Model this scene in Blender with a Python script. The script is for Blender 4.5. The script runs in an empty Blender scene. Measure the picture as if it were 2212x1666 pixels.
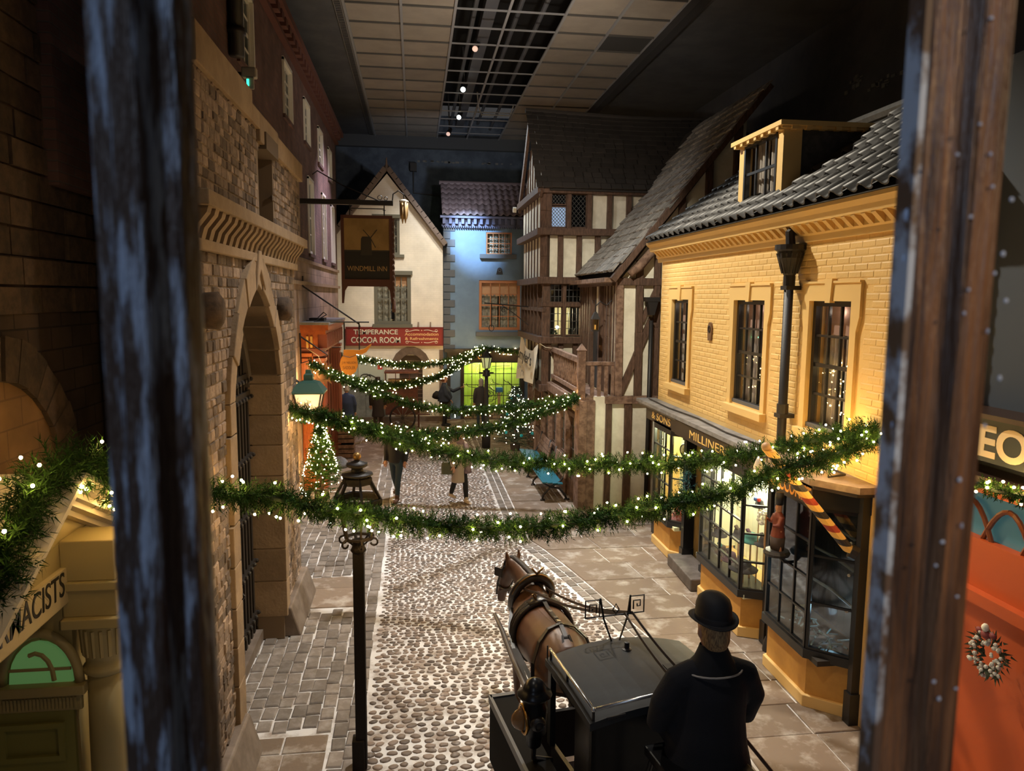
import bpy, bmesh, math, random
from mathutils import Vector, Matrix
random.seed(11)
D = bpy.data
SC = bpy.context.scene
COL = SC.collection
V = Vector
pi = math.pi
R = math.radians
U = random.uniform

# ---------------------------------------------------------------- camera
EYE = 4.5
YAW, PIT, ROLL = R(7.5327), R(6.7901), 0.0087266
FPX, CX, CY = 1597.0, 1106.0, 833.0
ROT = Matrix.Rotation(-YAW, 3, 'Z') @ Matrix.Rotation(pi / 2 - PIT, 3, 'X') @ Matrix.Rotation(ROLL, 3, 'Z')
cd = D.cameras.new('camera')
cam = D.objects.new('camera', cd)
COL.objects.link(cam)
cam.matrix_world = Matrix.Translation((0, 0, EYE)) @ ROT.to_4x4()
cd.sensor_width = 36.0
cd.lens = FPX / 2212 * 36
cd.clip_start = .02
cd.clip_end = 200
cd.dof.use_dof = True
cd.dof.focus_distance = 10.0
cd.dof.aperture_fstop = 7.5
SC.camera = cam

# ---------------------------------------------------------------- world, lights, exposure
SC.view_settings.view_transform = 'Standard'
SC.view_settings.look = 'None'
SC.view_settings.exposure = 0.25
SC.view_settings.gamma = 1.0
SC.view_settings.use_curve_mapping = False
w = D.worlds.new('dim_hall_air')
SC.world = w
w.use_nodes = True
w.node_tree.nodes['Background'].inputs[0].default_value = (.68, .66, .66, 1)
w.node_tree.nodes['Background'].inputs[1].default_value = .055


def spot(name, loc, to, watts, col, deg, blend=.6, r=.12):
    l = D.lights.new(name, 'SPOT')
    l.energy = watts
    l.color = col
    l.spot_size = R(deg)
    l.spot_blend = blend
    l.shadow_soft_size = r
    o = D.objects.new(name, l)
    COL.objects.link(o)
    o.location = loc
    o.rotation_euler = (V(to) - V(loc)).to_track_quat('-Z', 'Y').to_euler()
    return o


def point(name, loc, watts, col, r=.05):
    l = D.lights.new(name, 'POINT')
    l.energy = watts
    l.color = col
    l.shadow_soft_size = r
    o = D.objects.new(name, l)
    COL.objects.link(o)
    o.location = loc
    return o


WARM = (1, .80, .52)
NEUT = (1, .93, .83)
spot('spot_lamp_yellow_front', (.2, 13.2, 10.6), (4.65, 9.2, 3.0), 3000, (1, .90, .72), 62, .5)
spot('spot_lamp_street_near', (2.0, 9.5, 10.7), (.9, 9.0, 0), 2700, (1, .96, .90), 70, .9, .2)
spot('spot_lamp_street_mid', (1.6, 17.5, 10.7), (.4, 15.6, 0), 3900, (.97, .98, 1), 62, .8, .2)
spot('spot_lamp_street_cab', (-1.0, 3.5, 10.5), (1.5, 5.5, 1.0), 330, (1, .9, .78), 60, .8, .2)
spot('spot_lamp_blue_house', (.9, 24.0, 8.5), (2.1, 27.2, 6.55), 3000, (.50, .72, 1), 32, 1, .05)
spot('spot_lamp_white_gable', (1.2, 22.0, 10.6), (-.3, 26.8, 4.5), 1000, (1, .9, .72), 50, .8)
spot('spot_lamp_lavender', (.4, 23.0, 10.5), (-2.6, 22.6, 5.4), 1400, (.94, .80, .95), 66, .8)
spot('spot_lamp_arch_wall', (3.4, 7.2, 8.5), (-1.7, 8.6, 3.0), 230, (1, .82, .60), 72, .9)
spot('spot_lamp_timber_face', (.6, 7.0, 10.3), (4.0, 16.4, 3.8), 3600, (1, .92, .74), 34, .8)
spot('spot_lamp_gable_white', (.2, 24.0, 9.8), (3.2, 20.4, 7.0), 900, (.85, .95, 1), 60, .7)
spot('spot_lamp_back_row', (1.2, 19.5, 10.5), (.8, 27.0, 3.4), 1300, (1, .92, .78), 44, .8)
spot('spot_lamp_catslide', (-1.6, 13.6, 10.4), (5.0, 17.0, 6.0), 700, (1, .95, .86), 36, .9)
spot('spot_lamp_hall_end', (1.5, 25.0, 7.6), (1.0, 31.2, 9.0), 170, (.8, .88, 1), 110, 1)
spot('fill_spot_ceiling_bounce', (2.2, 14.0, 7.6), (2.2, 21.0, 10.9), 500, (1, .86, .70), 130, 1)  # added upward fill, stands in for light bounced onto the ceiling
spot('spot_lamp_left_near', (1.6, 1.6, 6.6), (-2.6, 5.2, 2.4), 85, (1, .66, .3), 75, .9)
spot('spot_lamp_right_near', (1.4, 4.4, 7.5), (4.7, 5.4, 2.0), 55, (1, .75, .5), 60, .9)

# ---------------------------------------------------------------- pixel to place (frame 2212 x 1666)


def ray(x, y):
    return ROT @ V(((x - CX) / FPX, -(y - CY) / FPX, -1))


def aty(x, y, Y):
    d = ray(x, y)
    return V((0, 0, EYE)) + d * (Y / d.y)


def atx(x, y, X):
    d = ray(x, y)
    return V((0, 0, EYE)) + d * (X / d.x)


# ---------------------------------------------------------------- materials
MATS = {}


def mat(name, col, rough=.65, metal=0., col2=None, scale=6., lo=.4, hi=.6, rnd=0., bump=0., bscale=30., emit=None, estr=0., spec=.5, stretch=None):
    if name in MATS:
        return MATS[name]
    m = D.materials.new(name)
    m.use_nodes = True
    nt = m.node_tree
    N, L = nt.nodes, nt.links
    b = N['Principled BSDF']
    b.inputs['Roughness'].default_value = rough
    b.inputs['Metallic'].default_value = metal
    b.inputs['Specular IOR Level'].default_value = spec
    c = tuple(col) + (1,)
    b.inputs['Base Color'].default_value = c
    out = None
    geo = N.new('ShaderNodeNewGeometry')
    pos = geo.outputs['Position']
    if stretch:
        mp = N.new('ShaderNodeMapping')
        mp.inputs['Scale'].default_value = stretch
        L.new(pos, mp.inputs[0])
        pos = mp.outputs[0]
    if col2 is not None:
        n = N.new('ShaderNodeTexNoise')
        n.inputs['Scale'].default_value = scale
        n.inputs['Detail'].default_value = 5
        n.inputs['Roughness'].default_value = .62
        L.new(pos, n.inputs['Vector'])
        mr = N.new('ShaderNodeMapRange')
        mr.inputs[1].default_value = lo
        mr.inputs[2].default_value = hi
        L.new(n.outputs['Fac'], mr.inputs[0])
        mx = N.new('ShaderNodeMix')
        mx.data_type = 'RGBA'
        mx.inputs[6].default_value = c
        mx.inputs[7].default_value = tuple(col2) + (1,)
        L.new(mr.outputs[0], mx.inputs[0])
        out = mx.outputs[2]
    if rnd:
        oi = N.new('ShaderNodeObjectInfo')
        ad = N.new('ShaderNodeMath')
        ad.operation = 'ADD'
        L.new(oi.outputs['Random'], ad.inputs[0])
        L.new(geo.outputs['Random Per Island'], ad.inputs[1])
        fr = N.new('ShaderNodeMath')
        fr.operation = 'FRACT'
        L.new(ad.outputs[0], fr.inputs[0])
        m2 = N.new('ShaderNodeMapRange')
        m2.inputs[3].default_value = 1 - rnd
        m2.inputs[4].default_value = 1 + rnd
        L.new(fr.outputs[0], m2.inputs[0])
        hs = N.new('ShaderNodeHueSaturation')
        hs.inputs['Color'].default_value = c
        if out:
            L.new(out, hs.inputs['Color'])
        L.new(m2.outputs[0], hs.inputs['Value'])
        out = hs.outputs[0]
    if out:
        L.new(out, b.inputs['Base Color'])
    if bump:
        n2 = N.new('ShaderNodeTexNoise')
        n2.inputs['Scale'].default_value = bscale
        n2.inputs['Detail'].default_value = 4
        L.new(pos, n2.inputs['Vector'])
        bp = N.new('ShaderNodeBump')
        bp.inputs['Strength'].default_value = bump
        bp.inputs['Distance'].default_value = .02
        L.new(n2.outputs['Fac'], bp.inputs['Height'])
        L.new(bp.outputs[0], b.inputs['Normal'])
    if emit:
        b.inputs['Emission Color'].default_value = tuple(emit) + (1,)
        b.inputs['Emission Strength'].default_value = estr
    MATS[name] = m
    return m


def glass_mat(name, tint=(1, 1, 1), gloss=.12, rough=.02):
    m = D.materials.new(name)
    m.use_nodes = True
    nt = m.node_tree
    N, L = nt.nodes, nt.links
    N.remove(N['Principled BSDF'])
    t = N.new('ShaderNodeBsdfTransparent')
    t.inputs[0].default_value = tuple(tint) + (1,)
    g = N.new('ShaderNodeBsdfGlossy')
    g.inputs['Roughness'].default_value = rough
    fr = N.new('ShaderNodeLayerWeight')
    fr.inputs[0].default_value = .5
    pw_ = N.new('ShaderNodeMath')
    pw_.operation = 'POWER'
    pw_.inputs[1].default_value = 4
    L.new(fr.outputs['Facing'], pw_.inputs[0])
    ad = N.new('ShaderNodeMath')
    ad.operation = 'MULTIPLY_ADD'
    ad.inputs[1].default_value = .3
    ad.inputs[2].default_value = gloss * .35
    L.new(pw_.outputs[0], ad.inputs[0])
    mx = N.new('ShaderNodeMixShader')
    L.new(ad.outputs[0], mx.inputs[0])
    L.new(t.outputs[0], mx.inputs[1])
    L.new(g.outputs[0], mx.inputs[2])
    L.new(mx.outputs[0], N['Material Output'].inputs[0])
    return m


def brick_mat(name, c1, c2, mortar, scale, bw, bh, axis='Y', rough=.85, bumpd=.4, vlo=.6, vhi=1.25):
    """fine relief for walls too far away to tell the bricks apart"""
    m = D.materials.new(name)
    m.use_nodes = True
    nt = m.node_tree
    N, L = nt.nodes, nt.links
    b = N['Principled BSDF']
    b.inputs['Roughness'].default_value = rough
    geo = N.new('ShaderNodeNewGeometry')
    sp = N.new('ShaderNodeSeparateXYZ')
    L.new(geo.outputs['Position'], sp.inputs[0])
    cb = N.new('ShaderNodeCombineXYZ')
    L.new(sp.outputs[axis], cb.inputs[0])
    L.new(sp.outputs['Z'], cb.inputs[1])
    bt = N.new('ShaderNodeTexBrick')
    bt.inputs['Color1'].default_value = tuple(c1) + (1,)
    bt.inputs['Color2'].default_value = tuple(c2) + (1,)
    bt.inputs['Mortar'].default_value = tuple(mortar) + (1,)
    bt.inputs['Scale'].default_value = scale
    bt.inputs['Brick Width'].default_value = bw
    bt.inputs['Row Height'].default_value = bh
    bt.inputs['Mortar Size'].default_value = .008
    bt.inputs['Mortar Smooth'].default_value = .4
    L.new(cb.outputs[0], bt.inputs['Vector'])
    n = N.new('ShaderNodeTexNoise')
    n.inputs['Scale'].default_value = 2.2
    n.inputs['Detail'].default_value = 6
    L.new(geo.outputs['Position'], n.inputs['Vector'])
    hs = N.new('ShaderNodeHueSaturation')
    mr = N.new('ShaderNodeMapRange')
    mr.inputs[1].default_value = .3
    mr.inputs[2].default_value = .7
    mr.inputs[3].default_value = vlo
    mr.inputs[4].default_value = vhi
    L.new(n.outputs['Fac'], mr.inputs[0])
    L.new(mr.outputs[0], hs.inputs['Value'])
    L.new(bt.outputs['Color'], hs.inputs['Color'])
    L.new(hs.outputs[0], b.inputs['Base Color'])
    bp = N.new('ShaderNodeBump')
    bp.inputs['Strength'].default_value = bumpd
    bp.inputs['Distance'].default_value = .01
    bp.invert = True
    L.new(bt.outputs['Fac'], bp.inputs['Height'])
    L.new(bp.outputs[0], b.inputs['Normal'])
    return m


# ---------------------------------------------------------------- mesh builder
class Fr:
    """a local frame: a to the right, b up, c out of the wall"""
    def __init__(s, o, r, u=(0, 0, 1), n=None):
        s.o, s.r, s.u = V(o), V(r).normalized(), V(u).normalized()
        s.n = V(n).normalized() if n else s.r.cross(s.u)

    def p(s, a, b, c=0):
        return s.o + s.r * a + s.u * b + s.n * c

    def at(s, a, b, c=0):
        return Fr(s.p(a, b, c), s.r, s.u, s.n)


def org(p):
    o = V((0, 0, 0))
    while p is not None:
        o += p.location
        p = p.parent
    return o


BOXF = ((0, 3, 2, 1), (4, 5, 6, 7), (0, 1, 5, 4), (1, 2, 6, 5), (2, 3, 7, 6), (3, 0, 4, 7))


class MB:
    def __init__(s):
        s.v, s.f = [], []

    def add(s, vs, fs):
        b = len(s.v)
        s.v += [tuple(v) for v in vs]
        s.f += [[i + b for i in f] for f in fs]
        return s

    def box(s, x0, y0, z0, x1, y1, z1):
        return s.add([(x0, y0, z0), (x1, y0, z0), (x1, y1, z0), (x0, y1, z0), (x0, y0, z1), (x1, y0, z1), (x1, y1, z1), (x0, y1, z1)], BOXF)

    def fb(s, F, a0, b0, c0, a1, b1, c1):
        return s.add([F.p(a0, b0, c0), F.p(a1, b0, c0), F.p(a1, b0, c1), F.p(a0, b0, c1), F.p(a0, b1, c0), F.p(a1, b1, c0), F.p(a1, b1, c1), F.p(a0, b1, c1)], BOXF)

    def beam(s, a, b, w, h, up=(0, 0, 1)):
        a, b = V(a), V(b)
        t = (b - a).normalized()
        x = t.cross(V(up))
        if x.length < 1e-4:
            x = t.cross(V((0, 1, 0)))
        x.normalize()
        y = x.cross(t)
        x *= w / 2
        y *= h / 2
        return s.add([a - x - y, a + x - y, a + x + y, a - x + y, b - x - y, b + x - y, b + x + y, b - x + y], BOXF)

    def prism(s, poly, vec):
        n = len(poly)
        vec = V(vec)
        vs = [V(p) for p in poly] + [V(p) + vec for p in poly]
        fs = [list(range(n))[::-1], list(range(n, 2 * n))] + [[i, (i + 1) % n, n + (i + 1) % n, n + i] for i in range(n)]
        return s.add(vs, fs)

    def fprism(s, F, poly, c0, c1):
        return s.prism([F.p(a, b, c0) for a, b in poly], F.n * (c1 - c0))

    def ringprism(s, F, outer, inner, c0, c1):
        """frame between two outlines of equal point count"""
        n = len(outer)
        vs = [F.p(a, b, c) for c in (c0, c1) for pl in (outer, inner) for a, b in pl]
        fs = []
        for i in range(n):
            j = (i + 1) % n
            fs += [[i, j, n + j, n + i], [2 * n + i, 3 * n + i, 3 * n + j, 2 * n + j], [i, 2 * n + i, 2 * n + j, j], [n + i, n + j, 3 * n + j, 3 * n + i]]
        return s.add(vs, fs)

    def tube(s, pts, r, n=8, cap=True):
        pts = [V(p) for p in pts]
        rs = r if isinstance(r, (list, tuple)) else [r] * len(pts)
        return s.loft([(p, q, q) for p, q in zip(pts, rs)], n, cap)

    def loft(s, st, n=10, cap=True, hint=None):
        base = len(s.v)
        P = [V(x[0]) for x in st]
        side = None
        for i, x in enumerate(st):
            t = (P[min(i + 1, len(P) - 1)] - P[max(i - 1, 0)])
            t = t.normalized() if t.length > 1e-9 else V((0, 0, 1))
            h = V(hint) if hint else (side if side is not None else (V((1, 0, 0)) if abs(t.x) < .85 else V((0, 1, 0))))
            sd = h - t * t.dot(h)
            if sd.length < 1e-6:
                sd = t.orthogonal()
            sd.normalize()
            side = sd
            ot = t.cross(sd)
            for k in range(n):
                a = 2 * pi * k / n
                s.v.append(tuple(P[i] + sd * (math.cos(a) * x[1]) + ot * (math.sin(a) * x[2])))
        for i in range(len(st) - 1):
            for k in range(n):
                k2 = (k + 1) % n
                s.f.append([base + i * n + k, base + i * n + k2, base + (i + 1) * n + k2, base + (i + 1) * n + k])
        if cap:
            s.f.append([base + k for k in range(n)][::-1])
            s.f.append([base + (len(st) - 1) * n + k for k in range(n)])
        return s

    def lathe(s, c, prof, n=16, sx=1, sy=1, a0=0.):
        base = len(s.v)
        c = V(c)
        for r, z in prof:
            for k in range(n):
                a = 2 * pi * k / n + a0
                s.v.append((c.x + math.cos(a) * r * sx, c.y + math.sin(a) * r * sy, c.z + z))
        for i in range(len(prof) - 1):
            for k in range(n):
                k2 = (k + 1) % n
                s.f.append([base + i * n + k, base + i * n + k2, base + (i + 1) * n + k2, base + (i + 1) * n + k])
        s.f.append([base + k for k in range(n)][::-1])
        s.f.append([base + (len(prof) - 1) * n + k for k in range(n)])
        return s

    def ball(s, c, rx, ry=None, rz=None, n=12, m=8):
        ry = ry or rx
        rz = rz or rx
        pr = [(max(math.sin(pi * i / m), .001), -math.cos(pi * i / m) * rz) for i in range(m + 1)]
        return s.lathe(c, [(q, z) for q, z in pr], n, rx, ry)

    def xf(s, M):
        s.v = [tuple(M @ V(v)) for v in s.v]
        return s

    def mesh(s, name, off=V((0, 0, 0)), smooth=False, fix=True):
        me = D.meshes.new(name)
        me.from_pydata([(x - off.x, y - off.y, z - off.z) for x, y, z in s.v], [], s.f)
        if fix and len(s.f) < 20000:
            bm = bmesh.new()
            bm.from_mesh(me)
            bmesh.ops.recalc_face_normals(bm, faces=bm.faces)
            bm.to_mesh(me)
            bm.free()
        if smooth:
            me.shade_smooth()
        return me

    def build(s, name, m, parent=None, smooth=False, bevel=0, at=None, fix=True):
        """links the collected shapes as ONE mesh object; at = its origin for a top-level object"""
        off = org(parent) if parent is not None else (V(at) if at is not None else V((0, 0, 0)))
        me = s.mesh(name, off, smooth, fix)
        o = D.objects.new(name, me)
        COL.objects.link(o)
        me.materials.append(m)
        if parent is not None:
            o.parent = parent
        elif at is not None:
            o.location = at
        if bevel:
            bv = o.modifiers.new('bevel', 'BEVEL')
            bv.width = bevel
            bv.segments = 2
            bv.limit_method = 'ANGLE'
        return o


def tag(o, label=None, cat=None, group=None, kind=None):
    if label:
        o['label'] = label
    if cat:
        o['category'] = cat
    if group:
        o['group'] = group
    if kind:
        o['kind'] = kind
    return o


def thing(name, label, cat, loc=(0, 0, 0), group=None, kind=None):
    o = D.objects.new(name, None)
    COL.objects.link(o)
    o.location = loc
    o.empty_display_size = .1
    return tag(o, label, cat, group, kind)


def put(name, me, parent, loc, rot=None, scale=None):
    """one more piece that shares mesh data"""
    o = D.objects.new(name, me)
    COL.objects.link(o)
    o.parent = parent
    o.location = V(loc) - (org(parent) if parent else V((0, 0, 0)))
    if rot is not None:
        o.rotation_euler = rot
    if scale is not None:
        o.scale = scale
    return o


def copy_tree(o, parent=None):
    c = o.copy()
    COL.objects.link(c)
    c.parent = parent
    for ch in list(o.children):
        copy_tree(ch, c)
    return c


def text(name, body, m, parent, F, width, height, c=0., ext=.004, off=0., shear=0., spacing=1.):
    """lettering as a flat mesh, centred on the frame's origin and fitted to width x height"""
    cu = D.curves.new('lettering', 'FONT')
    cu.body = body
    cu.align_x = 'CENTER'
    cu.extrude = .02
    cu.offset = off
    cu.shear = shear
    cu.space_character = spacing
    cu.resolution_u = 6
    ob = D.objects.new('lettering', cu)
    me = D.meshes.new_from_object(ob)
    D.objects.remove(ob)
    D.curves.remove(cu)
    xs = [v.co.x for v in me.vertices]
    ys = [v.co.y for v in me.vertices]
    x0, x1, y0, y1 = min(xs), max(xs), min(ys), max(ys)
    of = org(parent)
    for v in me.vertices:
        a = ((v.co.x - x0) / (x1 - x0) - .5) * width
        b = ((v.co.y - y0) / (y1 - y0) - .5) * height
        v.co = F.p(a, b, c + (ext if v.co.z > 0 else 0)) - of
    me.materials.clear()
    me.materials.append(m)
    o = D.objects.new(name, me)
    COL.objects.link(o)
    o.parent = parent
    return o


def holed(mb, F, W, H, holes, c0, c1, a0=0., b0=0.):
    """a wall slab with rectangular openings (a0,b0,a1,b1)"""
    A = sorted({a0, W} | {h[0] for h in holes} | {h[2] for h in holes})
    B = sorted({b0, H} | {h[1] for h in holes} | {h[3] for h in holes})
    A = [a for a in A if a0 <= a <= W]
    B = [b for b in B if b0 <= b <= H]
    for j in range(len(B) - 1):
        run = None
        for i in range(len(A) - 1):
            mx, my = (A[i] + A[i + 1]) / 2, (B[j] + B[j + 1]) / 2
            solid = not any(h[0] < mx < h[2] and h[1] < my < h[3] for h in holes)
            if solid:
                run = A[i] if run is None else run
            if run is not None and (not solid or i == len(A) - 2):
                mb.fb(F, run, B[j], c0, A[i + 1] if solid else A[i], B[j + 1], c1)
                run = None
    return mb


def blob(name, mb, m, parent=None, voxel=.02, at=None, smooth=3):
    """one continuous surface grown over overlapping closed forms"""
    o = mb.build(name, m, parent, True, 0, at)
    r = o.modifiers.new('skin', 'REMESH')
    r.mode = 'VOXEL'
    r.voxel_size = voxel
    r.use_smooth_shade = True
    s = o.modifiers.new('soften', 'SMOOTH')
    s.iterations = smooth
    s.factor = .5
    return o


# ---------------------------------------------------------------- palette
GLASS = glass_mat('window_glass')
GLASSD = glass_mat('dim_old_glass', (.55, .62, .66), .2, .05)
timber = mat('dark_oak', (.06, .030, .017), .7, col2=(.13, .07, .045), scale=9, lo=.4, hi=.7, bump=.5, bscale=40, stretch=(3, 3, .6))
timber_old = mat('weathered_oak', (.12, .068, .045), .8, col2=(.24, .15, .105), scale=8, bump=.5, bscale=35)
plaster = mat('cream_plaster', (.74, .70, .58), .9, col2=(.62, .58, .47), scale=3, bump=.25, bscale=9)
white_brick = brick_mat('white_painted_brick', (.80, .75, .66), (.78, .73, .64), (.75, .70, .61), 1, .225, .075, 'X', .7, .25, .88, 1.06)
blue_paint = mat('blue_grey_render', (.145, .225, .335), .8, col2=(.13, .20, .30), scale=3)
yellow = mat('mustard_masonry_paint', (.74, .49, .18), .55, rnd=.04, bump=.12, bscale=45)
yellow_trim = mat('mustard_gloss_trim', (.74, .50, .19), .5)
ochre = mat('ochre_stallriser', (.58, .30, .06), .6, col2=(.50, .25, .05), scale=4)
black_paint = mat('black_gloss_paint', (.012, .012, .013), .35)
black_iron = mat('black_iron', (.014, .012, .012), .5, bump=.1, bscale=60)
lead = mat('grey_lead_sheet', (.16, .155, .15), .6, col2=(.26, .25, .24), scale=5)
dark_tile = mat('dark_pantile', (.026, .025, .025), .5, rnd=.3, col2=(.045, .042, .041), scale=14)
slate = mat('stone_slate', (.19, .178, .168), .8, rnd=.3, col2=(.28, .265, .25), scale=9)
dark_slate = mat('sooty_slate', (.026, .021, .018), .9, rnd=.25)
purple_tile = mat('purple_brown_pantile', (.13, .095, .10), .7, rnd=.25)
stone = mat('rubble_stone', (.25, .185, .135), .95, rnd=.6, col2=(.17, .125, .095), scale=14, bump=.5, bscale=25)
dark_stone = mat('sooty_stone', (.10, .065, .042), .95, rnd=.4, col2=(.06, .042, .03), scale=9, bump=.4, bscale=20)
ashlar = mat('dressed_sandstone', (.31, .22, .135), .9, col2=(.25, .175, .105), scale=4, rnd=.12, bump=.2, bscale=30)
mortar_dark = mat('dark_mortar', (.12, .085, .06), .95)
geo_brick = brick_mat('purple_brown_brick', (.16, .085, .075), (.12, .065, .06), (.11, .085, .08), 1, .22, .075, 'Y', .9, .5)
cream_wood = mat('cream_painted_wood', (.62, .55, .42), .5)
mahog = mat('orange_mahogany', (.42, .11, .025), .4, col2=(.32, .075, .018), scale=7)
redwood = mat('dull_red_woodwork', (.24, .065, .04), .5)
gold = mat('gilt_lettering', (.85, .55, .15), .4)
curtain_m = mat('net_curtain', (.55, .50, .44), .9, col2=(.30, .27, .24), scale=16, lo=.35, hi=.65, stretch=(4, 4, .4))
dark_room = mat('dark_interior', (.02, .017, .015), .9)
# ================================================================ the museum hall
def slab(name, kind_m, *b):
    o = MB().box(*b).build(name, kind_m)
    return tag(o, kind='structure')


hall_paint = mat('charcoal_hall_paint', (.085, .088, .095), .9, col2=(.065, .067, .074), scale=1.2)
navy = mat('navy_hall_paint', (.10, .125, .165), .9, col2=(.065, .08, .11), scale=2)
slab('wall_back', navy, -4.5, 31.2, 0, 10.2, 31.5, 11.8)
slab('wall_right', hall_paint, 9.6, 0, 0, 9.9, 31.5, 11.8)
slab('wall_left', hall_paint, -4.8, 0, 0, -4.5, 31.5, 11.8)
slab('trim_1', mat('bulkhead_paint', (.075, .08, .09), .9), -4.5, 30.9, 10.45, 9.6, 31.2, 10.9)
chip = MB()
for i in range(26):
    x = random.choice((.9, 1.6, 3.0)) + random.gauss(0, .5)
    chip.box(x, 31.175, 9.95 + U(-.03, .03), x + U(.03, .16), 31.2, 10.0 + U(-.02, .03))
tag(chip.build('trim_2', mat('bare_chipped_plaster', (.19, .185, .175), .9)), kind='structure')
chip = MB()
for i in range(40):
    y = U(12.5, 16)
    z = 8.6 + (y - 12.5) * .16 + U(-.12, .22)
    chip.box(9.575, y, z, 9.6, y + U(.03, .15), z + U(.02, .09))
tag(chip.build('trim_3', MATS['bare_chipped_plaster']), kind='structure')

# ceiling: plain sides, two tiled strips, one open strip
CZ = 10.9
ceil = thing('ceiling', None, None, (0, 0, CZ), kind='structure')
MB().box(-4.5, 0, CZ, -1.52, 31.2, CZ + .1).box(6.15, 0, CZ, 9.6, 31.2, CZ + .1).build('plain_ceiling', hall_paint, ceil)
MB().box(-4.5, 0, 12.2, 9.6, 31.2, 12.3).build('roof_deck', mat('roof_deck_black', (.012, .012, .013), .9), ceil)
MB().box(5.93, 0, CZ - .25, 6.15, 31.2, CZ).build('bulkhead', mat('black_bulkhead', (.03, .03, .032), .8), ceil)
tile_m = mat('ceiling_tile_board', (.30, .265, .225), .9, rnd=.12, col2=(.26, .23, .20), scale=1.5)
tile_me = MB().box(-.585, -.545, 0, .585, .545, .03).mesh('tile')
tile_me.materials.append(tile_m)
dk = MB().box(-.585, -.545, 0, .585, .545, .03).mesh('tile')
dk.materials.append(mat('missing_tile_board', (.05, .05, .05), .9))
XS = [-1.5, -.25, .95, 2.15, 3.45, 4.7, 5.93]
for r_ in range(17):
    y = 12.0 + r_ * 1.15 - .4
    for c_ in (0, 1, 4, 5):
        cx = (XS[c_] + XS[c_ + 1]) / 2
        put('ceiling_tile', dk if (c_, r_) in ((5, 6),) else tile_me, ceil, (cx, y + .575, CZ), scale=((XS[c_ + 1] - XS[c_] - .05) / 1.17, 1, 1))
bar_m = mat('painted_grid_bar', (.26, .265, .28), .6)
for x in XS:
    MB().box(x - .03, 11.6, CZ - .04, x + .03, 31.1, CZ).build('grid_bar', bar_m, ceil)
for r_ in range(18):
    y = 11.6 + r_ * 1.15
    MB().box(.95, y - .025, CZ - .03, 3.45, y + .025, CZ).build('grid_bar', bar_m, ceil)
    MB().box(-1.5, y - .02, CZ - .035, .95, y + .02, CZ).box(3.45, y - .02, CZ - .035, 5.93, y + .02, CZ).build('grid_bar', mat('dull_grid_bar', (.09, .085, .08), .7), ceil)
vent = thing('slot_vent', 'long black comb-like slot vent in the ceiling beside the tiles', 'vent', (-1.62, 22, CZ))
MB().box(-1.72, 15, CZ - .03, -1.54, 31, CZ).build('vent_frame', mat('vent_grey', (.16, .155, .15), .8), vent)
sl = MB()
for i in range(150):
    y = 15.1 + i * .105
    sl.box(-1.70, y, CZ - .036, -1.57, y + .055, CZ - .028)
tag(sl.build('slot', black_paint, vent, fix=False), kind='stuff')
pipe = MB()
for x, z in ((1.5, 11.4), (2.6, 11.5), (3.1, 11.3)):
    pipe.tube([(x, 11, z), (x, 31, z)], .06)
pipe.box(1.7, 12, 11.3, 2.0, 31, 11.55)
tag(pipe.build('service_pipes', mat('grey_service_pipe', (.10, .105, .12), .6)), 'grey pipes and ducting running above the open ceiling grid', 'pipes')
tag(MB().tube([(2.1, 25.2, 11.2), (2.15, 25.3, 10.75), (2.3, 25.9, 10.65), (3.3, 26.1, 10.7), (3.4, 26.0, 11.0)], .025).build('loose_cable', mat('pale_cable', (.3, .3, .3), .6)), 'pale cable sagging through the open ceiling grid', 'cable')
lens_w = mat('lit_lens_white', (1, 1, 1), .3, emit=(.85, 1, .95), estr=9)
lens_p = mat('lit_lens_pink', (1, 1, 1), .3, emit=(1, .55, .4), estr=.5)
LAMPS = [(1000, 194, 24.0, lens_w, 'stage spotlight with a pale green-white glow in the open ceiling strip'),
         (991, 254, 27.0, lens_w, 'farther bright white stage spotlight in the open ceiling strip'),
         (1026, 106, 20.5, lens_p, 'nearest stage spotlight with a dull pink lens in the ceiling'),
         (968, 290, 29.0, lens_p, 'farthest small dark stage spotlight near the hall end wall')]
for px, py, Y, lm, lab in LAMPS:
    p = aty(px, py, Y)
    t = thing('stage_spotlight', lab, 'spotlight', p, 'spotlights in the open ceiling strip')
    dd = V((-.25, -.75, -.6)).normalized()
    MB().tube([p - dd * .42, p - dd * .03], [.07, .09], 12).build('housing', black_iron, t)
    MB().tube([p - dd * .03, p], .075, 12).build('lens', lm, t)
    MB().tube([p - dd * .2, (p - dd * .2) + V((0, 0, .35)), (p.x, p.y, 12.22)], .03, 6).build('hanger', black_iron, t)
bx = aty(893, 362, 31.1)
t = thing('wall_speaker', 'small dark box with a conduit on the navy end wall', 'speaker', bx)
MB().box(bx.x - .13, 30.95, bx.z - .16, bx.x + .13, 31.2, bx.z + .16).build('housing', black_iron, t)
MB().tube([(bx.x, 31.15, bx.z - .1), (bx.x, 31.15, bx.z - 1.0), (bx.x + 1.2, 31.15, bx.z - 1.1)], .03, 6).build('conduit', black_iron, t)

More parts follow.
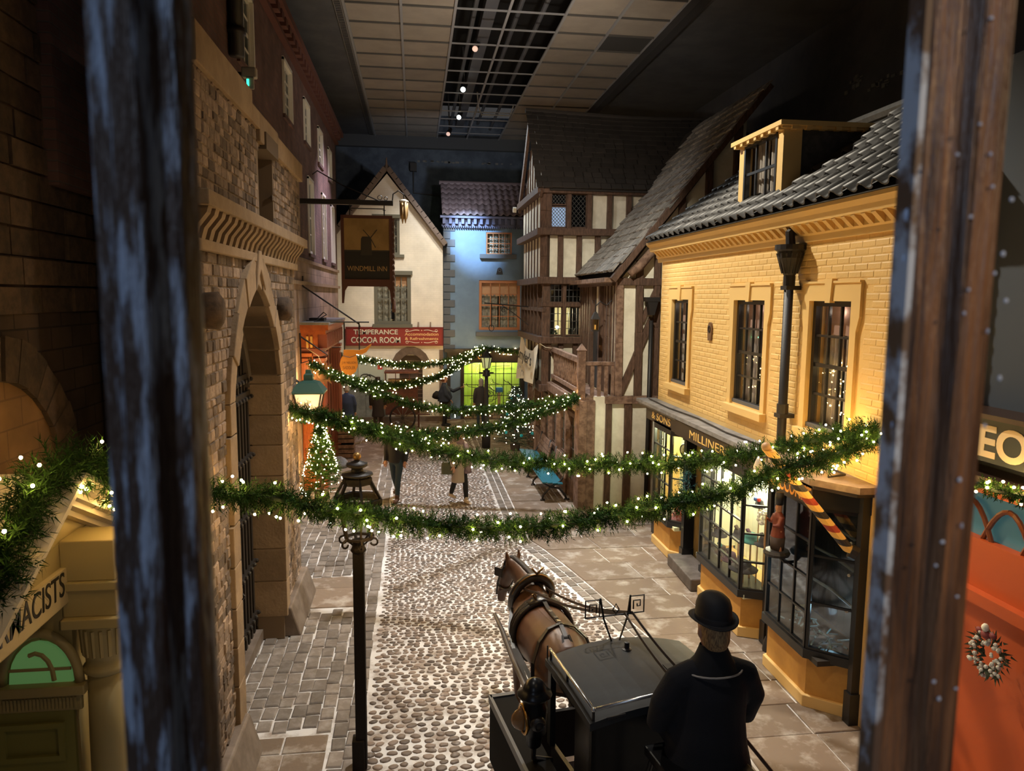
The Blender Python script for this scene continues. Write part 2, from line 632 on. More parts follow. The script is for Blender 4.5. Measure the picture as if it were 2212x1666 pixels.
# ================================================================ floor: snow-dusted paving
snow = mat('frosted_mortar', (.64, .635, .63), .9, col2=(.30, .25, .21), scale=2.8, lo=.46, hi=.64)
floor = thing('floor', None, None, (0, 0, 0), kind='structure')
MB().box(-4.5, .2, -.1, 9.6, 31.2, -.014).build('mortar_bed', snow, floor)
cob_m = mat('brown_pebble', (.17, .128, .10), .6, rnd=.5, col2=(.34, .31, .29), scale=9, lo=.56, hi=.74)
sett_m = mat('grey_brown_sett', (.165, .138, .115), .75, rnd=.3, col2=(.27, .245, .22), scale=7, lo=.45, hi=.75)
flag_m = mat('york_stone_flag', (.18, .130, .090), .7, rnd=.16, col2=(.40, .36, .31), scale=3.2, lo=.5, hi=.72, bump=.25, bscale=14)


def bR(y):
    if y > 13.2:
        return 1.78
    t = (13.2 - y) / 5.0
    return 1.78 + min(1.0, t) ** .8 * 1.15


def bL(y):
    return -.56


def pebble(rx, ry, h, seed):
    rg = random.Random(seed)
    rr = [rg.uniform(.82, 1.1) for _ in range(9)]
    vs, n = [], 9
    for q, z in ((1, -.02), (.93, h * .45), (.62, h * .95)):
        for k in range(n):
            a = 2 * pi * k / n
            vs.append((math.cos(a) * rx * q * rr[k], math.sin(a) * ry * q * rr[k], z))
    vs.append((0, 0, h * 1.05))
    fs = []
    for i in range(2):
        for k in range(n):
            fs.append([i * n + k, i * n + (k + 1) % n, (i + 1) * n + (k + 1) % n, (i + 1) * n + k])
    for k in range(n):
        fs.append([2 * n + k, 2 * n + (k + 1) % n, 3 * n])
    return vs, fs


PEB = [pebble(U(.042, .060), U(.030, .043), U(.010, .017), i) for i in range(9)]
spots = []
y = 5.6
row = 0
while y < 24.2:
    x = bL(y) + .08 + (row % 2) * .06
    g_ = 1.0 - .30 * min(1, max(0, (y - 7.6) / 3.0))
    while x < bR(y) - .03:
        spots.append((x + U(-.016, .016), y + U(-.014, .014), U(-.45, .45), random.randrange(9), U(.88, 1.24) * g_))
        x += U(.108, .142) * g_
    y += .096 * g_
    row += 1


def hidden(x, y):
    return x > .55 and y < 6.6 or x > 2.6 and y < 7


def spread(lst, k):
    seen = [q for q in lst if q[1] > 6.75 and not hidden(q[0], q[1])]
    seen.sort(key=lambda q: q[1])
    one = set(id(q) for q in seen[:k])
    return [q for q in lst if id(q) in one], [q for q in lst if id(q) not in one]


PM = []
for vs, fs in PEB:
    me = D.meshes.new('pebble')
    me.from_pydata(vs, [], fs)
    me.materials.append(cob_m)
    me.shade_smooth()
    PM.append(me)
near, far = spread(spots, 298)
for x, y, a, k, s in near:
    put('cobble', PM[k], floor, (x, y, -.012), (0, 0, a), (s, s, s))
mb = MB()
for x, y, a, k, s in far:
    ca, sa = math.cos(a) * s, math.sin(a) * s
    mb.add([(x + v[0] * ca - v[1] * sa, y + v[0] * sa + v[1] * ca, v[2] * s - .012) for v in PEB[k][0]], PEB[k][1])
tag(mb.build('cobble_field', cob_m, floor, True, fix=False), kind='stuff')


def block(w_, l_, h, b):
    return MB().add([(-w_, -l_, -.03), (w_, -l_, -.03), (w_, l_, -.03), (-w_, l_, -.03), (-w_, -l_, h - b), (w_, -l_, h - b), (w_, l_, h - b), (-w_, l_, h - b),
                     (-w_ + b, -l_ + b, h), (w_ - b, -l_ + b, h), (w_ - b, l_ - b, h), (-w_ + b, l_ - b, h)],
                    [(0, 1, 5, 4), (1, 2, 6, 5), (2, 3, 7, 6), (3, 0, 4, 7), (4, 5, 9, 8), (5, 6, 10, 9), (6, 7, 11, 10), (7, 4, 8, 11), (8, 9, 10, 11)])


setts = []
FLAGL = [(5.2, 7.35), (10.55, 11.75), (17.2, 26.6)]
lx0, lx1 = -2.62, -.56
for ci in range(13):
    x = lx1 - .085 - ci * .158
    y = 5.2 + (ci % 3) * .09
    while y < 24.2:
        l_ = U(.19, .27)
        yc = y + l_ / 2
        y += l_ + .018
        if ci > 1 and any(a - .1 < yc < b + .1 for a, b in FLAGL):
            continue
        setts.append((x + U(-.012, .012), yc, U(-.05, .05), .0755 + U(-.007, .002), l_ / 2 - .004))
for ci in range(2):
    y = 5.5
    while y < 24.2:
        l_ = U(.17, .25)
        yc = y + l_ / 2
        y += l_ + .02
        sl_ = math.atan2(bR(yc - .1) - bR(yc + .1), .2)
        setts.append((bR(yc) + .085 + ci * .155, yc, sl_, .066, l_ / 2 - .008))
near, far = spread(setts, 298)
SM = block(.07, .11, .004, .012).mesh('sett')
SM.materials.append(sett_m)
for x, y, a, w_, l_ in near:
    put('sett', SM, floor, (x, y, U(-.005, .004)), (U(-.02, .02), U(-.02, .02), a), (w_ / .07, l_ / .11, 1))
mb = MB()
for x, y, a, w_, l_ in far:
    b = block(w_, l_, U(-.003, .007), .012)
    b.xf(Matrix.Translation((x, y, 0)) @ Matrix.Rotation(a, 4, 'Z'))
    mb.add(b.v, b.f)
tag(mb.build('sett_field', sett_m, floor, fix=False), kind='stuff')


def flag(q, z):
    """q: four ground points, shrunk for the joint"""
    c = [sum(p[i] for p in q) / 4 for i in (0, 1)]
    vs = []
    for zz, g in ((-.03, .012), (z - .008, .012), (z, .024)):
        for p in q:
            d = math.hypot(p[0] - c[0], p[1] - c[1])
            f = 1 - g / max(d, .05)
            vs.append((c[0] + (p[0] - c[0]) * f, c[1] + (p[1] - c[1]) * f, zz))
    fs = [[8, 9, 10, 11]]
    for i in (0, 4):
        for k in range(4):
            fs.append([i + k, i + (k + 1) % 4, i + 4 + (k + 1) % 4, i + 4 + k])
    MB().add(vs, fs).build('flagstone', flag_m, floor)


y = 5.5
while y < 24.2:
    d = U(.5, .82)
    y1 = min(y + d, 24.2)
    x0a, x0b = bR(y) + .33, bR(y1) + .33
    xe = 4.9
    x = 0
    n = max(2, round((xe - x0a) / U(.75, 1.15)))
    cuts = [0] + sorted((i + U(-.22, .22)) / n for i in range(1, n)) + [1]
    for i in range(n):
        a, b = cuts[i], cuts[i + 1]
        flag([(x0a + (xe - x0a) * a, y), (x0a + (xe - x0a) * b, y), (x0b + (xe - x0b) * b, y1), (x0b + (xe - x0b) * a, y1)], U(-.004, .006))
    y = y1
for a, b in FLAGL:
    y = a
    while y < b - .1:
        y1 = y + (U(.5, .75) if b - y > .9 else b - y)
        xl = -2.6 if a > 10 else -1.75
        xs = [xl, xl + (-.9 - xl) * U(.4, .6), -.9]
        for i in range(2):
            flag([(xs[i], y), (xs[i + 1], y), (xs[i + 1], y1), (xs[i], y1)], U(-.004, .004))
        y = y1
y = 24.2
while y < 27.2:
    x = -2.6
    while x < 4.6:
        w_ = U(.7, 1.1)
        flag([(x, y), (min(x + w_, 4.7), y), (min(x + w_, 4.7), y + .7), (x, y + .7)], U(-.003, .004))
        x += w_
    y += .7
# ================================================================ windows
def wavy(mb, F, w_, h, folds, c, amp=.02, n=24, b0=0.):
    vs, fs = [], []
    for i in range(n + 1):
        a = w_ * i / n
        cc = c + amp * math.sin(folds * 2 * pi * i / n) + U(-.003, .003)
        vs += [F.p(a, b0, cc), F.p(a, h, cc)]
    for i in range(n):
        fs.append([2 * i, 2 * i + 2, 2 * i + 3, 2 * i + 1])
    return mb.add(vs, fs)


def sash(parent, F, w_, h, cols, rows, fm, recess=.1, bar=.022, fw=.05, curtain=None, gm=None, back=None, mid=True, backd=.45, name='window', panes=True, cur_h=1., cur_b=0.):
    gm = gm or GLASS
    c0 = -recess
    m = MB().ringprism(F, [(0, 0), (w_, 0), (w_, h), (0, h)], [(fw, fw), (w_ - fw, fw), (w_ - fw, h - fw), (fw, h - fw)], c0 - .05, c0 + .03)
    win = m.build(name, fm, parent)
    iw, ih = w_ - 2 * fw, h - 2 * fw
    for i in range(1, cols):
        a = fw + iw * i / cols
        MB().fb(F, a - bar / 2, fw, c0 - .02, a + bar / 2, h - fw, c0 + .012).build('glazing_bar', fm, win)
    for j in range(1, rows):
        z = fw + ih * j / rows
        t = bar * (1.7 if mid and j * 2 in (rows, rows + 1) else 1)
        MB().fb(F, fw, z - t / 2, c0 - .022, w_ - fw, z + t / 2, c0 + .014).build('glazing_bar', fm, win)
    if panes:
        me = MB().fb(Fr((0, 0, 0), F.r, F.u, F.n), 0, 0, -.002, iw / cols - bar * .6, ih / rows - bar * .6, .002).mesh('pane')
        me.materials.append(gm)
        for i in range(cols):
            for j in range(rows):
                put('pane', me, win, F.p(fw + iw * i / cols + bar * .3, fw + ih * j / rows + bar * .3, c0))
    if curtain:
        wavy(MB(), F, w_ * .46, h * cur_h, 5, c0 - .14, .022, b0=h * cur_b).build('curtain', curtain, win, True)
        wavy(MB(), F.at(w_ * .54, 0), w_ * .46, h * cur_h, 5, c0 - .14, .022, b0=h * cur_b).build('curtain', curtain, win, True)
    MB().fb(F, -.06, -.06, c0 - backd - .03, w_ + .06, h + .06, c0 - backd).build('room_backing', back or dark_room, win)
    return win


# ================================================================ yellow brick building with shopfronts
YB = thing('yellow_brick_building', 'mustard yellow painted brick building with black sash windows and pantiled roof', 'building', (4.65, 10, 0))
FY = Fr((4.65, 13.65, 0), (0, -1, 0))
AW = 7.45
WINS = [(.68, 1.50, 3.0, 4.49, 3, 4), (3.32, 4.28, 3.0, 4.49, 4, 4), (5.41, 6.26, 3.0, 4.49, 3, 4)]
EAVE = 5.2
BAYS = [(.5, 1.95), (2.0, 2.92), (2.95, 4.85), (5.2, 6.75)]
holes = [(a0, z0, a1, z1) for a0, a1, z0, z1, c, r in WINS] + [(a, .62, b, 2.3) for a, b in (BAYS[0], BAYS[2], BAYS[3])] + [(BAYS[1][0], .12, BAYS[1][1], 2.3)]
mb = MB()
holed(mb, FY, AW, EAVE + .2, holes, -.3, 0)
mb.fb(FY, 0, 0, -.35, .05, EAVE + .2, -2.2)
wall = mb.build('wall', yellow, YB)
# painted bricks, nearest ones as pieces
bm_ = MB().add([(0, -.108, -.034), (0, .108, -.034), (0, .108, .034), (0, -.108, .034), (-.0045, -.099, -.025), (-.0045, .099, -.025), (-.0045, .099, .025), (-.0045, -.099, .025)],
               [(4, 5, 6, 7), (0, 1, 5, 4), (1, 2, 6, 5), (2, 3, 7, 6), (3, 0, 4, 7)])
bme = bm_.mesh('brick')
bme.materials.append(yellow)
blocked = [(a0 - .16, 2.83, a1 + .16, 4.76) for a0, a1, *_ in WINS]
bricks = []
for k in range(int((EAVE - 2.64) / .0775)):
    z = 2.68 + k * .0775
    a = .02 + (.11 if k % 2 else 0)
    while a < AW - .1:
        ac = a + .105
        if not any(q[0] - .07 < ac < q[2] + .07 and q[1] < z < q[3] for q in blocked):
            bricks.append((ac, z))
        a += .2225
for k in range(33):
    z = .06 + k * .0775
    for a in (6.95, 7.17, 7.38):
        bricks.append((a + (.1 if k % 2 else 0), z))
bricks.sort(key=lambda q: -q[0])
vis = [q for q in bricks if q[0] < 6.75]
one = set(vis[:298])
for a, z in one:
    p = FY.p(a, z)
    put('brick', bme, wall, (p.x, p.y, p.z), (0, 0, U(-.012, .012)), (U(.6, 1.25), 1, 1))
mb = MB()
for a, z in bricks:
    if (a, z) not in one:
        p = FY.p(a, z)
        mb.add([(p.x + v[0] * 1.0, p.y + v[1], p.z + v[2]) for v in bm_.v], bm_.f)
tag(mb.build('brickwork', yellow, wall, fix=False), kind='stuff')
for i, (a0, a1, z0, z1, c, r_) in enumerate(WINS):
    F = FY.at(a0, z0)
    w_, h = a1 - a0, z1 - z0
    win = sash(YB, F, w_, h, c, r_, black_paint, recess=.055, fw=.06, bar=.026, curtain=curtain_m, cur_h=.98)
    MB().fb(F, .05, h * .74, -.17, w_ - .05, h - .04, -.165).build('blind', mat('dusky_pink_blind', (.42, .27, .22), .9), win)
    s = MB()
    t = .11
    s.fprism(F, [(0, -.02), (-t, -.02), (-t, h - .32), (-t - .05, h - .16), (-t - .05, h + .2), (w_ / 2 - .06, h + .2), (w_ / 2 - .045, h), (0, h)], 0, .035)
    s.fprism(F, [(w_, -.02), (w_ + t, -.02), (w_ + t, h - .32), (w_ + t + .05, h - .16), (w_ + t + .05, h + .2), (w_ / 2 + .06, h + .2), (w_ / 2 + .045, h), (w_, h)], 0, .035)
    s.fb(F, -t - .05, h + .2, 0, w_ / 2 - .07, h + .225, .05).fb(F, w_ / 2 + .07, h + .2, 0, w_ + t + .05, h + .225, .05)
    s.build('window_surround', yellow_trim, win)
    MB().fprism(F, [(w_ / 2 - .05, h - .02), (w_ / 2 + .05, h - .02), (w_ / 2 + .075, h + .25), (w_ / 2 - .075, h + .25)], 0, .06).build('keystone', yellow_trim, win)
    MB().fb(F, -t - .03, -.13, 0, w_ + t + .03, -.02, .10).build('sill', yellow_trim, win, bevel=.008)
    MB().fb(F, .0, .0, -.1, w_, .05, .0).build('inner_sill', mat('lead_grey_sill', (.09, .09, .095), .6), win)
for a0, a1, z0, z1, c, r_ in WINS:
    point('curtain_fill_light', FY.p((a0 + a1) / 2, z1 - .12, -.17), 1.6, (1, .82, .66), .04)  # added unseen light in each window so the curtains show brighter
# lights and reflections behind the middle windows are built as glowing beads inside
fairy = mat('fairy_light_glow', (1, .8, .4), .4, emit=(1, .72, .30), estr=14)
green_fairy = mat('green_fairy_glow', (.2, 1, .5), .4, emit=(.2, 1, .45), estr=3)
for nm, a0, n, gm_, lab, zz in (('fairy_lights', 3.5, 20, fairy, 'warm fairy lights hanging inside the middle upper window of the yellow building', (3.1, 3.75)), ('fairy_lights', 5.6, 34, fairy, 'warm fairy lights hanging inside the right upper window of the yellow building', (3.1, 3.8)),
                                ('green_lights', 3.5, 3, green_fairy, 'three small green lights inside the middle upper window of the yellow building', (3.92, 3.97))):
    m_ = MB()
    for i in range(n):
        q = FY.p(a0 + (U(0, .55) if n > 3 else i * .2), U(*zz), -.19)
        m_.ball(q, .009 if n > 3 else .013, n=6, m=4, rz=.009 if n > 3 else .03)
    ob = m_.build(nm, gm_, at=FY.p(a0, 3.2, -.2))
    tag(ob, lab, 'lights')

prof = [(0, EAVE - .02), (.04, EAVE - .02), (.05, EAVE + .05), (.08, EAVE + .07), (.08, EAVE + .16), (.2, EAVE + .18), (.22, EAVE + .25), (.28, EAVE + .3), (.28, EAVE + .345), (-.05, EAVE + .345)]
FP = Fr(FY.p(-.14, 0, 0), FY.n, (0, 0, 1), (0, -1, 0))
MB().fprism(FP, prof, 0, AW + .14).build('cornice', yellow_trim, YB)
mdl = MB().fprism(Fr((0, 0, 0), FY.n, (0, 0, 1), (0, -1, 0)), [(0, 0), (.11, .1), (.11, .11), (0, .11)], 0, .075).mesh('modillion')
mdl.materials.append(yellow_trim)
for i in range(42):
    put('modillion', mdl, YB, FY.p(.02 + i * .177, EAVE + .065, .08))

# pantiled roof
rx0, rz0, rx1, rz1 = 4.33, EAVE + .37, 6.35, 7.0
sl_len = math.hypot(rx1 - rx0, rz1 - rz0)
sd = V(((rx1 - rx0) / sl_len, 0, (rz1 - rz0) / sl_len))
sn = V((-sd.z, 0, sd.x))
MB().prism([(rx0, 13.7, rz0 - .03), (rx1, 13.7, rz1 - .03), (rx1 + 1.4, 13.7, rz0), ], (0, -AW, 0)).build('roof_underlay', dark_room, YB)


def pantile(w_, l_, dy, sdv, snv, n=7):
    """dy: along the eave, sdv: up the slope, snv: out of the roof"""
    pr = []
    for i in range(n + 1):
        t = i / n
        hgt = .055 * math.sin(t * pi / .55) if t < .55 else -.022 * math.sin((t - .55) * pi / .45)
        pr.append((t * w_, hgt))
    vs = []
    for a, hg in pr:
        for b, e in ((0, .035), (l_, 0)):
            vs.append(dy * a + sdv * b + snv * (hg + e))
    for a, hg in pr:
        vs.append(dy * a + snv * (hg + .012))
    fs = [[2 * i, 2 * i + 2, 2 * i + 3, 2 * i + 1] for i in range(n)] + [[2 * i, 2 * n + 2 + i, 2 * n + 3 + i, 2 * i + 2] for i in range(n)]
    m = MB()
    m.add(vs, fs)
    return m


NC, NR = 30, 8
pw, pl = AW / NC, sl_len / NR
pme = pantile(pw * 1.04, pl * 1.1, V((0, -1, 0)), sd, sn).mesh('pantile', smooth=True, fix=False)
pme.materials.append(dark_tile)
for i in range(NC):
    for j in range(NR):
        base = V((rx0, 13.65 - i * pw, rz0)) + sd * (j * pl)
        yy = base.y
        if 9.25 < yy - pw / 2 < 10.65 and base.x > 4.72:
            continue
        put('pantile', pme, YB, base + sn * U(-.006, .006))
MB().tube([(rx1, 13.7, rz1 + .03), (rx1, 6.2, rz1 + .03)], .09, 8).build('ridge', dark_tile, YB)

# dormer
DX, DY0, DY1, DZ0, DZ1 = 4.74, 10.62, 9.3, 5.83, 6.72
FD = Fr((DX, DY0, DZ0), (0, -1, 0))
dw, dh = DY0 - DY1, DZ1 - DZ0
dorm = MB().ringprism(FD, [(0, -.1), (dw, -.1), (dw, dh), (0, dh)], [(.17, .03), (dw - .17, .03), (dw - .17, dh - .03), (.17, dh - .03)], -.12, 0).fb(FD, dw - .115, -.09, -.24, dw + .012, dh - .01, .012).build('dormer', yellow_trim, YB)
sl_m = mat('dormer_slate_cheek', (.05, .048, .046), .8, col2=(.08, .075, .07), scale=10)
for y_ in (DY1 + .02, DY0 - .06):
    MB().prism([(DX + .02, y_, 5.8), (DX + .02, y_, DZ1), (6.1, y_, DZ1)], (0, .04, 0)).build('cheek', sl_m, dorm)
m_ = MB().box(DX - .1, DY1 - .1, DZ1, 6.2, DY0 + .1, DZ1 + .06).box(DX - .06, DY1 - .06, DZ1 - .03, 6.0, DY0 + .06, DZ1)
m_.build('flat_roof', yellow_trim, dorm)
br = MB().box(-.04, -.035, -.045, .04, .035, 0).mesh('bracket')
br.materials.append(yellow_trim)
for i in range(7):
    put('bracket', br, dorm, (DX - .05, DY0 - .02 - i * .212, DZ1))
for i in range(6):
    put('bracket', br, dorm, (DX + .1 + i * .2, DY1 - .05, DZ1))
FW = FD.at(.17, .03)
sash(YB, FW, dw - .34, dh - .06, 3, 2, black_paint, recess=.02, curtain=curtain_m, fw=.045, backd=.3, name='dormer_window')

# fire mark
q = FY.p(2.45, 4.0)
fm = MB()
fm.fprism(Fr(q, FY.r, FY.u, FY.n), [(math.cos(a) * .085, .02 + math.sin(a) * .12) for a in [i * pi / 10 for i in range(11)]] + [(-.06, -.15), (.06, -.15)], 0, .03)
fp = tag(fm.build('fire_plaque', mat('bronze_plaque', (.16, .085, .04), .5), at=q), 'small dark oval-topped metal plaque on the yellow wall between two windows', 'plaque')
MB().tube([FY.p(2.45 + .035 * math.cos(a), 4.03 + .05 * math.sin(a), .035) for a in [i * pi / 6 for i in range(13)]], .008, 5).build('raised_ring', black_iron, fp)

# rain pipe
t = thing('drainpipe', 'black cast iron drainpipe with a fluted hopper head on the yellow wall', 'drainpipe', (4.5, 8.56, 0))
px_, py_ = 4.52, 8.56
MB().tube([(px_, py_, .05), (px_, py_, 4.9)], .055, 12).build('pipe', black_iron, t, True)
MB().lathe((px_, py_, 4.78), [(.06, 0), (.075, .03), (.11, .12), (.15, .22), (.155, .3), (.185, .32), (.185, .38), (.14, .38)], 16).build('hopper_head', black_iron, t)
fl = MB()
for k in range(16):
    a = 2 * pi * k / 16
    fl.tube([(px_ + .085 * math.cos(a), py_ + .085 * math.sin(a), 4.82), (px_ + .155 * math.cos(a), py_ + .155 * math.sin(a), 5.06)], .012, 5)
fl.build('flutes', black_iron, t)
MB().tube([(px_, py_, 5.1), (px_ - .02, py_, 5.3), (px_ + .12, py_, 5.42)], .06, 8).build('outlet', black_iron, t)
for z in (4.62, 3.05, 1.6, .95):
    MB().box(px_ - .07, py_ - .075, z, px_ + .12, py_ + .075, z + .05).lathe((px_, py_, z + .05), [(.07, 0), (.07, .12)], 12).build('socket_collar', black_iron, t)
MB().lathe((px_, py_, 0), [(.1, 0), (.09, .1), (.065, .18)], 10).build('shoe', black_iron, t)

# ---------------------------------------------------------------- shopfront
FS = Fr((4.65, 0, 0), (0, -1, 0))       # a = -Y


def yp(Y, z, X):
    return V((X, Y, z))


def bay(name, label, Yf0, Yf1, Yn, Xf, z0, z1, cols, rows, ncols, nrows, Yfar, Xn=4.62, gm=None, inner=None, shelf=True):
    """a canted bay: street face Yf0..Yf1 at X=Xf, near cant to (Xn, Yn), far cant to (Xn, Yfar)"""
    t = thing(name, label, 'shopfront', (4.6, (Yf0 + Yf1) / 2, 0))
    faces = [((Xf, Yf0), (Xf, Yf1), cols, rows), ((Xf, Yf1), (Xn, Yn), ncols, nrows), ((Xn, Yfar), (Xf, Yf0), 1, rows)]
    outline = [(Xn + .06, Yfar), (Xf, Yf0), (Xf, Yf1), (Xn, Yn), (Xn + .06, Yn)]

    def grow(g):
        return [(Xn + .06, Yfar + g), (Xf - g, Yf0 + g * .5), (Xf - g, Yf1 - g * .5), (Xn - g * .3, Yn - g), (Xn + .06, Yn - g)]
    MB().prism([(x, y_, z0 - .1) for x, y_ in grow(.04)], (0, 0, .1)).build('sill', black_paint, t)
    MB().prism([(x, y_, z1) for x, y_ in grow(.02)], (0, 0, .1)).build('head_rail', black_paint, t)
    MB().prism([(x, y_, .14) for x, y_ in grow(-.03)], (0, 0, z0 - .24)).build('stallriser', ochre, t)
    MB().prism([(x, y_, 0) for x, y_ in grow(.01)], (0, 0, .14)).build('skirting', yellow_trim, t, bevel=.01)
    for (p, q_, nc, nr) in faces:
        o_ = V((p[0], p[1], z0))
        r_ = V((q_[0] - p[0], q_[1] - p[1], 0))
        L_ = r_.length
        F = Fr(o_, r_)
        h = z1 - z0
        fr = MB().ringprism(F, [(0, 0), (L_, 0), (L_, h), (0, h)], [(.03, .03), (L_ - .03, .03), (L_ - .03, h - .03), (.03, h - .03)], -.03, .02).build('window_frame', black_paint, t)
        for i in range(1, nc):
            a = L_ * i / nc
            MB().fb(F, a - .011, .02, -.02, a + .011, h - .02, .012).build('glazing_bar', black_paint, fr)
        for j in range(1, nr):
            z = h * j / nr
            MB().fb(F, .02, z - .011, -.022, L_ - .02, z + .011, .014).build('glazing_bar', black_paint, fr)
        me = MB().fb(Fr((0, 0, 0), F.r), 0, 0, -.002, L_ / nc - .012, h / nr - .012, .002).mesh('pane')
        me.materials.append(gm or GLASS)
        for i in range(nc):
            for j in range(nr):
                put('pane', me, fr, F.p(L_ * i / nc + .006, h * j / nr + .006, -.004))
    im = inner
    ins = MB()
    ins.box(4.98, Yn + .02, z0 - .1, 5.0, Yfar - .02, z1 + .1)
    k = 0
    while Yn + .02 + k * .14 < Yfar - .05:
        yy = Yn + .02 + k * .14
        MB().box(4.965, yy, z0 - .05, 4.979, yy + .132, z1 + .1).build('match_board', im, t)
        k += 1
    ins.build('back_panel', im, t)
    ins = MB().box(Xf + .03, Yn + .1, z0 - .12, 4.98, Yfar - .1, z0 - .06)
    if shelf:
        ins.box(4.6, Yn + .02, z0, 4.98, Yn + .03, z1).box(4.6, Yfar - .03, z0, 4.98, Yfar - .02, z1)
    ins.build('display_floor', im, t)
    return t


lime_board = mat('pale_lime_board', (.80, .80, .50), .8)
cream_board = mat('pale_cream_board', (.80, .80, .58), .8)
dark_board = mat('dark_shop_board', (.03, .025, .02), .8)
B1 = bay('shop_bay', 'small far bay shop window with lime interior beside the timber-framed house', 12.9, 12.02, 11.72, 4.36, .66, 2.2, 3, 5, 1, 4, 13.2, inner=lime_board)
B2 = bay('shop_bay', 'bright bay shop window full of hats right of the step', 10.42, 9.0, 8.84, 4.28, .66, 2.2, 4, 5, 1, 4, 10.72, inner=cream_board)
B3 = bay('shop_bay', 'dark tobacconist bay shop window nearest the camera', 8.22, 7.28, 6.98, 4.26, .68, 2.28, 3, 4, 1, 3, 8.42, gm=glass_mat('dark_reflecting_glass', (.75, .82, .88), .35, .06), inner=dark_board)
pt = point('shop_lamp', (4.62, 12.5, 2.15), 60, (.95, 1, .62), .06)
pt = point('shop_lamp', (4.6, 10.1, 2.15), 45, (1, .98, .70), .06)
pt = point('shop_lamp', (4.6, 9.3, 2.15), 45, (1, .98, .70), .06)
pt = point('shop_lamp', (4.75, 7.6, .95), 2, (.6, .9, 1), .05)

# facade joinery (part of the building)
j = MB()
for Y0, Y1, X in ((13.45, 13.25, 4.55), (11.74, 11.62, 4.48), (10.86, 10.72, 4.48), (8.82, 8.72, 4.52), (8.44, 8.32, 4.52)):
    MB().box(X, Y1, 0, 4.66, Y0, 2.3).box(X - .02, Y1 - .015, 0, 4.66, Y0 + .015, .3).box(X - .02, Y1 - .015, 2.15, 4.66, Y0 + .015, 2.25).build('pilaster', black_paint, YB)
MB().box(4.56, 6.86, 0, 4.66, 6.94, 2.5).box(4.54, 6.84, 0, 4.66, 6.96, .35).build('pilaster', black_paint, YB)
# fascia boards with gilt lettering
fas = MB().box(4.34, 11.72, 2.26, 4.66, 13.4, 2.5).build('fascia_board', mat('dark_brown_fascia', (.035, .022, .014), .45), YB)
text('lettering', '& SONS', gold, fas, Fr((4.34, 12.55, 2.38), (0, -1, 0)), 1.0, .13)
fas = MB().box(4.30, 8.5, 2.26, 4.66, 11.72, 2.5).build('fascia_board', MATS['dark_brown_fascia'], YB)
text('lettering', 'MILLINERS', gold, fas, Fr((4.30, 10.3, 2.38), (0, -1, 0)), 1.5, .13)
fas = MB().box(4.20, 7.22, 2.3, 4.66, 8.42, 2.52).build('fascia_board', MATS['dark_brown_fascia'], YB)
text('lettering', 'TOBACCONIST', mat('amber_lettering', (.80, .36, .06), .45), fas, Fr((4.20, 7.80, 2.41), (0, -1, 0)), 1.12, .175, off=.012)
m_ = MB().prism([(4.22, 7.22, 2.3), (4.66, 6.84, 2.3), (4.66, 7.22, 2.3)], (0, 0, .22)).build('fascia_cheek', black_paint, YB)
# lead canopies
MB().box(4.28, 8.62, 2.52, 4.66, 13.85, 2.58).box(4.31, 8.62, 2.48, 4.66, 13.8, 2.52).build('canopy', lead, YB)
hood = MB().prism([(4.66, 8.6, 2.56), (4.12, 8.45, 2.56), (4.12, 7.15, 2.56), (4.42, 6.72, 2.56), (4.66, 6.72, 2.56)], (0, 0, .07)).build('hood', mat('brown_lead_hood', (.17, .12, .085), .55, col2=(.25, .19, .14), scale=6), YB)
MB().prism([(4.66, 8.5, 2.5), (4.2, 8.4, 2.5), (4.2, 7.2, 2.5), (4.46, 6.82, 2.5), (4.66, 6.82, 2.5)], (0, 0, .06)).build('hood_moulding', mat('hood_dark_moulding', (.04, .028, .02), .5), hood)
MB().tube([(4.45, 13.6, 2.6), (4.42, 12.4, 2.595), (4.5, 11.2, 2.6), (4.44, 10.0, 2.595), (4.5, 9.0, 2.6), (4.6, 8.4, 2.66), (4.55, 7.2, 2.65), (4.3, 7.1, 2.655)], .012, 5).build('loose_wire', black_iron, YB)
# recessed door with fanlight and step
dr = MB().box(4.92, 10.8, .12, 4.97, 11.66, 2.1).box(4.905, 10.9, .3, 4.93, 11.18, 1.0).box(4.905, 11.28, .3, 4.93, 11.56, 1.0).box(4.905, 10.9, 1.15, 4.93, 11.18, 1.9).box(4.905, 11.28, 1.15, 4.93, 11.56, 1.9).build('door', mat('blue_black_door', (.018, .02, .024), .4), YB)
MB().box(4.895, 10.86, 1.02, 4.92, 10.9, 1.08).build('handle', mat('worn_brass', (.5, .33, .12), .35, 1), dr)
MB().box(4.66, 10.72, .1, 5.0, 10.78, 2.3).box(4.66, 11.68, .1, 5.0, 11.74, 2.3).box(4.5, 10.78, 0, 5.0, 11.7, .12).build('door_recess', black_paint, YB)
st = MB().add([(4.2, 10.52, 0), (4.64, 10.52, 0), (4.64, 11.7, 0), (4.24, 11.7, 0), (4.2, 10.52, .2), (4.64, 10.52, .2), (4.64, 11.7, .2), (4.24, 11.7, .2)], BOXF).build('door_step', mat('worn_dark_step', (.085, .07, .06), .6, col2=(.13, .11, .10), scale=6), bevel=.02, at=(4.42, 11.1, 0))
tag(st, 'worn dark stone doorstep between the two lit shop windows', 'step')

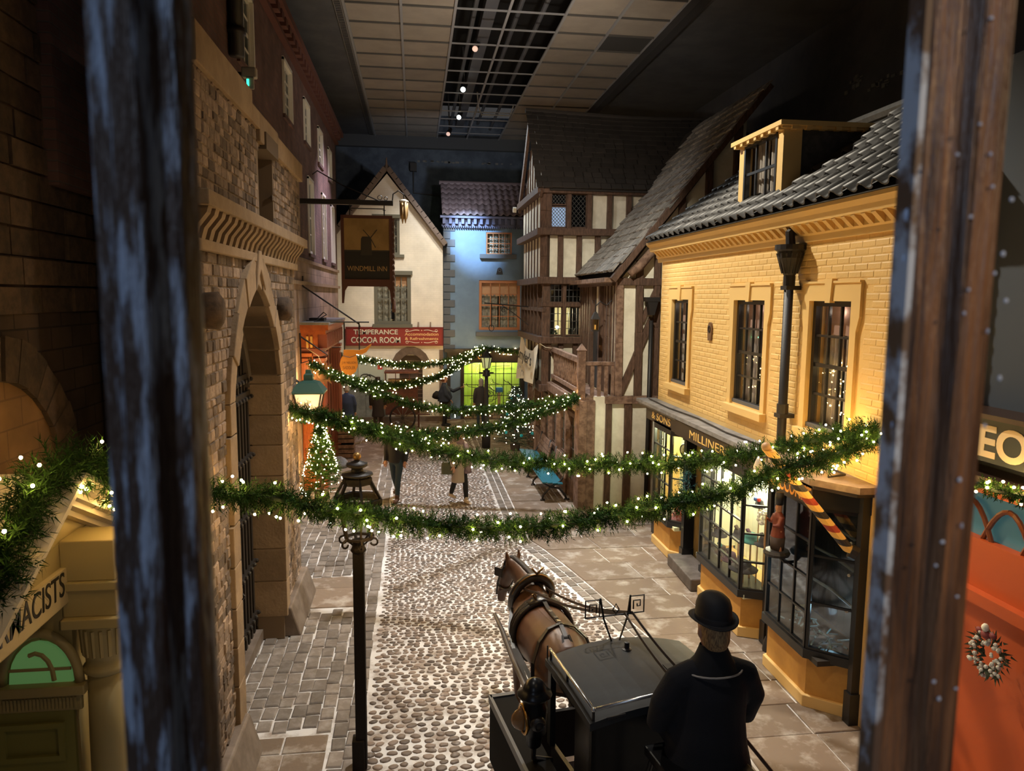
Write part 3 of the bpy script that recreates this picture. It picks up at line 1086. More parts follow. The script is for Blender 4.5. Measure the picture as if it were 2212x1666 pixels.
# hats on stands in the bright bay
felt = [mat('hat_black_felt', (.02, .018, .02), .9), mat('hat_brown_felt', (.05, .03, .022), .9), mat('hat_teal_felt', (.01, .11, .09), .8), mat('hat_plum_felt', (.06, .025, .04), .9)]
wood_stand = mat('pale_turned_wood', (.45, .27, .13), .5)
HATS = [(10.28, 4.52, .98, .12, 0, 'black wide hat on a stand, farthest in the bright hat window'), (10.02, 4.46, .80, .11, 1, 'brown hat on a low stand beside the farthest hat'),
        (9.78, 4.6, 1.12, .13, 0, 'black feathered hat on a middle stand in the bright hat window'), (9.62, 4.42, .84, .13, 3, 'plum wide hat on a low stand behind the middle glazing bars'),
        (9.36, 4.58, 1.2, .15, 2, 'teal bonnet on a tall stand in the bright hat window'), (9.22, 4.42, .86, .19, 0, 'large black brimmed hat at the near corner of the hat window'),
        (9.12, 4.66, 1.22, .13, 0, 'black bonnet on a stand against the near cant of the hat window')]
for Y, X, z, r_, k, lab in HATS:
    t = thing('hat', lab, 'hat', (X, Y, .6))
    MB().lathe((X, Y, z - .01), [(r_, 0), (r_ * 1.02, .012), (r_ * .6, .02), (r_ * .56, .07), (r_ * .48, .11), (r_ * .2, .125)], 14, 1, 1.15).build('crown_and_brim', felt[k], t, True)
    MB().tube([(X, Y - r_ * .4, z + .05), (X - .05, Y, z + .15), (X - .02, Y + r_ * .8, z + .12)], [.02, .03, .01], 6).build('feather', felt[(k + 1) % 4], t, True)
    MB().lathe((X, Y, .6), [(.06, 0), (.05, .02), (.012, .04), (.012, z - .62), (.03, z - .6)], 10).build('stand', wood_stand, t)
t = thing('flower_ball', 'round bunch of white flowers hanging at the near side of the hat window', 'flowers', (4.62, 9.05, 1.62))
fl = MB()
for i in range(46):
    d = V((U(-1, 1), U(-1, 1), U(-1, 1))).normalized() * .1
    fl.ball(V((4.62, 9.05, 1.62)) + d, .028, n=6, m=4)
fl.build('petals', mat('white_petals', (.85, .8, .72), .8), t)
MB().tube([(4.62, 9.05, .62), (4.62, 9.05, 1.6)], .01, 6).build('stand', wood_stand, t)
t = thing('flower_hat', 'hat trimmed with red and blue flowers high in the hat window', 'hat', (4.6, 9.2, 1.75))
MB().lathe((4.6, 9.2, 1.72), [(.1, 0), (.1, .012), (.06, .02), (.05, .08), (.02, .1)], 12).build('crown_and_brim', felt[0], t, True)
MB().ball((4.57, 9.16, 1.83), .03, n=6, m=4).build('red_flower', mat('red_petals', (.6, .05, .04), .8), t)
MB().ball((4.56, 9.24, 1.82), .03, n=6, m=4).build('blue_flower', mat('blue_petals', (.05, .12, .4), .8), t)
MB().tube([(4.6, 9.2, .62), (4.6, 9.2, 1.72)], .01, 6).build('stand', wood_stand, t)
# goods in the small far bay
t = thing('cameo_picture', 'round cameo picture in a dark ring frame hanging in the small far bay window', 'picture', (4.62, 11.98, 1.95))
F = Fr((4.60, 11.98, 1.92), (.45, -.9, 0))
MB().fprism(F, [(math.cos(i * pi / 10) * .10, math.sin(i * pi / 10) * .10) for i in range(20)], 0, .02).build('ivory_disc', mat('cameo_ivory', (.75, .74, .5), .5), t)
MB().tube([F.p(math.cos(i * pi / 10) * .105, math.sin(i * pi / 10) * .105, .015) for i in range(21)], .013, 6).build('ring_frame', black_iron, t)
MB().ball(F.p(0, .02, .025), .03, .01, .038, 10, 6).ball(F.p(0, -.04, .025), .05, .01, .03, 10, 6).build('profile_bust', mat('cameo_brown', (.35, .28, .12), .7), t)
pk = mat('pink_wool', (.55, .2, .22), .9)
for X, Y, z, r_, m_, lab in ((4.52, 12.1, .76, .1, pk, 'pink bundle of goods on the sill of the small far bay window'), (4.5, 12.35, .74, .08, mat('white_linen', (.75, .73, .68), .9), 'white folded cloth on the sill of the small far bay window'), (4.58, 12.05, .95, .09, mat('red_cloth', (.5, .08, .05), .9), 'red bundle stacked at the back of the small far bay window'), (4.5, 12.55, .74, .07, wood_stand, 'brown wooden box on the sill of the small far bay window')):
    b = MB().lathe((X, Y, .6), [(r_, 0), (r_ * 1.05, (z - .6) * .4), (r_ * .9, (z - .6) * .9), (r_ * .3, z - .55)], 10, 1.1, .9)
    tag(b.build('display_goods', m_, at=(X, Y, .6), smooth=True), lab, 'goods')
# shelves and tangle in the tobacconist window
for z in (1.15, 1.55, 1.9):
    tag(MB().tube([(4.55, 7.02, z + .05), (4.75, 7.2, z), (4.8, 7.7, z), (4.75, 8.2, z)], .018, 6).build('display_shelf', mat('pale_shelf_edge', (.25, .24, .22), .5), at=(4.7, 7.6, z)), 'curved shelf at %s in the dark tobacconist window' % {1.15: 'knee height, lowest of three', 1.55: 'middle height', 1.9: 'the top'}[z], 'shelf')
tan = MB()
for i in range(60):
    p = V((U(4.34, 4.7), U(7.1, 8.1), .64 + U(0, .12)))
    tan.tube([p, p + V((U(-.1, .1), U(-.1, .1), U(-.02, .06)))], U(.006, .014), 4)
tag(tan.build('pipes_and_pouches', mat('teal_grey_oddments', (.22, .34, .34), .5, rnd=.6), at=(4.5, 7.6, .6)), 'heap of pipes and pouches on the floor of the tobacconist window', 'goods', kind='stuff')
MB_ = MB().box(4.4, 7.12, .6, 4.6, 7.34, .68)
tag(MB_.build('cigar_box', mat('cream_box', (.7, .6, .45), .6), at=(4.5, 7.2, .6), bevel=.006), 'small cream box at the near corner of the tobacconist window', 'box')

# striped pole
A, B_ = atx(1836, 1190, 4.42), atx(1660, 972, 3.7)
t = thing('striped_pole', 'diagonal pole striped yellow, red and black projecting over the tobacconist window', 'pole', A)
ax = (B_ - A).normalized()
L_ = (B_ - A).length
n = 15
cols3 = [mat('pole_yellow', (.80, .48, .12), .4), mat('pole_black', (.03, .025, .022), .4), mat('pole_yellow', (.8, .48, .12), .4), mat('pole_red', (.35, .05, .025), .4)]
x_ = ax.orthogonal().normalized()
y_ = ax.cross(x_)
for k in range(n):
    m_ = MB()
    s0, s1 = L_ * k / n, L_ * (k + 1) / n
    vs = []
    for s_ in (s0, s1):
        for i in range(12):
            a = 2 * pi * i / 12
            vs.append(A + ax * (s_ + .05 * math.sin(a)) + (x_ * math.cos(a) + y_ * math.sin(a)) * .052)
    m_.add(vs, [[i, (i + 1) % 12, 12 + (i + 1) % 12, 12 + i] for i in range(12)] + [list(range(12))[::-1], list(range(12, 24))])
    m_.build('stripe', cols3[k % 4], t)
MB().ball(B_ + ax * .04, .05, n=12, m=8).build('pole_knob', wood_stand, t, True)
MB().tube([A, A + V((.06, -.03, -.03))], .075, 10).build('wall_socket', black_iron, t)
q = B_ + V((0, .02, -.08))
t = thing('shaving_bowls', 'hanging pair of pale barber bowls at the tip of the striped pole', 'bowls', q)
MB().lathe(q + V((.0, .0, -.26)), [(.02, 0), (.07, .03), (.075, .08), (.05, .14), (.015, .2)], 12, .7, 1).build('bowl', mat('pale_pewter', (.55, .5, .42), .35, .3), t, True)
MB().lathe(q + V((-.06, .07, -.2)), [(.02, 0), (.06, .03), (.065, .08), (.04, .14), (.012, .19)], 12, .7, 1).build('bowl', MATS['pale_pewter'], t, True)
MB().tube([q, q + V((0, 0, -.08))], .008, 5).tube([q, q + V((-.06, .07, -.03))], .008, 5).build('hanging_wire', black_iron, t)

# wooden highlander figure on its bracket
c = atx(1678, 1193, 4.1)
t = thing('carved_figure', 'small carved wooden soldier in a red coat and tall hat on a bracket', 'statue', c)
skin_m = mat('painted_skin', (.45, .22, .13), .6)
MB().lathe(c, [(.14, -.03), (.15, 0), (.13, .03), (.05, .04)], 14).build('plinth', black_iron, t)
fig = MB()
for s_ in (-1, 1):
    fig.loft([(c + V((0, s_ * .045, .02)), .035, .05), (c + V((0, s_ * .04, .14)), .035, .035), (c + V((0, s_ * .035, .28)), .045, .045)], 8)
fig.loft([(c + V((0, 0, .47)), .035, .035), (c + V((-.005, 0, .53)), .042, .04), (c + V((0, 0, .58)), .03, .03)], 8)
blob('body', fig, skin_m, t, .012)
co = MB().loft([(c + V((0, 0, .17)), .085, .09), (c + V((0, 0, .3)), .06, .075), (c + V((0, 0, .42)), .065, .085), (c + V((0, 0, .48)), .03, .04)], 10)
co.loft([(c + V((0, -.08, .43)), .03, .03), (c + V((-.04, -.1, .34)), .026, .026), (c + V((-.1, -.06, .33)), .02, .02)], 8)
co.loft([(c + V((0, .08, .43)), .03, .03), (c + V((-.04, .1, .33)), .026, .026), (c + V((-.1, .08, .38)), .02, .02)], 8)
blob('red_coat', co, mat('faded_red_coat', (.17, .035, .02), .6), t, .012)
MB().loft([(c + V((0, 0, .02)), .07, .085), (c + V((0, 0, .19)), .085, .09)], 10).build('kilt', mat('dark_kilt', (.05, .035, .03), .8), t, True)
MB().loft([(c + V((0, 0, .56)), .045, .045), (c + V((0, 0, .64)), .05, .05), (c + V((0, 0, .70)), .045, .045)], 10).build('tall_hat', black_paint, t, True)
MB().tube([c + V((-.11, .08, .02)), c + V((-.11, .08, .42))], .01, 6).build('staff', wood_stand, t)
MB().tube([c + V((0, 0, -.02)), c + V((.1, 0, -.12)), c + V((.3, 0, -.14))], .02, 6).build('bracket', black_iron, t)
# ================================================================ timber-framed jettied house
TH = thing('timber_framed_house', 'tall timber-framed house with jettied gable, cream plaster panels and slate roofs', 'building', (4.5, 18, 0))


def tb(a, b, w_=.15, d=.12, m=None, name='timber', up=(0, 0, 1), par=None):
    """one oak member, slightly uneven"""
    a, b = V(a), V(b)
    mid = (a + b) / 2 + V((U(-.008, .008), U(-.008, .008), U(-.008, .008)))
    mb = MB().beam(a, mid, w_, d, up).beam(mid, b, w_ * U(.94, 1.04), d, up)
    return mb.build(name, m or timber, par or TH, bevel=.008)


BX, BY0, BY1 = 3.18, 18.6, 22.2
LV = [2.2, 3.43, 4.94, 6.15, 7.17]
JX = [BX + .1, BX + .06, BX + .02, BX]
JY = [BY0 + .06, BY0 + .03, BY0, BY0 - .02]
S = Fr((0, 0, 0), (1, 0, 0))            # facing the camera: n = -y


def SF(Y):
    return Fr((0, Y, 0), (1, 0, 0))


def WF(X):
    return Fr((X, 0, 0), (0, -1, 0))    # street face, a = -Y, n = -x


# plaster infill walls of the jettied block
pl_ = MB()
for k in (0, 1, 3):
    pass
pl_.box(JX[0] + .06, JY[0] + .06, LV[0], 8, JY[0] + .2, LV[1])
pl_.box(JX[0] + .06, JY[0] + .06, LV[0], JX[0] + .2, BY1, LV[1])
pl_.box(JX[2] + .06, JY[2] + .06, LV[2], 8, JY[2] + .2, LV[3])
pl_.box(JX[2] + .06, JY[2] + .06, LV[2], JX[2] + .2, BY1, LV[3])
pl_.box(4.42, JY[3] + .06, LV[3], 8, JY[3] + .2, LV[4])
pl_.box(JX[3] + .06, JY[3] + .06, LV[3], JX[3] + .2, BY1, LV[4])
pl_.prism([(JX[3] + .08, BY0, LV[4]), (JX[3] + .08, BY1 + .1, LV[4]), (JX[3] + .08, (BY0 + BY1) / 2, 9.3)], (.12, 0, 0))
pl_.build('plaster_panels', plaster, TH)
# level beams and jetty bressumers
for k in range(5):
    x, y_ = JX[min(k, 3)] - .03, JY[min(k, 3)] - .03
    z = LV[k]
    tb((x - .02, y_, z), (7.6 if k != 2 else 4.25, y_, z), .2, .17)
    tb((x, y_ - .05, z), (x, BY1 + .1, z), .2, .17)
for k, (x, y_) in ((1, (JX[1], JY[1])), (2, (JX[2], JY[2])), (3, (JX[3], JY[3])), (0, (JX[0], JY[0]))):
    hi = LV[k + 1]
    tb((x + .09, y_ + .09, LV[k]), (x + .09, y_ + .09, hi), .2, .2)
# side face (camera side): studs
for X in (3.66, 4.14, 4.62, 5.1):
    tb((X, JY[2] + .02, LV[2]), (X, JY[2] + .02, LV[3]), .13, .13, up=(0, 1, 0))
for X in (3.36, 3.86, 4.38, 4.9, 5.4):
    tb((X, JY[3] + .02, LV[3]), (X, JY[3] + .02, LV[4]), .12, .14, up=(0, 1, 0))
for X in (3.72, 4.1):
    tb((X, JY[0] + .02, LV[0]), (X, JY[0] + .02, LV[1]), .13, .13, up=(0, 1, 0))
tb((3.34, JY[0] + .0, 3.36), (3.68, JY[0] + .0, 2.86), .13, .1, up=(0, 1, 0))
# street face studs, close together
for k, n in ((0, 6), (2, 7), (3, 7)):
    for i in range(1, n):
        Y = BY0 + (BY1 - BY0) * i / n
        tb((JX[k] + .07, Y, LV[k]), (JX[k] + .07, Y, LV[k + 1]), .10, .06, up=(1, 0, 0))
mid_y = (BY0 + BY1) / 2
for i in range(1, 9):
    Y = BY0 + (BY1 - BY0) * i / 9
    top = 9.25 - abs(Y - mid_y) / 1.8 * 2.05
    tb((JX[3] + .07, Y, LV[4]), (JX[3] + .07, Y, top), .08, .05, up=(1, 0, 0))
tb((JX[3] - .05, BY0 - .16, LV[4] - .12), (JX[3] - .05, mid_y, 9.32), .2, .08, up=(1, 0, 0), name='bargeboard')
tb((JX[3] - .05, BY1 + .16, LV[4] - .12), (JX[3] - .05, mid_y, 9.32), .2, .08, up=(1, 0, 0), name='bargeboard')
# leaded windows
lead_bar = mat('lead_came', (.05, .05, .05), .5)
warmglow = mat('warm_lit_room', (.75, .72, .50), .9)


def leaded(F, w_, h, cols, rows, gm, back=None, diamond=False, backd=.5):
    win = MB().ringprism(F, [(0, 0), (w_, 0), (w_, h), (0, h)], [(.035, .035), (w_ - .035, .035), (w_ - .035, h - .035), (.035, h - .035)], -.06, .01).build('window', timber, TH)
    b = MB()
    if diamond:
        for i in range(-rows, cols + rows):
            for sg in (1, -1):
                a0 = w_ * (i + (0 if sg > 0 else 1)) / cols
                pts = []
                for t in range(25):
                    z = h * t / 24
                    a = a0 + sg * z * (w_ / cols) / (h / rows)
                    if .03 < a < w_ - .03 and .03 < z < h - .03:
                        pts.append(F.p(a, z, -.02))
                if len(pts) > 1:
                    b.beam(pts[0], pts[-1], .012, .012)
        MB().fb(F, .03, .03, -.032, w_ - .03, h - .03, -.026).build('pane', gm, win)
    else:
        for i in range(1, cols):
            b.fb(F, w_ * i / cols - .008, .03, -.03, w_ * i / cols + .008, h - .03, -.01)
        for j in range(1, rows):
            b.fb(F, .03, h * j / rows - .008, -.03, w_ - .03, h * j / rows + .008, -.01)
        me = MB().fb(Fr((0, 0, 0), F.r), .006, .006, -.002, w_ / cols - .006, h / rows - .006, .002).mesh('pane')
        me.materials.append(gm)
        for i in range(cols):
            for j in range(rows):
                put('pane', me, win, F.p(w_ * i / cols, h * j / rows, -.022), (U(-.02, .02), U(-.02, .02), 0))
    tag(b.build('lead_cames', lead_bar, win), kind='stuff')
    if back:
        MB().fb(F, -.05, -.05, -backd - .02, w_ + .05, h + .05, -backd).build('room_backing', back, win)
    return win


lit_quarry = mat('blue_lit_quarry_glass', (.35, .45, .6), .15, emit=(.25, .38, .6), estr=.55)
blackglass = glass_mat('dark_quarry_glass', (.3, .3, .3), .15, .1)
leaded(SF(JY[3] + .06).at(3.40, LV[3] + .1), .42, .54, 5, 6, lit_quarry, diamond=True)  # blue glow put into the pane for the lit lower part
leaded(SF(JY[3] + .06).at(3.40, LV[3] + .66), .42, .30, 5, 3, blackglass, dark_room, diamond=True)  # unlit upper part of the same casement, given darker glass
leaded(SF(JY[3] + .06).at(3.9, LV[3] + .1), .44, .86, 4, 7, blackglass, dark_room, diamond=True)
for X0 in (3.34, 3.82):
    leaded(SF(JY[1] + .06).at(X0, LV[1] + .1), .42, .76, 4, 4, GLASS, warmglow if True else dark_room, backd=1.6)
    leaded(SF(JY[1] + .06).at(X0, LV[1] + .94), .42, .5, 4, 3, GLASSD, dark_room, backd=.3)
tb((3.2, JY[1] + .02, LV[1] + .9), (4.3, JY[1] + .02, LV[1] + .9), .1, .1)
tb((3.79, JY[1] + .02, LV[1]), (3.79, JY[1] + .02, LV[2]), .09, .1, up=(0, 1, 0))
tb((4.28, JY[1] + .02, LV[1]), (4.28, JY[1] + .02, LV[2]), .12, .12, up=(0, 1, 0))
for i in range(6):
    Y0 = BY0 + .2 + i * .58
    leaded(WF(JX[1] + .06).at(-Y0 - .5, LV[1] + .1), .46, .62, 3, 3, GLASSD, dark_room, backd=.25)
    leaded(WF(JX[1] + .06).at(-Y0 - .5, LV[1] + .82), .46, .6, 3, 3, GLASSD, dark_room, backd=.25)
    tb((JX[1] + .03, Y0 + .54, LV[1]), (JX[1] + .03, Y0 + .54, LV[2]), .09, .13, up=(1, 0, 0))
tb((JX[1] + .02, BY0, LV[1] + .76), (JX[1] + .02, BY1, LV[1] + .76), .1, .1)
# a bright bulb and ornaments behind the lit casement
t = thing('bare_bulb', 'bright bare bulb glowing behind the leaded first-floor casement', 'lamp', (3.68, 18.95, 3.78))
MB().ball((3.68, 18.95, 3.74), .045, n=10, m=8).build('bulb', mat('bulb_glow', (1, .9, .6), .4, emit=(1, .82, .45), estr=30), t)
MB().tube([(3.68, 18.95, 3.78), (3.68, 18.95, 4.9)], .008, 5).build('flex', black_iron, t)
point('casement_lamp', (3.75, 19.2, 4.1), 40, (1, .86, .5), .08)
for x, lab in ((4.12, 'small black bird ornament in the lit first-floor casement'), (3.98, 'second smaller dark ornament behind the lit casement bars')):
    o = MB().ball((x, 18.86, 3.62), .035, .02, .06, 8, 6).ball((x + .01, 18.86, 3.69), .022, n=8, m=5).build('ornament', black_iron, at=(x, 18.86, 3.55), smooth=True)
    tag(o, lab, 'ornament')
w_ = MB()
for i in range(60):
    w_.ball((U(3.4, 3.66), 18.84 + U(-.03, .03), 3.53 + U(0, .13)), .018, n=5, m=3)
tag(w_.build('foliage_garnish', mat('dark_evergreen', (.02, .05, .02), .9), at=(3.5, 18.84, 3.55), fix=False), 'dark evergreen sprigs on the sill of the lit casement', 'greenery')

# block roof: ridge towards the right, slates on the camera side
RZ = 9.5
ey, ez = BY0 - .22, LV[4] + .02
rl = math.hypot(mid_y - ey, RZ - ez)
sd2 = V((0, (mid_y - ey) / rl, (RZ - ez) / rl))
sn2 = V((0, -sd2.z, sd2.y))
MB().prism([(3.34, ey, ez - .05), (3.34, 2 * mid_y - ey, ez - .05), (3.34, mid_y, RZ - .05)], (5.6, 0, 0)).build('roof_frame', mat('roof_boarding', (.03, .024, .02), .9), TH)
mb = MB()
for j in range(15):
    x = 3.0
    while x < 8.8:
        w2 = U(.22, .36) if x > 3.01 else (.16, .3)[j % 2]
        p = V((x, ey, ez)) + sd2 * (j * rl / 15)
        sag = -.10 * math.sin(min(1, (x - 3) / 5.5) * pi) * (j / 15) + U(-.006, .006)
        q = p + V((0, 0, sag))
        a, b, c_, d = q, q + V((w2 - .012, 0, 0)), q + V((w2 - .012, 0, 0)) + sd2 * (rl / 15 * 1.15), q + sd2 * (rl / 15 * 1.15)
        mb.add([a + sn2 * .045, b + sn2 * .045, c_ + sn2 * .01, d + sn2 * .01, a + sn2 * .012, b + sn2 * .012], [(0, 1, 2, 3), (0, 4, 5, 1)])
        x += w2
tag(mb.build('block_slates', dark_slate, TH, fix=False), kind='stuff')
MB().tube([(3.0, mid_y, RZ), (4.5, mid_y, RZ - .05), (6, mid_y, RZ - .1), (8.8, mid_y, RZ - .06)], .07, 8).build('ridge', dark_slate, TH)
MB().beam((3.0, BY1 + .2, LV[4]), (3.0, BY1 + .26, LV[4] - .12), .1, .1).build('gutter_end', plaster, TH)

# catslide roof over the balcony range
cx0, cz0, cy0, cy1 = 4.08, 4.93, 15.05, 20.0
cx1, cz1 = 7.3, 8.95
cl = math.hypot(cx1 - cx0, cz1 - cz0)
sd3 = V(((cx1 - cx0) / cl, 0, (cz1 - cz0) / cl))
sn3 = V((-sd3.z, 0, sd3.x))
MB().prism([(cx0 + .05, cy0 + .1, cz0 - .03), (cx1, cy0 + .1, cz1 - .03), (cx1, cy0 + .1, cz1 - .2), (cx0 + .2, cy0 + .1, cz0 - .03)], (0, 4.8, 0)).build('catslide_frame', MATS['roof_boarding'], TH)
NRW = 20
slots = []
for j in range(NRW):
    y_ = cy0 - (j % 2) * .12 + U(0, .05)
    while y_ < 18.75:
        w2 = U(.20, .32)
        slots.append((j, y_, w2))
        y_ += w2
sme = MB().add([(0, 0, 0), (0, 1, 0), (1, 1, 0), (1, 0, 0), (0, 0, .03), (0, 1, .03), (1, 1, .006), (1, 0, .006)], BOXF)
SLM = []
lrow = cl / NRW
for v in range(4):
    m_ = MB().add([V((0, 0, 0)), V((0, 1, 0)), sd3 * lrow * 1.2 + V((0, 1, 0)), sd3 * lrow * 1.2] + [q + sn3 * e for q, e in ((V((0, 0, 0)) + sd3 * U(-.03, .03), .048), (V((0, 1, 0)) + sd3 * U(-.03, .03), .048), (sd3 * lrow * 1.2 + V((0, 1, 0)), .008), (sd3 * lrow * 1.2, .008))], BOXF)
    me = m_.mesh('slate')
    me.materials.append(slate)
    SLM.append(me)
slots.sort(key=lambda q: q[0])
for k, (j, y_, w2) in enumerate(slots):
    zoff = .12 * (1 - min(1, j / 6)) ** 2
    p = V((cx0, y_, cz0 + zoff)) + sd3 * (j * lrow) + sn3 * U(-.004, .01)
    if k < 298:
        put('slate', random.choice(SLM), TH, p, (U(-.02, .02), 0, U(-.03, .03)), (1, w2 - .022, 1))
tb((cx0 - .02, cy0 - .02, cz0 - .06), (cx1, cy0 - .02, cz1 - .06), .13, .16, timber, 'bargeboard', up=(0, 1, 0))
tb((cx0 - .1, cy0, cz0 - .05), (cx0 - .1, 18.7, cz0 - .05), .14, .1, timber_old, 'eaves_board')
MB().loft([((4.42, 15.0, 5.0), .07, .07), ((4.62, 15.0, 5.16), .1, .1), ((5.0, 15.02, 5.6), .09, .09)], 10).build('carved_purlin_end', timber_old, TH, True)

# gable-end wall facing the camera, Y = 15.15
GY = 15.2
g = MB()
g.prism([(4.22, GY, 2.4), (5.3, GY, 2.4), (5.3, GY, 5.2), (6.9, GY, 5.2), (6.9, GY, 8.3), (4.22, GY, 4.95)], (0, .15, 0))
g.prism([(3.76, GY - .02, 0), (5.3, GY - .02, 0), (5.3, GY - .02, 2.42), (3.76, GY - .02, 2.42)], (0, .15, 0))
g.build('gable_end_plaster', plaster, TH)
for X0, X1, z0, z1, w2 in ((4.28, 4.26, 2.3, 4.85, .15), (4.70, 4.68, 2.3, 5.3, .15), (5.08, 5.06, 2.3, 5.5, .13), (5.05, 5.05, 5.4, 5.9, .13), (5.55, 5.55, 5.2, 6.6, .14), (6.12, 6.12, 5.2, 7.35, .15), (6.72, 6.72, 5.2, 8.1, .16)):
    tb((X0, GY - .03, z0), (X1, GY - .03, z1), w2, .12, timber_old if X0 < 4.3 else timber, up=(0, 1, 0))
tb((4.2, GY - .04, 4.85), (5.15, GY - .04, 4.85), .15, .12, up=(0, 1, 0))
tb((4.3, GY - .02, 2.45), (4.98, GY - .02, 4.1), .14, .1, up=(0, 1, 0))
tb((4.75, GY - .02, 4.0), (5.1, GY - .02, 4.8), .1, .1, up=(0, 1, 0))
tb((4.0, GY - .05, 2.36), (5.15, GY - .05, 2.36), .16, .16, timber_old, up=(0, 1, 0))
for X, w2 in ((3.68, .2), (4.08, .12), (4.5, .15), (4.98, .1)):
    tb((X, GY - .04, 0), (X, GY - .04, 2.35), w2, .14, timber_old if X < 3.7 else timber, up=(0, 1, 0))
# rainwater head and pipe in the corner
t = thing('corner_drainpipe', 'black drainpipe with a square hopper in the corner beside the yellow building', 'drainpipe', (4.98, 15.0, 0))
MB().tube([(4.9, 14.98, 0), (4.9, 14.98, 4.05)], .045, 10).build('pipe', black_iron, t, True)
MB().prism([(4.76, 14.9, 4.44), (5.06, 14.9, 4.44), (5.06, 14.9, 4.53), (4.76, 14.9, 4.53)], (0, .2, 0)).prism([(4.80, 14.91, 4.44), (5.02, 14.91, 4.44), (4.95, 14.91, 4.16), (4.85, 14.91, 4.16)], (0, .16, 0)).build('hopper_head', black_iron, t)
MB().box(4.78, 14.9, .95, 5.02, 14.96, 1.22).build('junction_box', black_iron, t)

# recess wall under the catslide, close studding and door
RX = 4.2
MB().box(RX + .05, 15.3, 2.3, RX + .2, 18.6, 4.95).build('recess_plaster', plaster, TH)
for i in range(12):
    Y = 15.45 + i * .27
    if 16.45 < Y < 17.1:
        continue
    tb((RX + .04, Y, 2.4), (RX + .04, Y, 4.9), .10, .06, up=(1, 0, 0))
dr = MB().box(RX - .01, 16.45, 2.42, RX + .06, 17.1, 4.15).build('door', dark_room, TH)
tb((RX, 16.4, 2.4), (RX, 16.4, 4.9), .12, .14, up=(1, 0, 0))
tb((RX, 17.15, 2.4), (RX, 17.15, 4.9), .12, .14, up=(1, 0, 0))
tb((RX, 15.3, 4.85), (RX, 18.6, 4.85), .16, .16)
# ground floor street wall
GX = 3.46
MB().box(GX + .1, 15.3, 0, GX + .2, 22.2, .75).box(GX + .1, 15.3, 1.95, GX + .2, 22.2, 2.3).build('ground_floor_plaster', plaster, TH)
MB().box(GX + .02, 15.5, .0, GX + .1, 22.2, .72).build('boarded_dado', timber_old, TH)
for Y in (15.14, 15.42, 16.5, 17.6, 18.7, 19.8, 21.0, 22.2):
    tb((GX + .05, Y, 0), (GX + .05, Y, 2.35), .17, .17, timber_old, up=(1, 0, 0), name='post')
tb((GX, 15.1, 2.25), (GX, 22.2, 2.25), .2, .2, timber_old)
tb((GX + .05, 15.1, 1.92), (GX + .05, 22.2, 1.92), .1, .1)
tb((GX + .05, 15.5, .76), (GX + .05, 22.2, .76), .12, .12)
amber_room = mat('amber_lit_room', (.4, .28, .12), .9)
for Y in (15.52, 16.6, 17.7, 18.8):
    leaded(WF(GX + .08).at(-Y - .92, .82), .92, 1.05, 5, 4, GLASS, amber_room, backd=.55)
point('tavern_lamp', (3.85, 17.0, 1.9), 9, (1, .75, .4), .06)
point('tavern_lamp', (3.85, 19.0, 1.9), 7, (1, .75, .4), .06)
# balcony
BXO = 3.5
dk_ = [tb((BXO - .02, 15.3 + .01, 2.32 - k * .16), (4.35, 15.3 + .01, 2.32 - k * .16), .14, .13, timber_old, 'floor_beam', up=(0, 1, 0)) for k in range(2)]
for i in range(15):
    MB().box(BXO, 15.3 + i * .22, 2.36, RX, 15.3 + i * .22 + .2, 2.40).build('floor_plank', timber_old, TH)
tb((BXO, 15.25, 2.3), (BXO, 18.6, 2.3), .14, .14, timber_old, 'floor_beam')
po = MB().box(BXO - .08, 15.2, 1.9, BXO + .08, 15.36, 3.4)
po.add([(BXO - .1, 15.18, 3.4), (BXO + .1, 15.18, 3.4), (BXO + .1, 15.38, 3.4), (BXO - .1, 15.38, 3.4), (BXO, 15.28, 3.56)], [(0, 1, 4), (1, 2, 4), (2, 3, 4), (3, 0, 4), (3, 2, 1, 0)])
po.build('newel_post', timber_old, TH, bevel=.008)
tb((BXO, 15.3, 3.18), (BXO, 18.55, 3.2), .1, .12, timber_old, 'handrail')
tb((BXO, 15.3, 2.52), (BXO, 18.55, 2.52), .1, .1, timber_old, 'bottom_rail')
tb((BXO + .05, 15.28, 3.12), (4.25, 15.28, 3.12), .08, .09, timber_old, 'handrail', up=(0, 1, 0))
bal = MB().lathe((0, 0, 0), [(.022, 0), (.03, .08), (.022, .2), (.034, .32), (.02, .46), (.026, .62)], 8).mesh('baluster', smooth=True)
bal.materials.append(timber_old)
for i in range(15):
    put('baluster', bal, TH, (BXO, 15.5 + i * .2, 2.56))
for i in range(4):
    MB().box(BXO + .2 + i * .15, 15.25, 2.4, BXO + .28 + i * .15, 15.29, 3.1).build('flat_baluster', timber_old, TH, bevel=.006)
tb((BXO, 15.28, .0), (BXO, 15.28, 1.95), .15, .15, timber_old, 'post', up=(1, 0, 0))
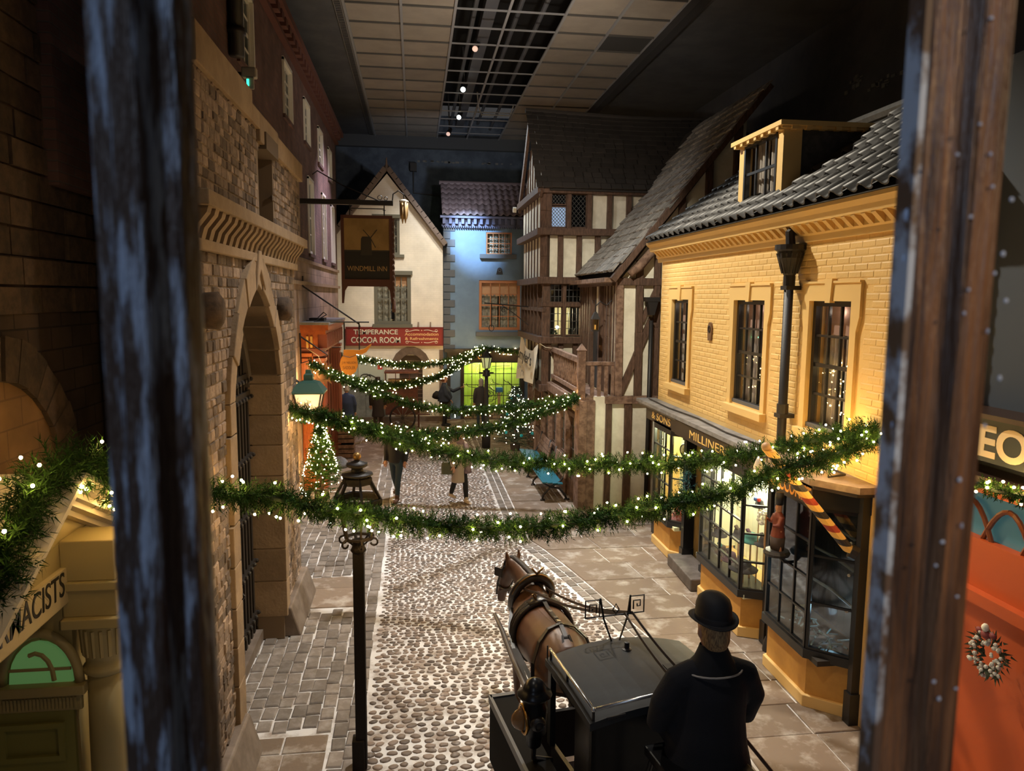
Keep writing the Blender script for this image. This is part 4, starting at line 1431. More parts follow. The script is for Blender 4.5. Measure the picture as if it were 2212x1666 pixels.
# lantern on a scrolled bracket in the recess
p = V((3.86, 15.6, 4.15))
t = thing('hanging_lantern', 'small square iron lantern hanging above the balcony of the timber-framed house', 'lantern', p)
MB().lathe(p, [(.03, .06), (.07, .0), (.115, -.08), (.12, -.1)], 4, a0=pi / 4).tube([p + V((0, 0, .05)), p + V((0, 0, .2))], .012, 6).build('cap', black_iron, t)
cg = MB()
for sx in (-1, 1):
    for sy in (-1, 1):
        cg.tube([p + V((sx * .075, sy * .075, -.1)), p + V((sx * .065, sy * .065, -.34))], .01, 5)
cg.box(p.x - .08, p.y - .08, p.z - .36, p.x + .08, p.y + .08, p.z - .33)
cg.build('cage', black_iron, t)
MB().box(p.x - .06, p.y - .06, p.z - .33, p.x + .06, p.y + .06, p.z - .1).build('pane', glass_mat('amber_lantern_glass', (1, .8, .5), .15), t)
MB().lathe(p + V((0, 0, -.32)), [(.02, 0), (.02, .1)], 8).build('candle', mat('candle_wax', (.8, .7, .45), .6), t)
MB().tube([p + V((0, 0, .18)), p + V((.1, 0, .28)), p + V((.25, 0, .2)), p + V((.36, 0, .32))], .012, 6).tube([p + V((.0, 0, .2)), p + V((.0, 0, .3)), p + V((-.07, 0, .3)), p + V((-.06, 0, .24))], .01, 5).build('scroll_bracket', black_iron, t)
# cloth banner on the street face
bn = MB()
NV, NU = 14, 14
vs, fs = [], []
for j in range(NV + 1):
    for i in range(NU + 1):
        u, v_ = i / NU, j / NV
        Y = 18.62 + u * 3.1
        sag_t = .34 * math.sin(u * pi) * (1 - .3 * u)
        zt, zb = 3.33 - sag_t + .06 * u, 2.1 - .18 * u * 0 + .12 * math.sin(u * pi)
        z = zt + (zb - zt) * v_
        x = 3.13 - .07 * math.sin(u * 4 * pi + v_ * 2) * (.4 + v_) - .05 * v_
        vs.append((x, Y, z))
for j in range(NV):
    for i in range(NU):
        k = j * (NU + 1) + i
        fs.append([k, k + 1, k + NU + 2, k + NU + 1])
        
bn.add(vs, fs)
t = thing('cloth_banner', 'sagging cream cloth banner with black painted letters on the timber-framed house', 'banner', (3.1, 20.2, 2.7))
bn.build('cloth', mat('cream_cloth', (.72, .68, .56), .9), t, True)
text('lettering', 'Smyler\'s', mat('black_paint_lettering', (.015, .015, .015), .7), t, Fr((2.99, 20.1, 2.86), (0, -1, -.02), (0, -.05, 1)), 2.5, .42, off=.02, shear=.2)
rg = MB()
for i in range(16):
    a, b = 20.4 + U(-.2, 1.1), 2.3 + U(0, .28)
    rg.beam((3.0, a, b), (3.0, a + U(-.12, .12), b + U(-.1, .1)), .008, .02)
rg.build('faint_scrawl', mat('grey_ink', (.25, .25, .25), .8), t)
MB().tube([(3.13, 18.6, 3.36), (3.3, 18.5, 3.25), (3.75, 18.45, 3.2)], .008, 4).build('cord', MATS['cream_cloth'], t)
# iron sign bracket over the street in front of the blue house
t = thing('iron_sign_bracket', 'thin black iron hanging-sign bracket projecting in front of the blue building window', 'bracket', (3.15, 20.8, 4.2))
zb_ = 4.28
MB().tube([(3.2, 20.8, zb_ - .04), (1.95, 20.8, zb_ + .06)], .018, 6).tube([(3.2, 20.8, zb_ - .55), (2.75, 20.8, zb_ - .2), (2.45, 20.8, zb_)], .012, 6).tube([(2.15, 20.8, zb_ + .04), (2.15, 20.8, zb_ - .6)], .014, 6).build('bar', black_iron, t)
MB().tube([(2.15 + .07 * math.cos(a), 20.8, zb_ - .64 + .09 * math.sin(a)) for a in [i * pi / 4 for i in range(9)]], .012, 5).tube([(2.5 + .1 * math.cos(a) * (1 - a / 9), 20.8, zb_ - .14 + .1 * math.sin(a) * (1 - a / 9)) for a in [i * pi / 4 for i in range(13)]], .012, 5).build('scroll', black_iron, t)
# ================================================================ blue house and white gabled house at the end of the street
BB = thing('blue_house', 'blue-grey rendered house with grey quoins, dentil cornice and pantiled roof', 'building', (2.6, 28, 0))
FB = Fr((1.05, 27.2, 0), (1, 0, 0))
BW = 3.5
mb = MB()
holed(mb, FB, BW, 7.1, [(1.55, 6.05, 2.5, 6.85), (1.3, 3.3, 2.82, 5.12), (.72, .45, 2.85, 2.12)], -.3, 0)
mb.box(1.05, 27.5, 0, 1.15, 30, 7.1)
mb.build('wall', blue_paint, BB)
owood = mat('orange_pine_sash', (.42, .17, .07), .5)
peach = mat('peach_blind', (.60, .36, .20), .9)
lace = mat('grey_lace_curtain', (.34, .33, .27), .9, col2=(.15, .15, .12), scale=10, lo=.4, hi=.6)
w1 = sash(BB, FB.at(1.55, 6.05), .95, .8, 4, 4, owood, curtain=lace, cur_b=.05, recess=.06)
w2 = sash(BB, FB.at(1.3, 3.3), 1.52, 1.82, 4, 4, owood, curtain=lace, cur_h=.72, fw=.1, recess=.06, bar=.03)
MB().fb(FB.at(1.3, 3.3), .1, 1.25, -.22, 1.42, 1.75, -.2).build('blind', peach, w2)
sill_m = mat('slate_grey_stone', (.10, .11, .125), .8)
for a0, a1, z in ((1.32, 2.66, 5.9), (1.18, 2.95, 3.08)):
    MB().fb(FB, a0, z, 0, a1, z + .16, .14).build('sill', sill_m, BB, bevel=.01)
for i in range(17):
    z = 6.86 - i * .272
    MB().fb(FB, 0, z, 0, .42 if i % 2 == 0 else .25, z + .25, .035).build('quoin', sill_m, BB, bevel=.01)
cm = mat('slate_blue_cornice', (.11, .12, .20), .7)
MB().fb(FB, -.12, 7.3, 0, BW, 7.38, .34).fb(FB, -.06, 7.02, 0, BW, 7.1, .12).fb(FB, -.04, 7.08, 0, BW, 7.3, .06).build('cornice', cm, BB)
dn = MB().box(-.05, -.28, 0, .05, 0, .2).mesh('modillion')
dn.materials.append(cm)
for i in range(16):
    put('modillion', dn, BB, FB.p(.02 + i * .222, 7.1))
dn = MB().box(-.02, -.16, 0, .02, 0, .07).mesh('dentil')
dn.materials.append(cm)
for i in range(44):
    put('dentil', dn, BB, FB.p(.0 + i * .08, 6.97))
ey, ez = 26.85, 7.4
ry, rz = 28.5, 8.72
sl2 = math.hypot(ry - ey, rz - ez)
s4 = V((0, (ry - ey) / sl2, (rz - ez) / sl2))
n4 = V((0, -s4.z, s4.y))
MB().prism([(1.0, ey, ez - .03), (1.0, ry, rz - .03), (1.0, ry + 1, ez)], (BW + .1, 0, 0)).build('roof_underlay', dark_room, BB)
pm = pantile(.245, sl2 / 6 * 1.08, V((1, 0, 0)), s4, n4).mesh('pantile', smooth=True, fix=False)
pm.materials.append(purple_tile)
for i in range(15):
    for j in range(6):
        put('pantile', pm, BB, V((1.0 + i * .236, ey, ez)) + s4 * (j * sl2 / 6))
MB().tube([(.95, ry, rz + .03), (1.0 + BW, ry, rz + .03)], .08, 8).build('ridge', purple_tile, BB)
# shopfront
fa = MB().fb(FB, .12, 2.14, 0, BW, 2.52, .14).fb(FB, .02, 2.5, 0, BW, 2.62, .3).build('fascia', mat('near_black_fascia', (.025, .02, .017), .5), BB)
text('lettering', '10', gold, fa, FB.at(.86, 2.33, .14), .26, .19, off=.015)
text('lettering', 'U', gold, fa, FB.at(1.32, 2.33, .14), .13, .19, off=.015)
for a in (.12, .62, 2.86):
    MB().fb(FB, a, 0, 0, a + .13, 2.14, .1).build('pilaster', MATS['near_black_fascia'], BB)
MB().fb(FB, .72, .0, .0, 2.86, .38, .06).build('stallriser', MATS['near_black_fascia'], BB)
for j in range(3):
    for i in range(6):
        MB().fb(FB, .76 + i * .35 + (j % 2) * .1, .02 + j * .12, .06, 1.08 + i * .35 + (j % 2) * .1, .12 + j * .12, .09).build('plinth_stone', ashlar, BB)
sw = sash(BB, FB.at(.72, .42), 2.14, 1.7, 7, 4, black_paint, recess=.02, bar=.022, mid=False, back=dark_room, backd=1.6, fw=.03, name='shop_window')
limew = mat('lime_matchboard', (.62, .80, .16), .8)
for i in range(16):
    MB().box(1.7 + i * .15, 27.95, .3, 1.844 + i * .15, 28.0, 2.3).build('lime_board', limew, BB)
MB().box(1.7, 27.3, .35, 4.0, 28, .4).box(1.66, 27.3, .3, 1.7, 28, 2.3).build('display_floor', limew, BB)
point('shop_lamp', (2.3, 27.55, 2.1), 20, (.95, 1, .45), .08)
point('shop_lamp', (3.4, 27.55, 2.1), 20, (.95, 1, .45), .08)
t = thing('wire_ornaments', 'dark wire scrolls and branches displayed in the lime-lit shop window', 'display', (2.7, 27.7, .4))
wr = MB()
for i in range(9):
    x, z = U(2.0, 3.7), U(.5, 1.0)
    pts = [V((x, 27.75, z))]
    for k in range(7):
        a = k * .7 + U(-.3, .3)
        pts.append(pts[-1] + V((math.cos(a) * .13 * U(.5, 1.4), 0, abs(math.sin(a)) * .14)))
    wr.tube(pts, .012, 4)
wr.beam((1.8, 27.8, 1.95), (2.3, 27.8, 2.08), .05, .05).beam((2.9, 27.8, 1.9), (3.6, 27.8, 1.92), .02, .02)
wr.build('wires', black_iron, t)
tag(MB().box(3.02, 27.45, .95, 3.28, 27.65, 1.12).build('blue_box', mat('blue_tin', (.05, .2, .5), .4), at=(3.1, 27.5, .95)), 'small blue box on a stand in the lime-lit shop window', 'box')
tag(MB().box(3.1, 27.5, .4, 3.2, 27.6, .95).build('box_stand', wood_stand, at=(3.15, 27.55, .4)), 'slim wooden stand under the blue box in the lime-lit shop window', 'stand')
q = FB.p(2.05, 5.45)
fp = tag(MB().fprism(Fr(q, (1, 0, 0)), [(math.cos(a) * .09, .03 + math.sin(a) * .1) for a in [i * pi / 8 for i in range(9)]] + [(-.12, -.1), (.12, -.1)], 0, .04).build('fire_plaque', black_iron, at=q), 'small black metal plaque between the two windows of the blue house', 'plaque')
MB().tube([q + V((.05 * math.cos(a), -.05, .03 + .05 * math.sin(a))) for a in [i * pi / 5 for i in range(11)]], .014, 5).build('raised_ring', sill_m, fp)

# ---- white gabled house with the red sign
TE = thing('white_gabled_house', 'white-painted brick gabled house with green-grey sash windows and a stone arch', 'building', (-.9, 27.5, 0))
TX0, TX1, TY = -2.95, 1.02, 26.8
FT = Fr((0, TY, 0), (1, 0, 0))
apx, apz, evz = -.92, 8.75, 6.35
m_ = MB()
holed(m_, FT, TX1, evz, [(-1.42, 3.5, -.12, 5.32), (-1.4, 5.9, -.5, evz), (-.55, .62, .28, 2.4)], -.3, 0, a0=TX0)
m_.fprism(FT, [(TX0, evz), (-1.4, evz), (-1.4, 7.3), (-.5, 7.3), (-.5, evz), (TX1, evz), (apx, apz)], -.3, 0)
m_.build('wall', white_brick, TE)
gg = mat('green_grey_sash', (.13, .125, .095), .6)
F = FT.at(-1.42, 3.5)
w = sash(TE, F, 1.3, 1.82, 5, 4, gg, curtain=lace, fw=.13, recess=.05, bar=.03, cur_h=.78)
MB().fb(F, .13, 1.36, -.2, 1.17, 1.7, -.18).build('blind', peach, w)
MB().fb(F, -.06, 1.76, 0, 1.36, 1.9, .1).build('hood', gg, w)
MB().fb(F, -.05, -.1, 0, 1.35, .02, .12).build('sill', gg, w)
F = FT.at(-1.4, 5.95)
w = sash(TE, F, .9, 1.33, 4, 4, gg, fw=.1, recess=.05, curtain=lace)
MB().fb(F, -.05, 1.28, 0, .95, 1.4, .1).build('hood', gg, w)
MB().fb(F, -.05, -.08, 0, 1.06, .02, .12).build('sill', gg, w)
bgm = mat('weathered_bargeboard', (.17, .13, .11), .8)
for sx, xe in ((-1, TX0), (1, TX1 + .05)):
    a, b = V((apx, TY - .2, apz + .12)), V((xe, TY - .2, evz - .05))
    MB().beam(a, b, .06, .22, (0, 1, 0)).build('bargeboard', bgm, TE)
    rp = MB().prism([a + V((0, -.05, .1)), b + V((sx * .1, -.05, 0)), b + V((sx * .1, -.05, .1)), a + V((0, -.05, .2))], (0, 3.2, 0)).build('roof_slope', mat('dark_brown_roof', (.05, .036, .03), .9), TE)
    for k in range(14):
        q = a + (b - a) * ((k + .5) / 14)
        MB().beam(q + V((0, -.1, .13)), q + (b - a) / 14 * .85 + V((0, -.1, .115)), .12, .035, (0, 1, 0)).build('verge_tile', bgm, TE)
MB().loft([((apx, TY - .25, apz + .1), .05, .05), ((apx, TY - .25, apz + .5), .02, .02)], 6).build('finial', bgm, TE)
# stone arch with shutter
arch_c, ar = (-.135, 1.98), .42
ao = [(arch_c[0] + math.cos(a) * .70, arch_c[1] + math.sin(a) * .74) for a in [i * pi / 9 for i in range(10)]]
ai = [(arch_c[0] + math.cos(a) * .44, arch_c[1] + math.sin(a) * .46) for a in [i * pi / 9 for i in range(10)]]
grit = mat('brown_gritstone', (.17, .12, .085), .9, col2=(.13, .09, .065), scale=6)
for i in range(9):
    MB().fprism(FT, [ao[i], ao[i + 1], ai[i + 1], ai[i]], -.1, .05).build('voussoir', grit, TE)
sh = MB().fprism(FT, [(arch_c[0] - .43, .6), (arch_c[0] + .43, .6)] + [(arch_c[0] + math.cos(a) * .44, arch_c[1] + math.sin(a) * .46) for a in [i * pi / 9 for i in range(10)]], -.14, -.1).build('shutter', mat('dark_brown_shutter', (.05, .028, .018), .5), TE)
for i in range(11):
    MB().fb(FT, arch_c[0] - .41, .68 + i * .15, -.1, arch_c[0] + .41, .70 + i * .15, -.07).build('slat', mat('shutter_slat_edge', (.16, .10, .07), .5), sh)
MB().fb(FT, -.66, .42, 0, .5, .62, .16).build('arch_sill', grit, TE, bevel=.01)
MB().fb(FT, TX0, 0, 0, TX1, .18, .12).build('plinth', grit, TE)
for i in range(3):
    MB().fb(FT, TX1 - .14, .3 + i * .8, 0, TX1, 1.0 + i * .8, .06).build('corner_stone', grit, TE)
# poster window and grey door at the left
pw_ = MB().fb(FT, -2.45, 1.35, 0, -1.05, 2.2, .05).build('notice_window', mat('pale_green_notice', (.50, .56, .48), .6), TE)
MB().fb(FT, -1.1, 1.3, 0, -.98, 2.25, .08).fb(FT, -2.5, 1.3, 0, -2.42, 2.25, .08).fb(FT, -2.5, 2.2, 0, -.98, 2.28, .08).fb(FT, -2.0, 1.3, .03, -1.96, 2.2, .08).build('notice_frame', mat('cream_notice_frame', (.6, .58, .45), .7), pw_)
MB().tube([FT.p(-1.75 + .18 * math.cos(a), 1.62 + .12 * math.sin(a), .06) for a in [i * pi / 5 for i in range(9)]], .016, 4).tube([FT.p(-1.9, 1.56, .06), FT.p(-1.6, 1.72, .06), FT.p(-1.35, 1.6, .06)], .016, 4).build('swash_mark', black_iron, pw_)
MB().fb(FT, -1.32, 1.9, .05, -1.15, 2.06, .055).build('red_sticker', mat('red_sticker', (.6, .06, .05), .6), pw_)
MB().fb(FT, -2.45, .1, 0, -.98, 1.3, .06).fb(FT, -1.75, .1, 0, -1.7, 1.3, .08).build('grey_panel_door', mat('stone_grey_paint', (.25, .26, .23), .8, col2=(.17, .18, .16), scale=4), TE)
# red sign board
t = thing('red_shop_sign', 'long dark red sign board reading Temperance Cocoa Room with cream lettering', 'sign', (-.7, TY - .05, 3.08))
red_b = mat('oxblood_signboard', (.26, .022, .018), .5)
MB().fb(FT, -2.4, 2.77, .03, 1.0, 3.4, .09).build('board', red_b, t)
MB().ringprism(FT, [(-2.42, 2.75), (1.02, 2.75), (1.02, 3.42), (-2.42, 3.42)], [(-2.37, 2.8), (.97, 2.8), (.97, 3.37), (-2.37, 3.37)], .05, .11).build('frame', mat('deep_red_frame', (.17, .015, .012), .5), t)
crm = mat('cream_lettering', (.80, .72, .58), .5)
shd = mat('grey_letter_shadow', (.16, .13, .12), .6)
for body, a, z, w2, h2 in (('TEMPERANCE', -1.37, 3.245, 1.55, .17), ('COCOA ROOM', -1.37, 2.96, 1.72, .21)):
    text('letter_shadow', body, shd, t, FT.at(a + .02, z - .015, .092), w2, h2, off=.012)
    text('lettering', body, crm, t, FT.at(a, z, .1), w2, h2, off=.007)
text('lettering', 'Accommodation', mat('pale_gold_lettering', (.80, .52, .22), .5), t, FT.at(.25, 3.17, .095), 1.2, .11, off=.01)
text('lettering', '& Refreshments', MATS['pale_gold_lettering'], t, FT.at(.25, 3.01, .095), 1.18, .10, off=.01)
fl = MB()
for sz, z in ((1, 3.3), (-1, 2.87)):
    for sx in (-1, 1):
        pts = [FT.p(.25 + sx * (.08 + .5 * u), z + sz * (.02 * math.sin(u * 6)) - sz * .02 * u, .1) for u in [k / 8 for k in range(9)]]
        fl.tube(pts, [.012] * 5 + [.009] * 4, 4)
        fl.tube([FT.p(.25 + sx * (.52 + .045 * math.cos(a)), z + sz * .045 * math.sin(a) - sz * .01, .1) for a in [k * pi / 4 for k in range(8)]], .008, 4)
    fl.ball(FT.p(.25, z, .1), .018, n=6, m=4)
fl.build('flourish', crm, t)
for a in (.12, .55):
    o = MB().tube([FT.p(a, 3.42, .1), FT.p(a, 3.6, .12), FT.p(a + .03, 3.6, .1), FT.p(a + .03, 3.42, .1)], .01, 4)
    o.build('fixing_hook', mat('rusty_hook', (.25, .17, .12), .8), t)
# dark hall backdrop boards between the houses
MB_ = MB().box(-4.4, 29.9, 0, -2.95, 30.0, 10.8)
tag(MB_.build('wall_end', hall_paint), kind='structure')
# ================================================================ left side: brick terrace, gatehouse, saddler's shop, chemist
GE = thing('brick_terrace', 'tall purple-brown brick terrace with white sash windows above a stone ground floor', 'building', (-3, 18, 0))
LXW = -2.6
FL = Fr((LXW, 0, 0), (0, 1, 0))         # a = Y, n = +x
# two rows of windows (Y0, Y1, z0, z1)
GW = [(12.0, 13.1, 8.05, 9.25), (15.95, 17.0, 8.15, 9.25), (18.8, 19.75, 8.2, 9.2), (21.4, 22.4, 8.15, 9.1), (23.8, 24.7, 8.1, 9.0),
      (16.2, 17.15, 5.5, 7.45), (19.2, 20.15, 5.55, 7.42), (21.95, 22.85, 5.55, 7.4), (24.3, 25.2, 5.55, 7.35)]
mb = MB()
holed(mb, FL, 26.0, 9.55, [(a, z, b, zz) for a, b, z, zz in GW], -.3, 0, a0=6.0, b0=5.3)
mb.box(LXW - 2, 26.0, 0, LXW, 26.1, 9.55)
mb.build('brick_wall', geo_brick, GE)
ash2 = brick_mat('blocked_ashlar', (.34, .245, .185), (.30, .215, .16), (.20, .14, .10), 1, .95, .42, 'Y', .9, .35)
MB().box(LXW - .3, 10.6, 0, LXW + .02, 26.0, 5.3).build('stone_ground_floor', ash2, GE)
MB().box(LXW, 10.6, 4.75, LXW + .1, 26.02, 4.83).build('string_course', ashlar, GE)
MB().box(LXW, 10.6, 5.28, LXW + .07, 26.02, 5.36).build('string_course', ashlar, GE)
white_wood = mat('white_painted_sash', (.68, .66, .60), .5)
for a, b, z, zz in GW:
    F = FL.at(a, z)
    wn = sash(GE, F, b - a, zz - z, 3, 4, white_wood, recess=.05, fw=.09, bar=.03, gm=GLASSD)
    MB().fb(F, -.04, -.08, -.02, b - a + .04, 0, .05).build('sill', geo_brick, wn)
    MB().fb(F, -.02, 0, -.02, .05, zz - z, .04).fb(F, b - a - .05, 0, -.02, b - a + .02, zz - z, .04).fb(F, -.02, zz - z - .05, -.02, b - a + .02, zz - z + .02, .04).build('window_lining', white_wood, wn)
redc = mat('red_brick_cornice', (.11, .042, .034), .9)
MB().box(LXW - .2, 6, 9.52, LXW + .12, 26.1, 9.6).build('cornice_band', redc, GE)
MB().box(LXW - .2, 6, 9.76, LXW + .28, 26.1, 9.9).build('cornice', redc, GE)
dn = MB().box(0, -.11, 0, .22, .11, .17).mesh('modillion')
dn.materials.append(redc)
for i in range(46):
    put('modillion', dn, GE, (LXW, 6.3 + i * .43, 9.6))
t = thing('black_downpipe', 'thick black downpipe high on the brick terrace above the gatehouse', 'drainpipe', (LXW, 11.45, 6.4))
MB().tube([(LXW + .1, 11.5, 7.9), (LXW + .1, 11.5, 10.6)], .11, 12).build('pipe', black_iron, t, True)
for z in (8.2, 9.3):
    MB().tube([(LXW + .1, 11.5, z), (LXW + .1, 11.5, z + .08)], .14, 12).build('collar', black_iron, t, True)
# drooping cable from wall to sign beam
tag(MB().tube([(LXW + .03, 20.0, 7.6), (-2.3, 18.8, 7.5), (-1.6, 17.6, 7.0), (-.75, 17.05, 6.6)], .014, 5).build('stay_cable', black_iron), 'thin black stay cable from the brick terrace to the inn sign beam', 'cable')

# ---------------------------------------------------------------- gatehouse with pointed arch
GH = thing('stone_gatehouse', 'rough stone gatehouse with a pointed arch, corbel table and slit window', 'building', (-1.9, 8.5, 0))
GX0, A0, A1 = -1.7, 6.0, 11.15
FG = Fr((GX0, 0, 0), (0, 1, 0))
ac, spr, apz = 8.42, 3.5, 4.62
o0, o1 = 7.2, 9.62


def gothic(y0, y1, zs, za, n=9):
    """points of a pointed arch from (y0,zs) over the apex to (y1,zs)"""
    m = (y0 + y1) / 2
    L_, R_ = [], []
    for i in range(n + 1):
        t = i / n
        k = math.sin(t * pi / 2) * .55 + t * .45
        L_.append((y0 + (m - y0) * (1 - math.cos(t * pi / 2) * .72 - .28 * (1 - t)), zs + (za - zs) * k))
    R_ = [(y0 + y1 - a, b) for a, b in L_[::-1]]
    return L_ + R_[1:]


ga = gothic(o0, o1, spr, apz)
left = [(A0, 0), (o0, 0)] + ga[:len(ga) // 2 + 1] + [(ac - .01, 5.05), (A0, 5.05)]
right = [(A1, 0), (A1, 5.05), (ac - .01, 5.05)] + ga[len(ga) // 2:] + [(o1, 0)]
mb = MB()
mb.fprism(FG, left, -.36, -.03).fprism(FG, right, -.36, -.03)
FU = Fr((GX0 + .1, 0, 0), (0, 1, 0))
slit = (8.32, 5.28, 9.12, 6.08)
holed(mb, FU, A1 + .05, 6.36, [slit], -.42, -.03, a0=A0 - .05, b0=5.2)
mb.fb(FU, slit[0] - .1, 5.2, -.7, slit[2] + .1, 6.2, -.6)
wallg = mb.build('wall', mat('stone_bed_mortar', (.20, .145, .095), .95), GH)
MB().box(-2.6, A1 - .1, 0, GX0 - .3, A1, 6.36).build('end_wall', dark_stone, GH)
# rubble stones
SMS = []
for v in range(6):
    q = [U(-.012, .012) for _ in range(8)]
    m_ = MB().add([(0, -.5 + q[0], -.5 + q[1]), (0, .5 + q[2], -.5 + q[3]), (0, .5 + q[4], .5 + q[5]), (0, -.5 + q[6], .5 + q[7]),
                   (.03 + U(0, .012), -.42 + U(-.04, .04), -.40), (.03 + U(0, .012), .42, -.40 + U(-.05, .05)), (.03 + U(0, .012), .42 + U(-.04, .04), .40), (.03 + U(0, .012), -.42, .40 + U(-.05, .05))],
                  [(4, 5, 6, 7), (0, 1, 5, 4), (1, 2, 6, 5), (2, 3, 7, 6), (3, 0, 4, 7)])
    me = m_.mesh('stone')
    me.materials.append(stone)
    SMS.append((me, m_))


def in_arch(y, z):
    if o0 - .22 < y < o1 + .22 and z < spr + .1:
        return True
    if spr <= z < 5.02 and abs(y - ac) < (1.45 * (1 - (z - spr) / (5.05 - spr)) ** .8 if z < 5.02 else 0):
        return True
    return False


sts = []
z = .32
while z < 6.22:
    hh = U(.06, .105)
    if 4.93 < z + hh / 2 < 5.3:
        z += .06
        continue
    y = A0 + .02
    while y < A1 - .05:
        ww = U(.08, .20)
        yc, zc = y + ww / 2, z + hh / 2
        y += ww + .012
        if yc + ww / 2 > A1:
            continue
        upper = zc > 5.2
        if upper and slit[0] - .05 < yc < slit[2] + .05 and slit[1] - .05 < zc < slit[3] + .22:
            continue
        if not upper and in_arch(yc, zc):
            continue
        sts.append((yc, zc, ww, hh, GX0 + (.07 if upper else -.03)))
    z += hh + .008
random.shuffle(sts)
sts.sort(key=lambda s: s[0] if s[0] > 6.15 else 99)
for k, (yc, zc, ww, hh, x) in enumerate(sts[:298]):
    put('stone', random.choice(SMS)[0], wallg, (x, yc, zc), (U(-.03, .03), 0, 0), (U(.1, .48), ww, hh))
mb = MB()
for yc, zc, ww, hh, x in sts[298:]:
    s_ = random.choice(SMS)[1]
    k = U(.1, .48)
    mb.add([(x + v[0] * k, yc + v[1] * ww, zc + v[2] * hh) for v in s_.v], s_.f)
tag(mb.build('rubble_facing', stone, wallg, fix=False), kind='stuff')
# dressed arch stones, jambs and reveals
go = gothic(o0 - .2, o1 + .2, spr, apz + .38)
for i in range(len(ga) - 1):
    if i % 2 == 0:
        k = min(i + 2, len(ga) - 1)
        MB().fprism(FG, [go[i], go[i + 1], go[k], ga[k], ga[i + 1], ga[i]], -.42, .02 + (i % 4) * .008).build('voussoir', ashlar, GH, bevel=.008)
MB().fprism(FG, [(ac - .22, 4.55), (ac - .05, 4.98), (ac + .08, 4.98), (ac + .25, 4.55), (ac + .02, 4.78)], -.1, .05).build('keystone', ashlar, GH, bevel=.01)
for s_, (e0, e1) in ((0, (o0 - .2, o0)), (1, (o1, o1 + .2))):
    z = .3
    while z < spr - .02:
        h = min(U(.36, .5), spr - z)
        MB().fb(FG, e0 - (.05 if random.random() < .5 and s_ == 0 else .008 * s_), z + .006, -.42, e1 + (.008 if s_ == 0 else 0), z + h - .006, .02).build('jamb_stone', ashlar, GH, bevel=.008)
        z += h
# corbel table and parapet
for i in range(23):
    y = A0 + .08 + i * .222
    FGc = Fr((GX0 - .03, y, 4.93), (1, 0, 0), (0, 0, 1), (0, 1, 0))
    MB().fprism(FGc, [(0, 0), (.05, .0), (.08, .1), (.16, .2), (.19, .3), (0, .3)], -.055, .055).build('corbel', ashlar, GH)
MB().fb(FG, A0 - .05, 5.18, -.05, A1 + .05, 5.30, .17).fb(FG, A0, 4.86, -.05, A1 + .02, 4.95, .03).build('corbel_course', ashlar, GH, bevel=.01)
MB().fb(FU, A0 - .05, 6.22, -.42, 7.9, 6.52, .02).fb(FU, 9.3, 6.12, -.42, A1 + .05, 6.36, .02).fb(FU, 8.25, 6.1, -.42, 9.3, 6.40, .02).fb(FU, 7.9, 6.22, -.42, 8.25, 6.40, .02).build('parapet_band', ashlar, GH, bevel=.01)
MB().fb(FU, 8.45, 6.06, -.6, 9.15, 6.24, .04).build('lintel', mat('dark_lintel_stone', (.12, .085, .055), .95), GH)
for i in range(8):
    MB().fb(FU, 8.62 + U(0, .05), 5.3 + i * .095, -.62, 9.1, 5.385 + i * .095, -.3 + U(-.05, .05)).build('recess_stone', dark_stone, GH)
for y, z in ((6.38, 4.37), (9.85, 4.33)):
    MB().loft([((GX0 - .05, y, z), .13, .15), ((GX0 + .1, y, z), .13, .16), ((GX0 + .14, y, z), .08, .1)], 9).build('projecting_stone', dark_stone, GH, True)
# plinths
plm = mat('worn_plinth_stone', (.15, .115, .09), .55, col2=(.21, .17, .14), scale=5)
for y0, y1 in ((5.2, 7.16), (9.66, 11.2)):
    MB().add([(GX0 - .4, y0, 0), (GX0 + .18, y0, 0), (GX0 + .18, y1, 0), (GX0 - .4, y1, 0), (GX0 - .4, y0, .4), (GX0 + .06, y0, .4), (GX0 + .06, y1, .4), (GX0 - .4, y1, .4)], BOXF).build('plinth', plm, GH, bevel=.02)
# iron-studded gate
gt = thing('studded_gate', 'black slatted wooden gate with studded rails filling the pointed arch', 'gate', (GX0 - .36, ac, 0))
gx = GX0 - .36
FGt = Fr((gx, 0, 0), (0, 1, 0))
gin = gothic(o0 + .02, o1 - .02, spr, apz - .03)
bk = MB().fprism(FGt, [(o0, .02), (o1, .02)] + gin[::-1], -.12, -.09).build('backing', dark_room, gt)
bl = mat('black_oak_gate', (.022, .018, .015), .45)
for i in range(15):
    y = o0 + .1 + i * .157
    zt = max(b for a, b in gin if abs(a - y) < .25) - .1 if True else 0
    tt = min([b for a, b in gin if abs(a - y) < .12] or [spr])
    MB().fb(FGt, y, .1, -.09, y + .07, max(spr - .1, tt - .05), -.02).build('slat', bl, gt)
for z in (.35, 1.05, 1.75, 2.45, 3.2, 3.42):
    r_ = MB().fb(FGt, o0 + .03, z, -.05, o1 - .03, z + (.12 if z > 3 else .07), .0).build('rail', bl, gt)
    st_ = MB()
    for i in range(16):
        st_.ball((gx + .01, o0 + .12 + i * .152, z + .035), .03, n=6, m=4)
    tag(st_.build('studs', bl, r_), kind='stuff')
MB().fprism(FGt, [(o0, spr)] + gin + [(o1, spr), (o1 - .12, spr)] + [(a * .9 + ac * .1, b - .14) for a, b in gin[::-1]] + [(o0 + .12, spr)], -.06, .02).build('arch_rib', mat('grey_oak_rib', (.10, .08, .06), .6), gt)
MB().fb(FGt, o0, 0, -.1, o1, .14, .06).build('threshold', plm, gt)
MB().tube([(gx + .04, ac + .1, 1.1), (gx + .09, ac + .1, 1.05), (gx + .04, ac + .1, .96)], .018, 6).build('ring_handle', black_iron, gt)
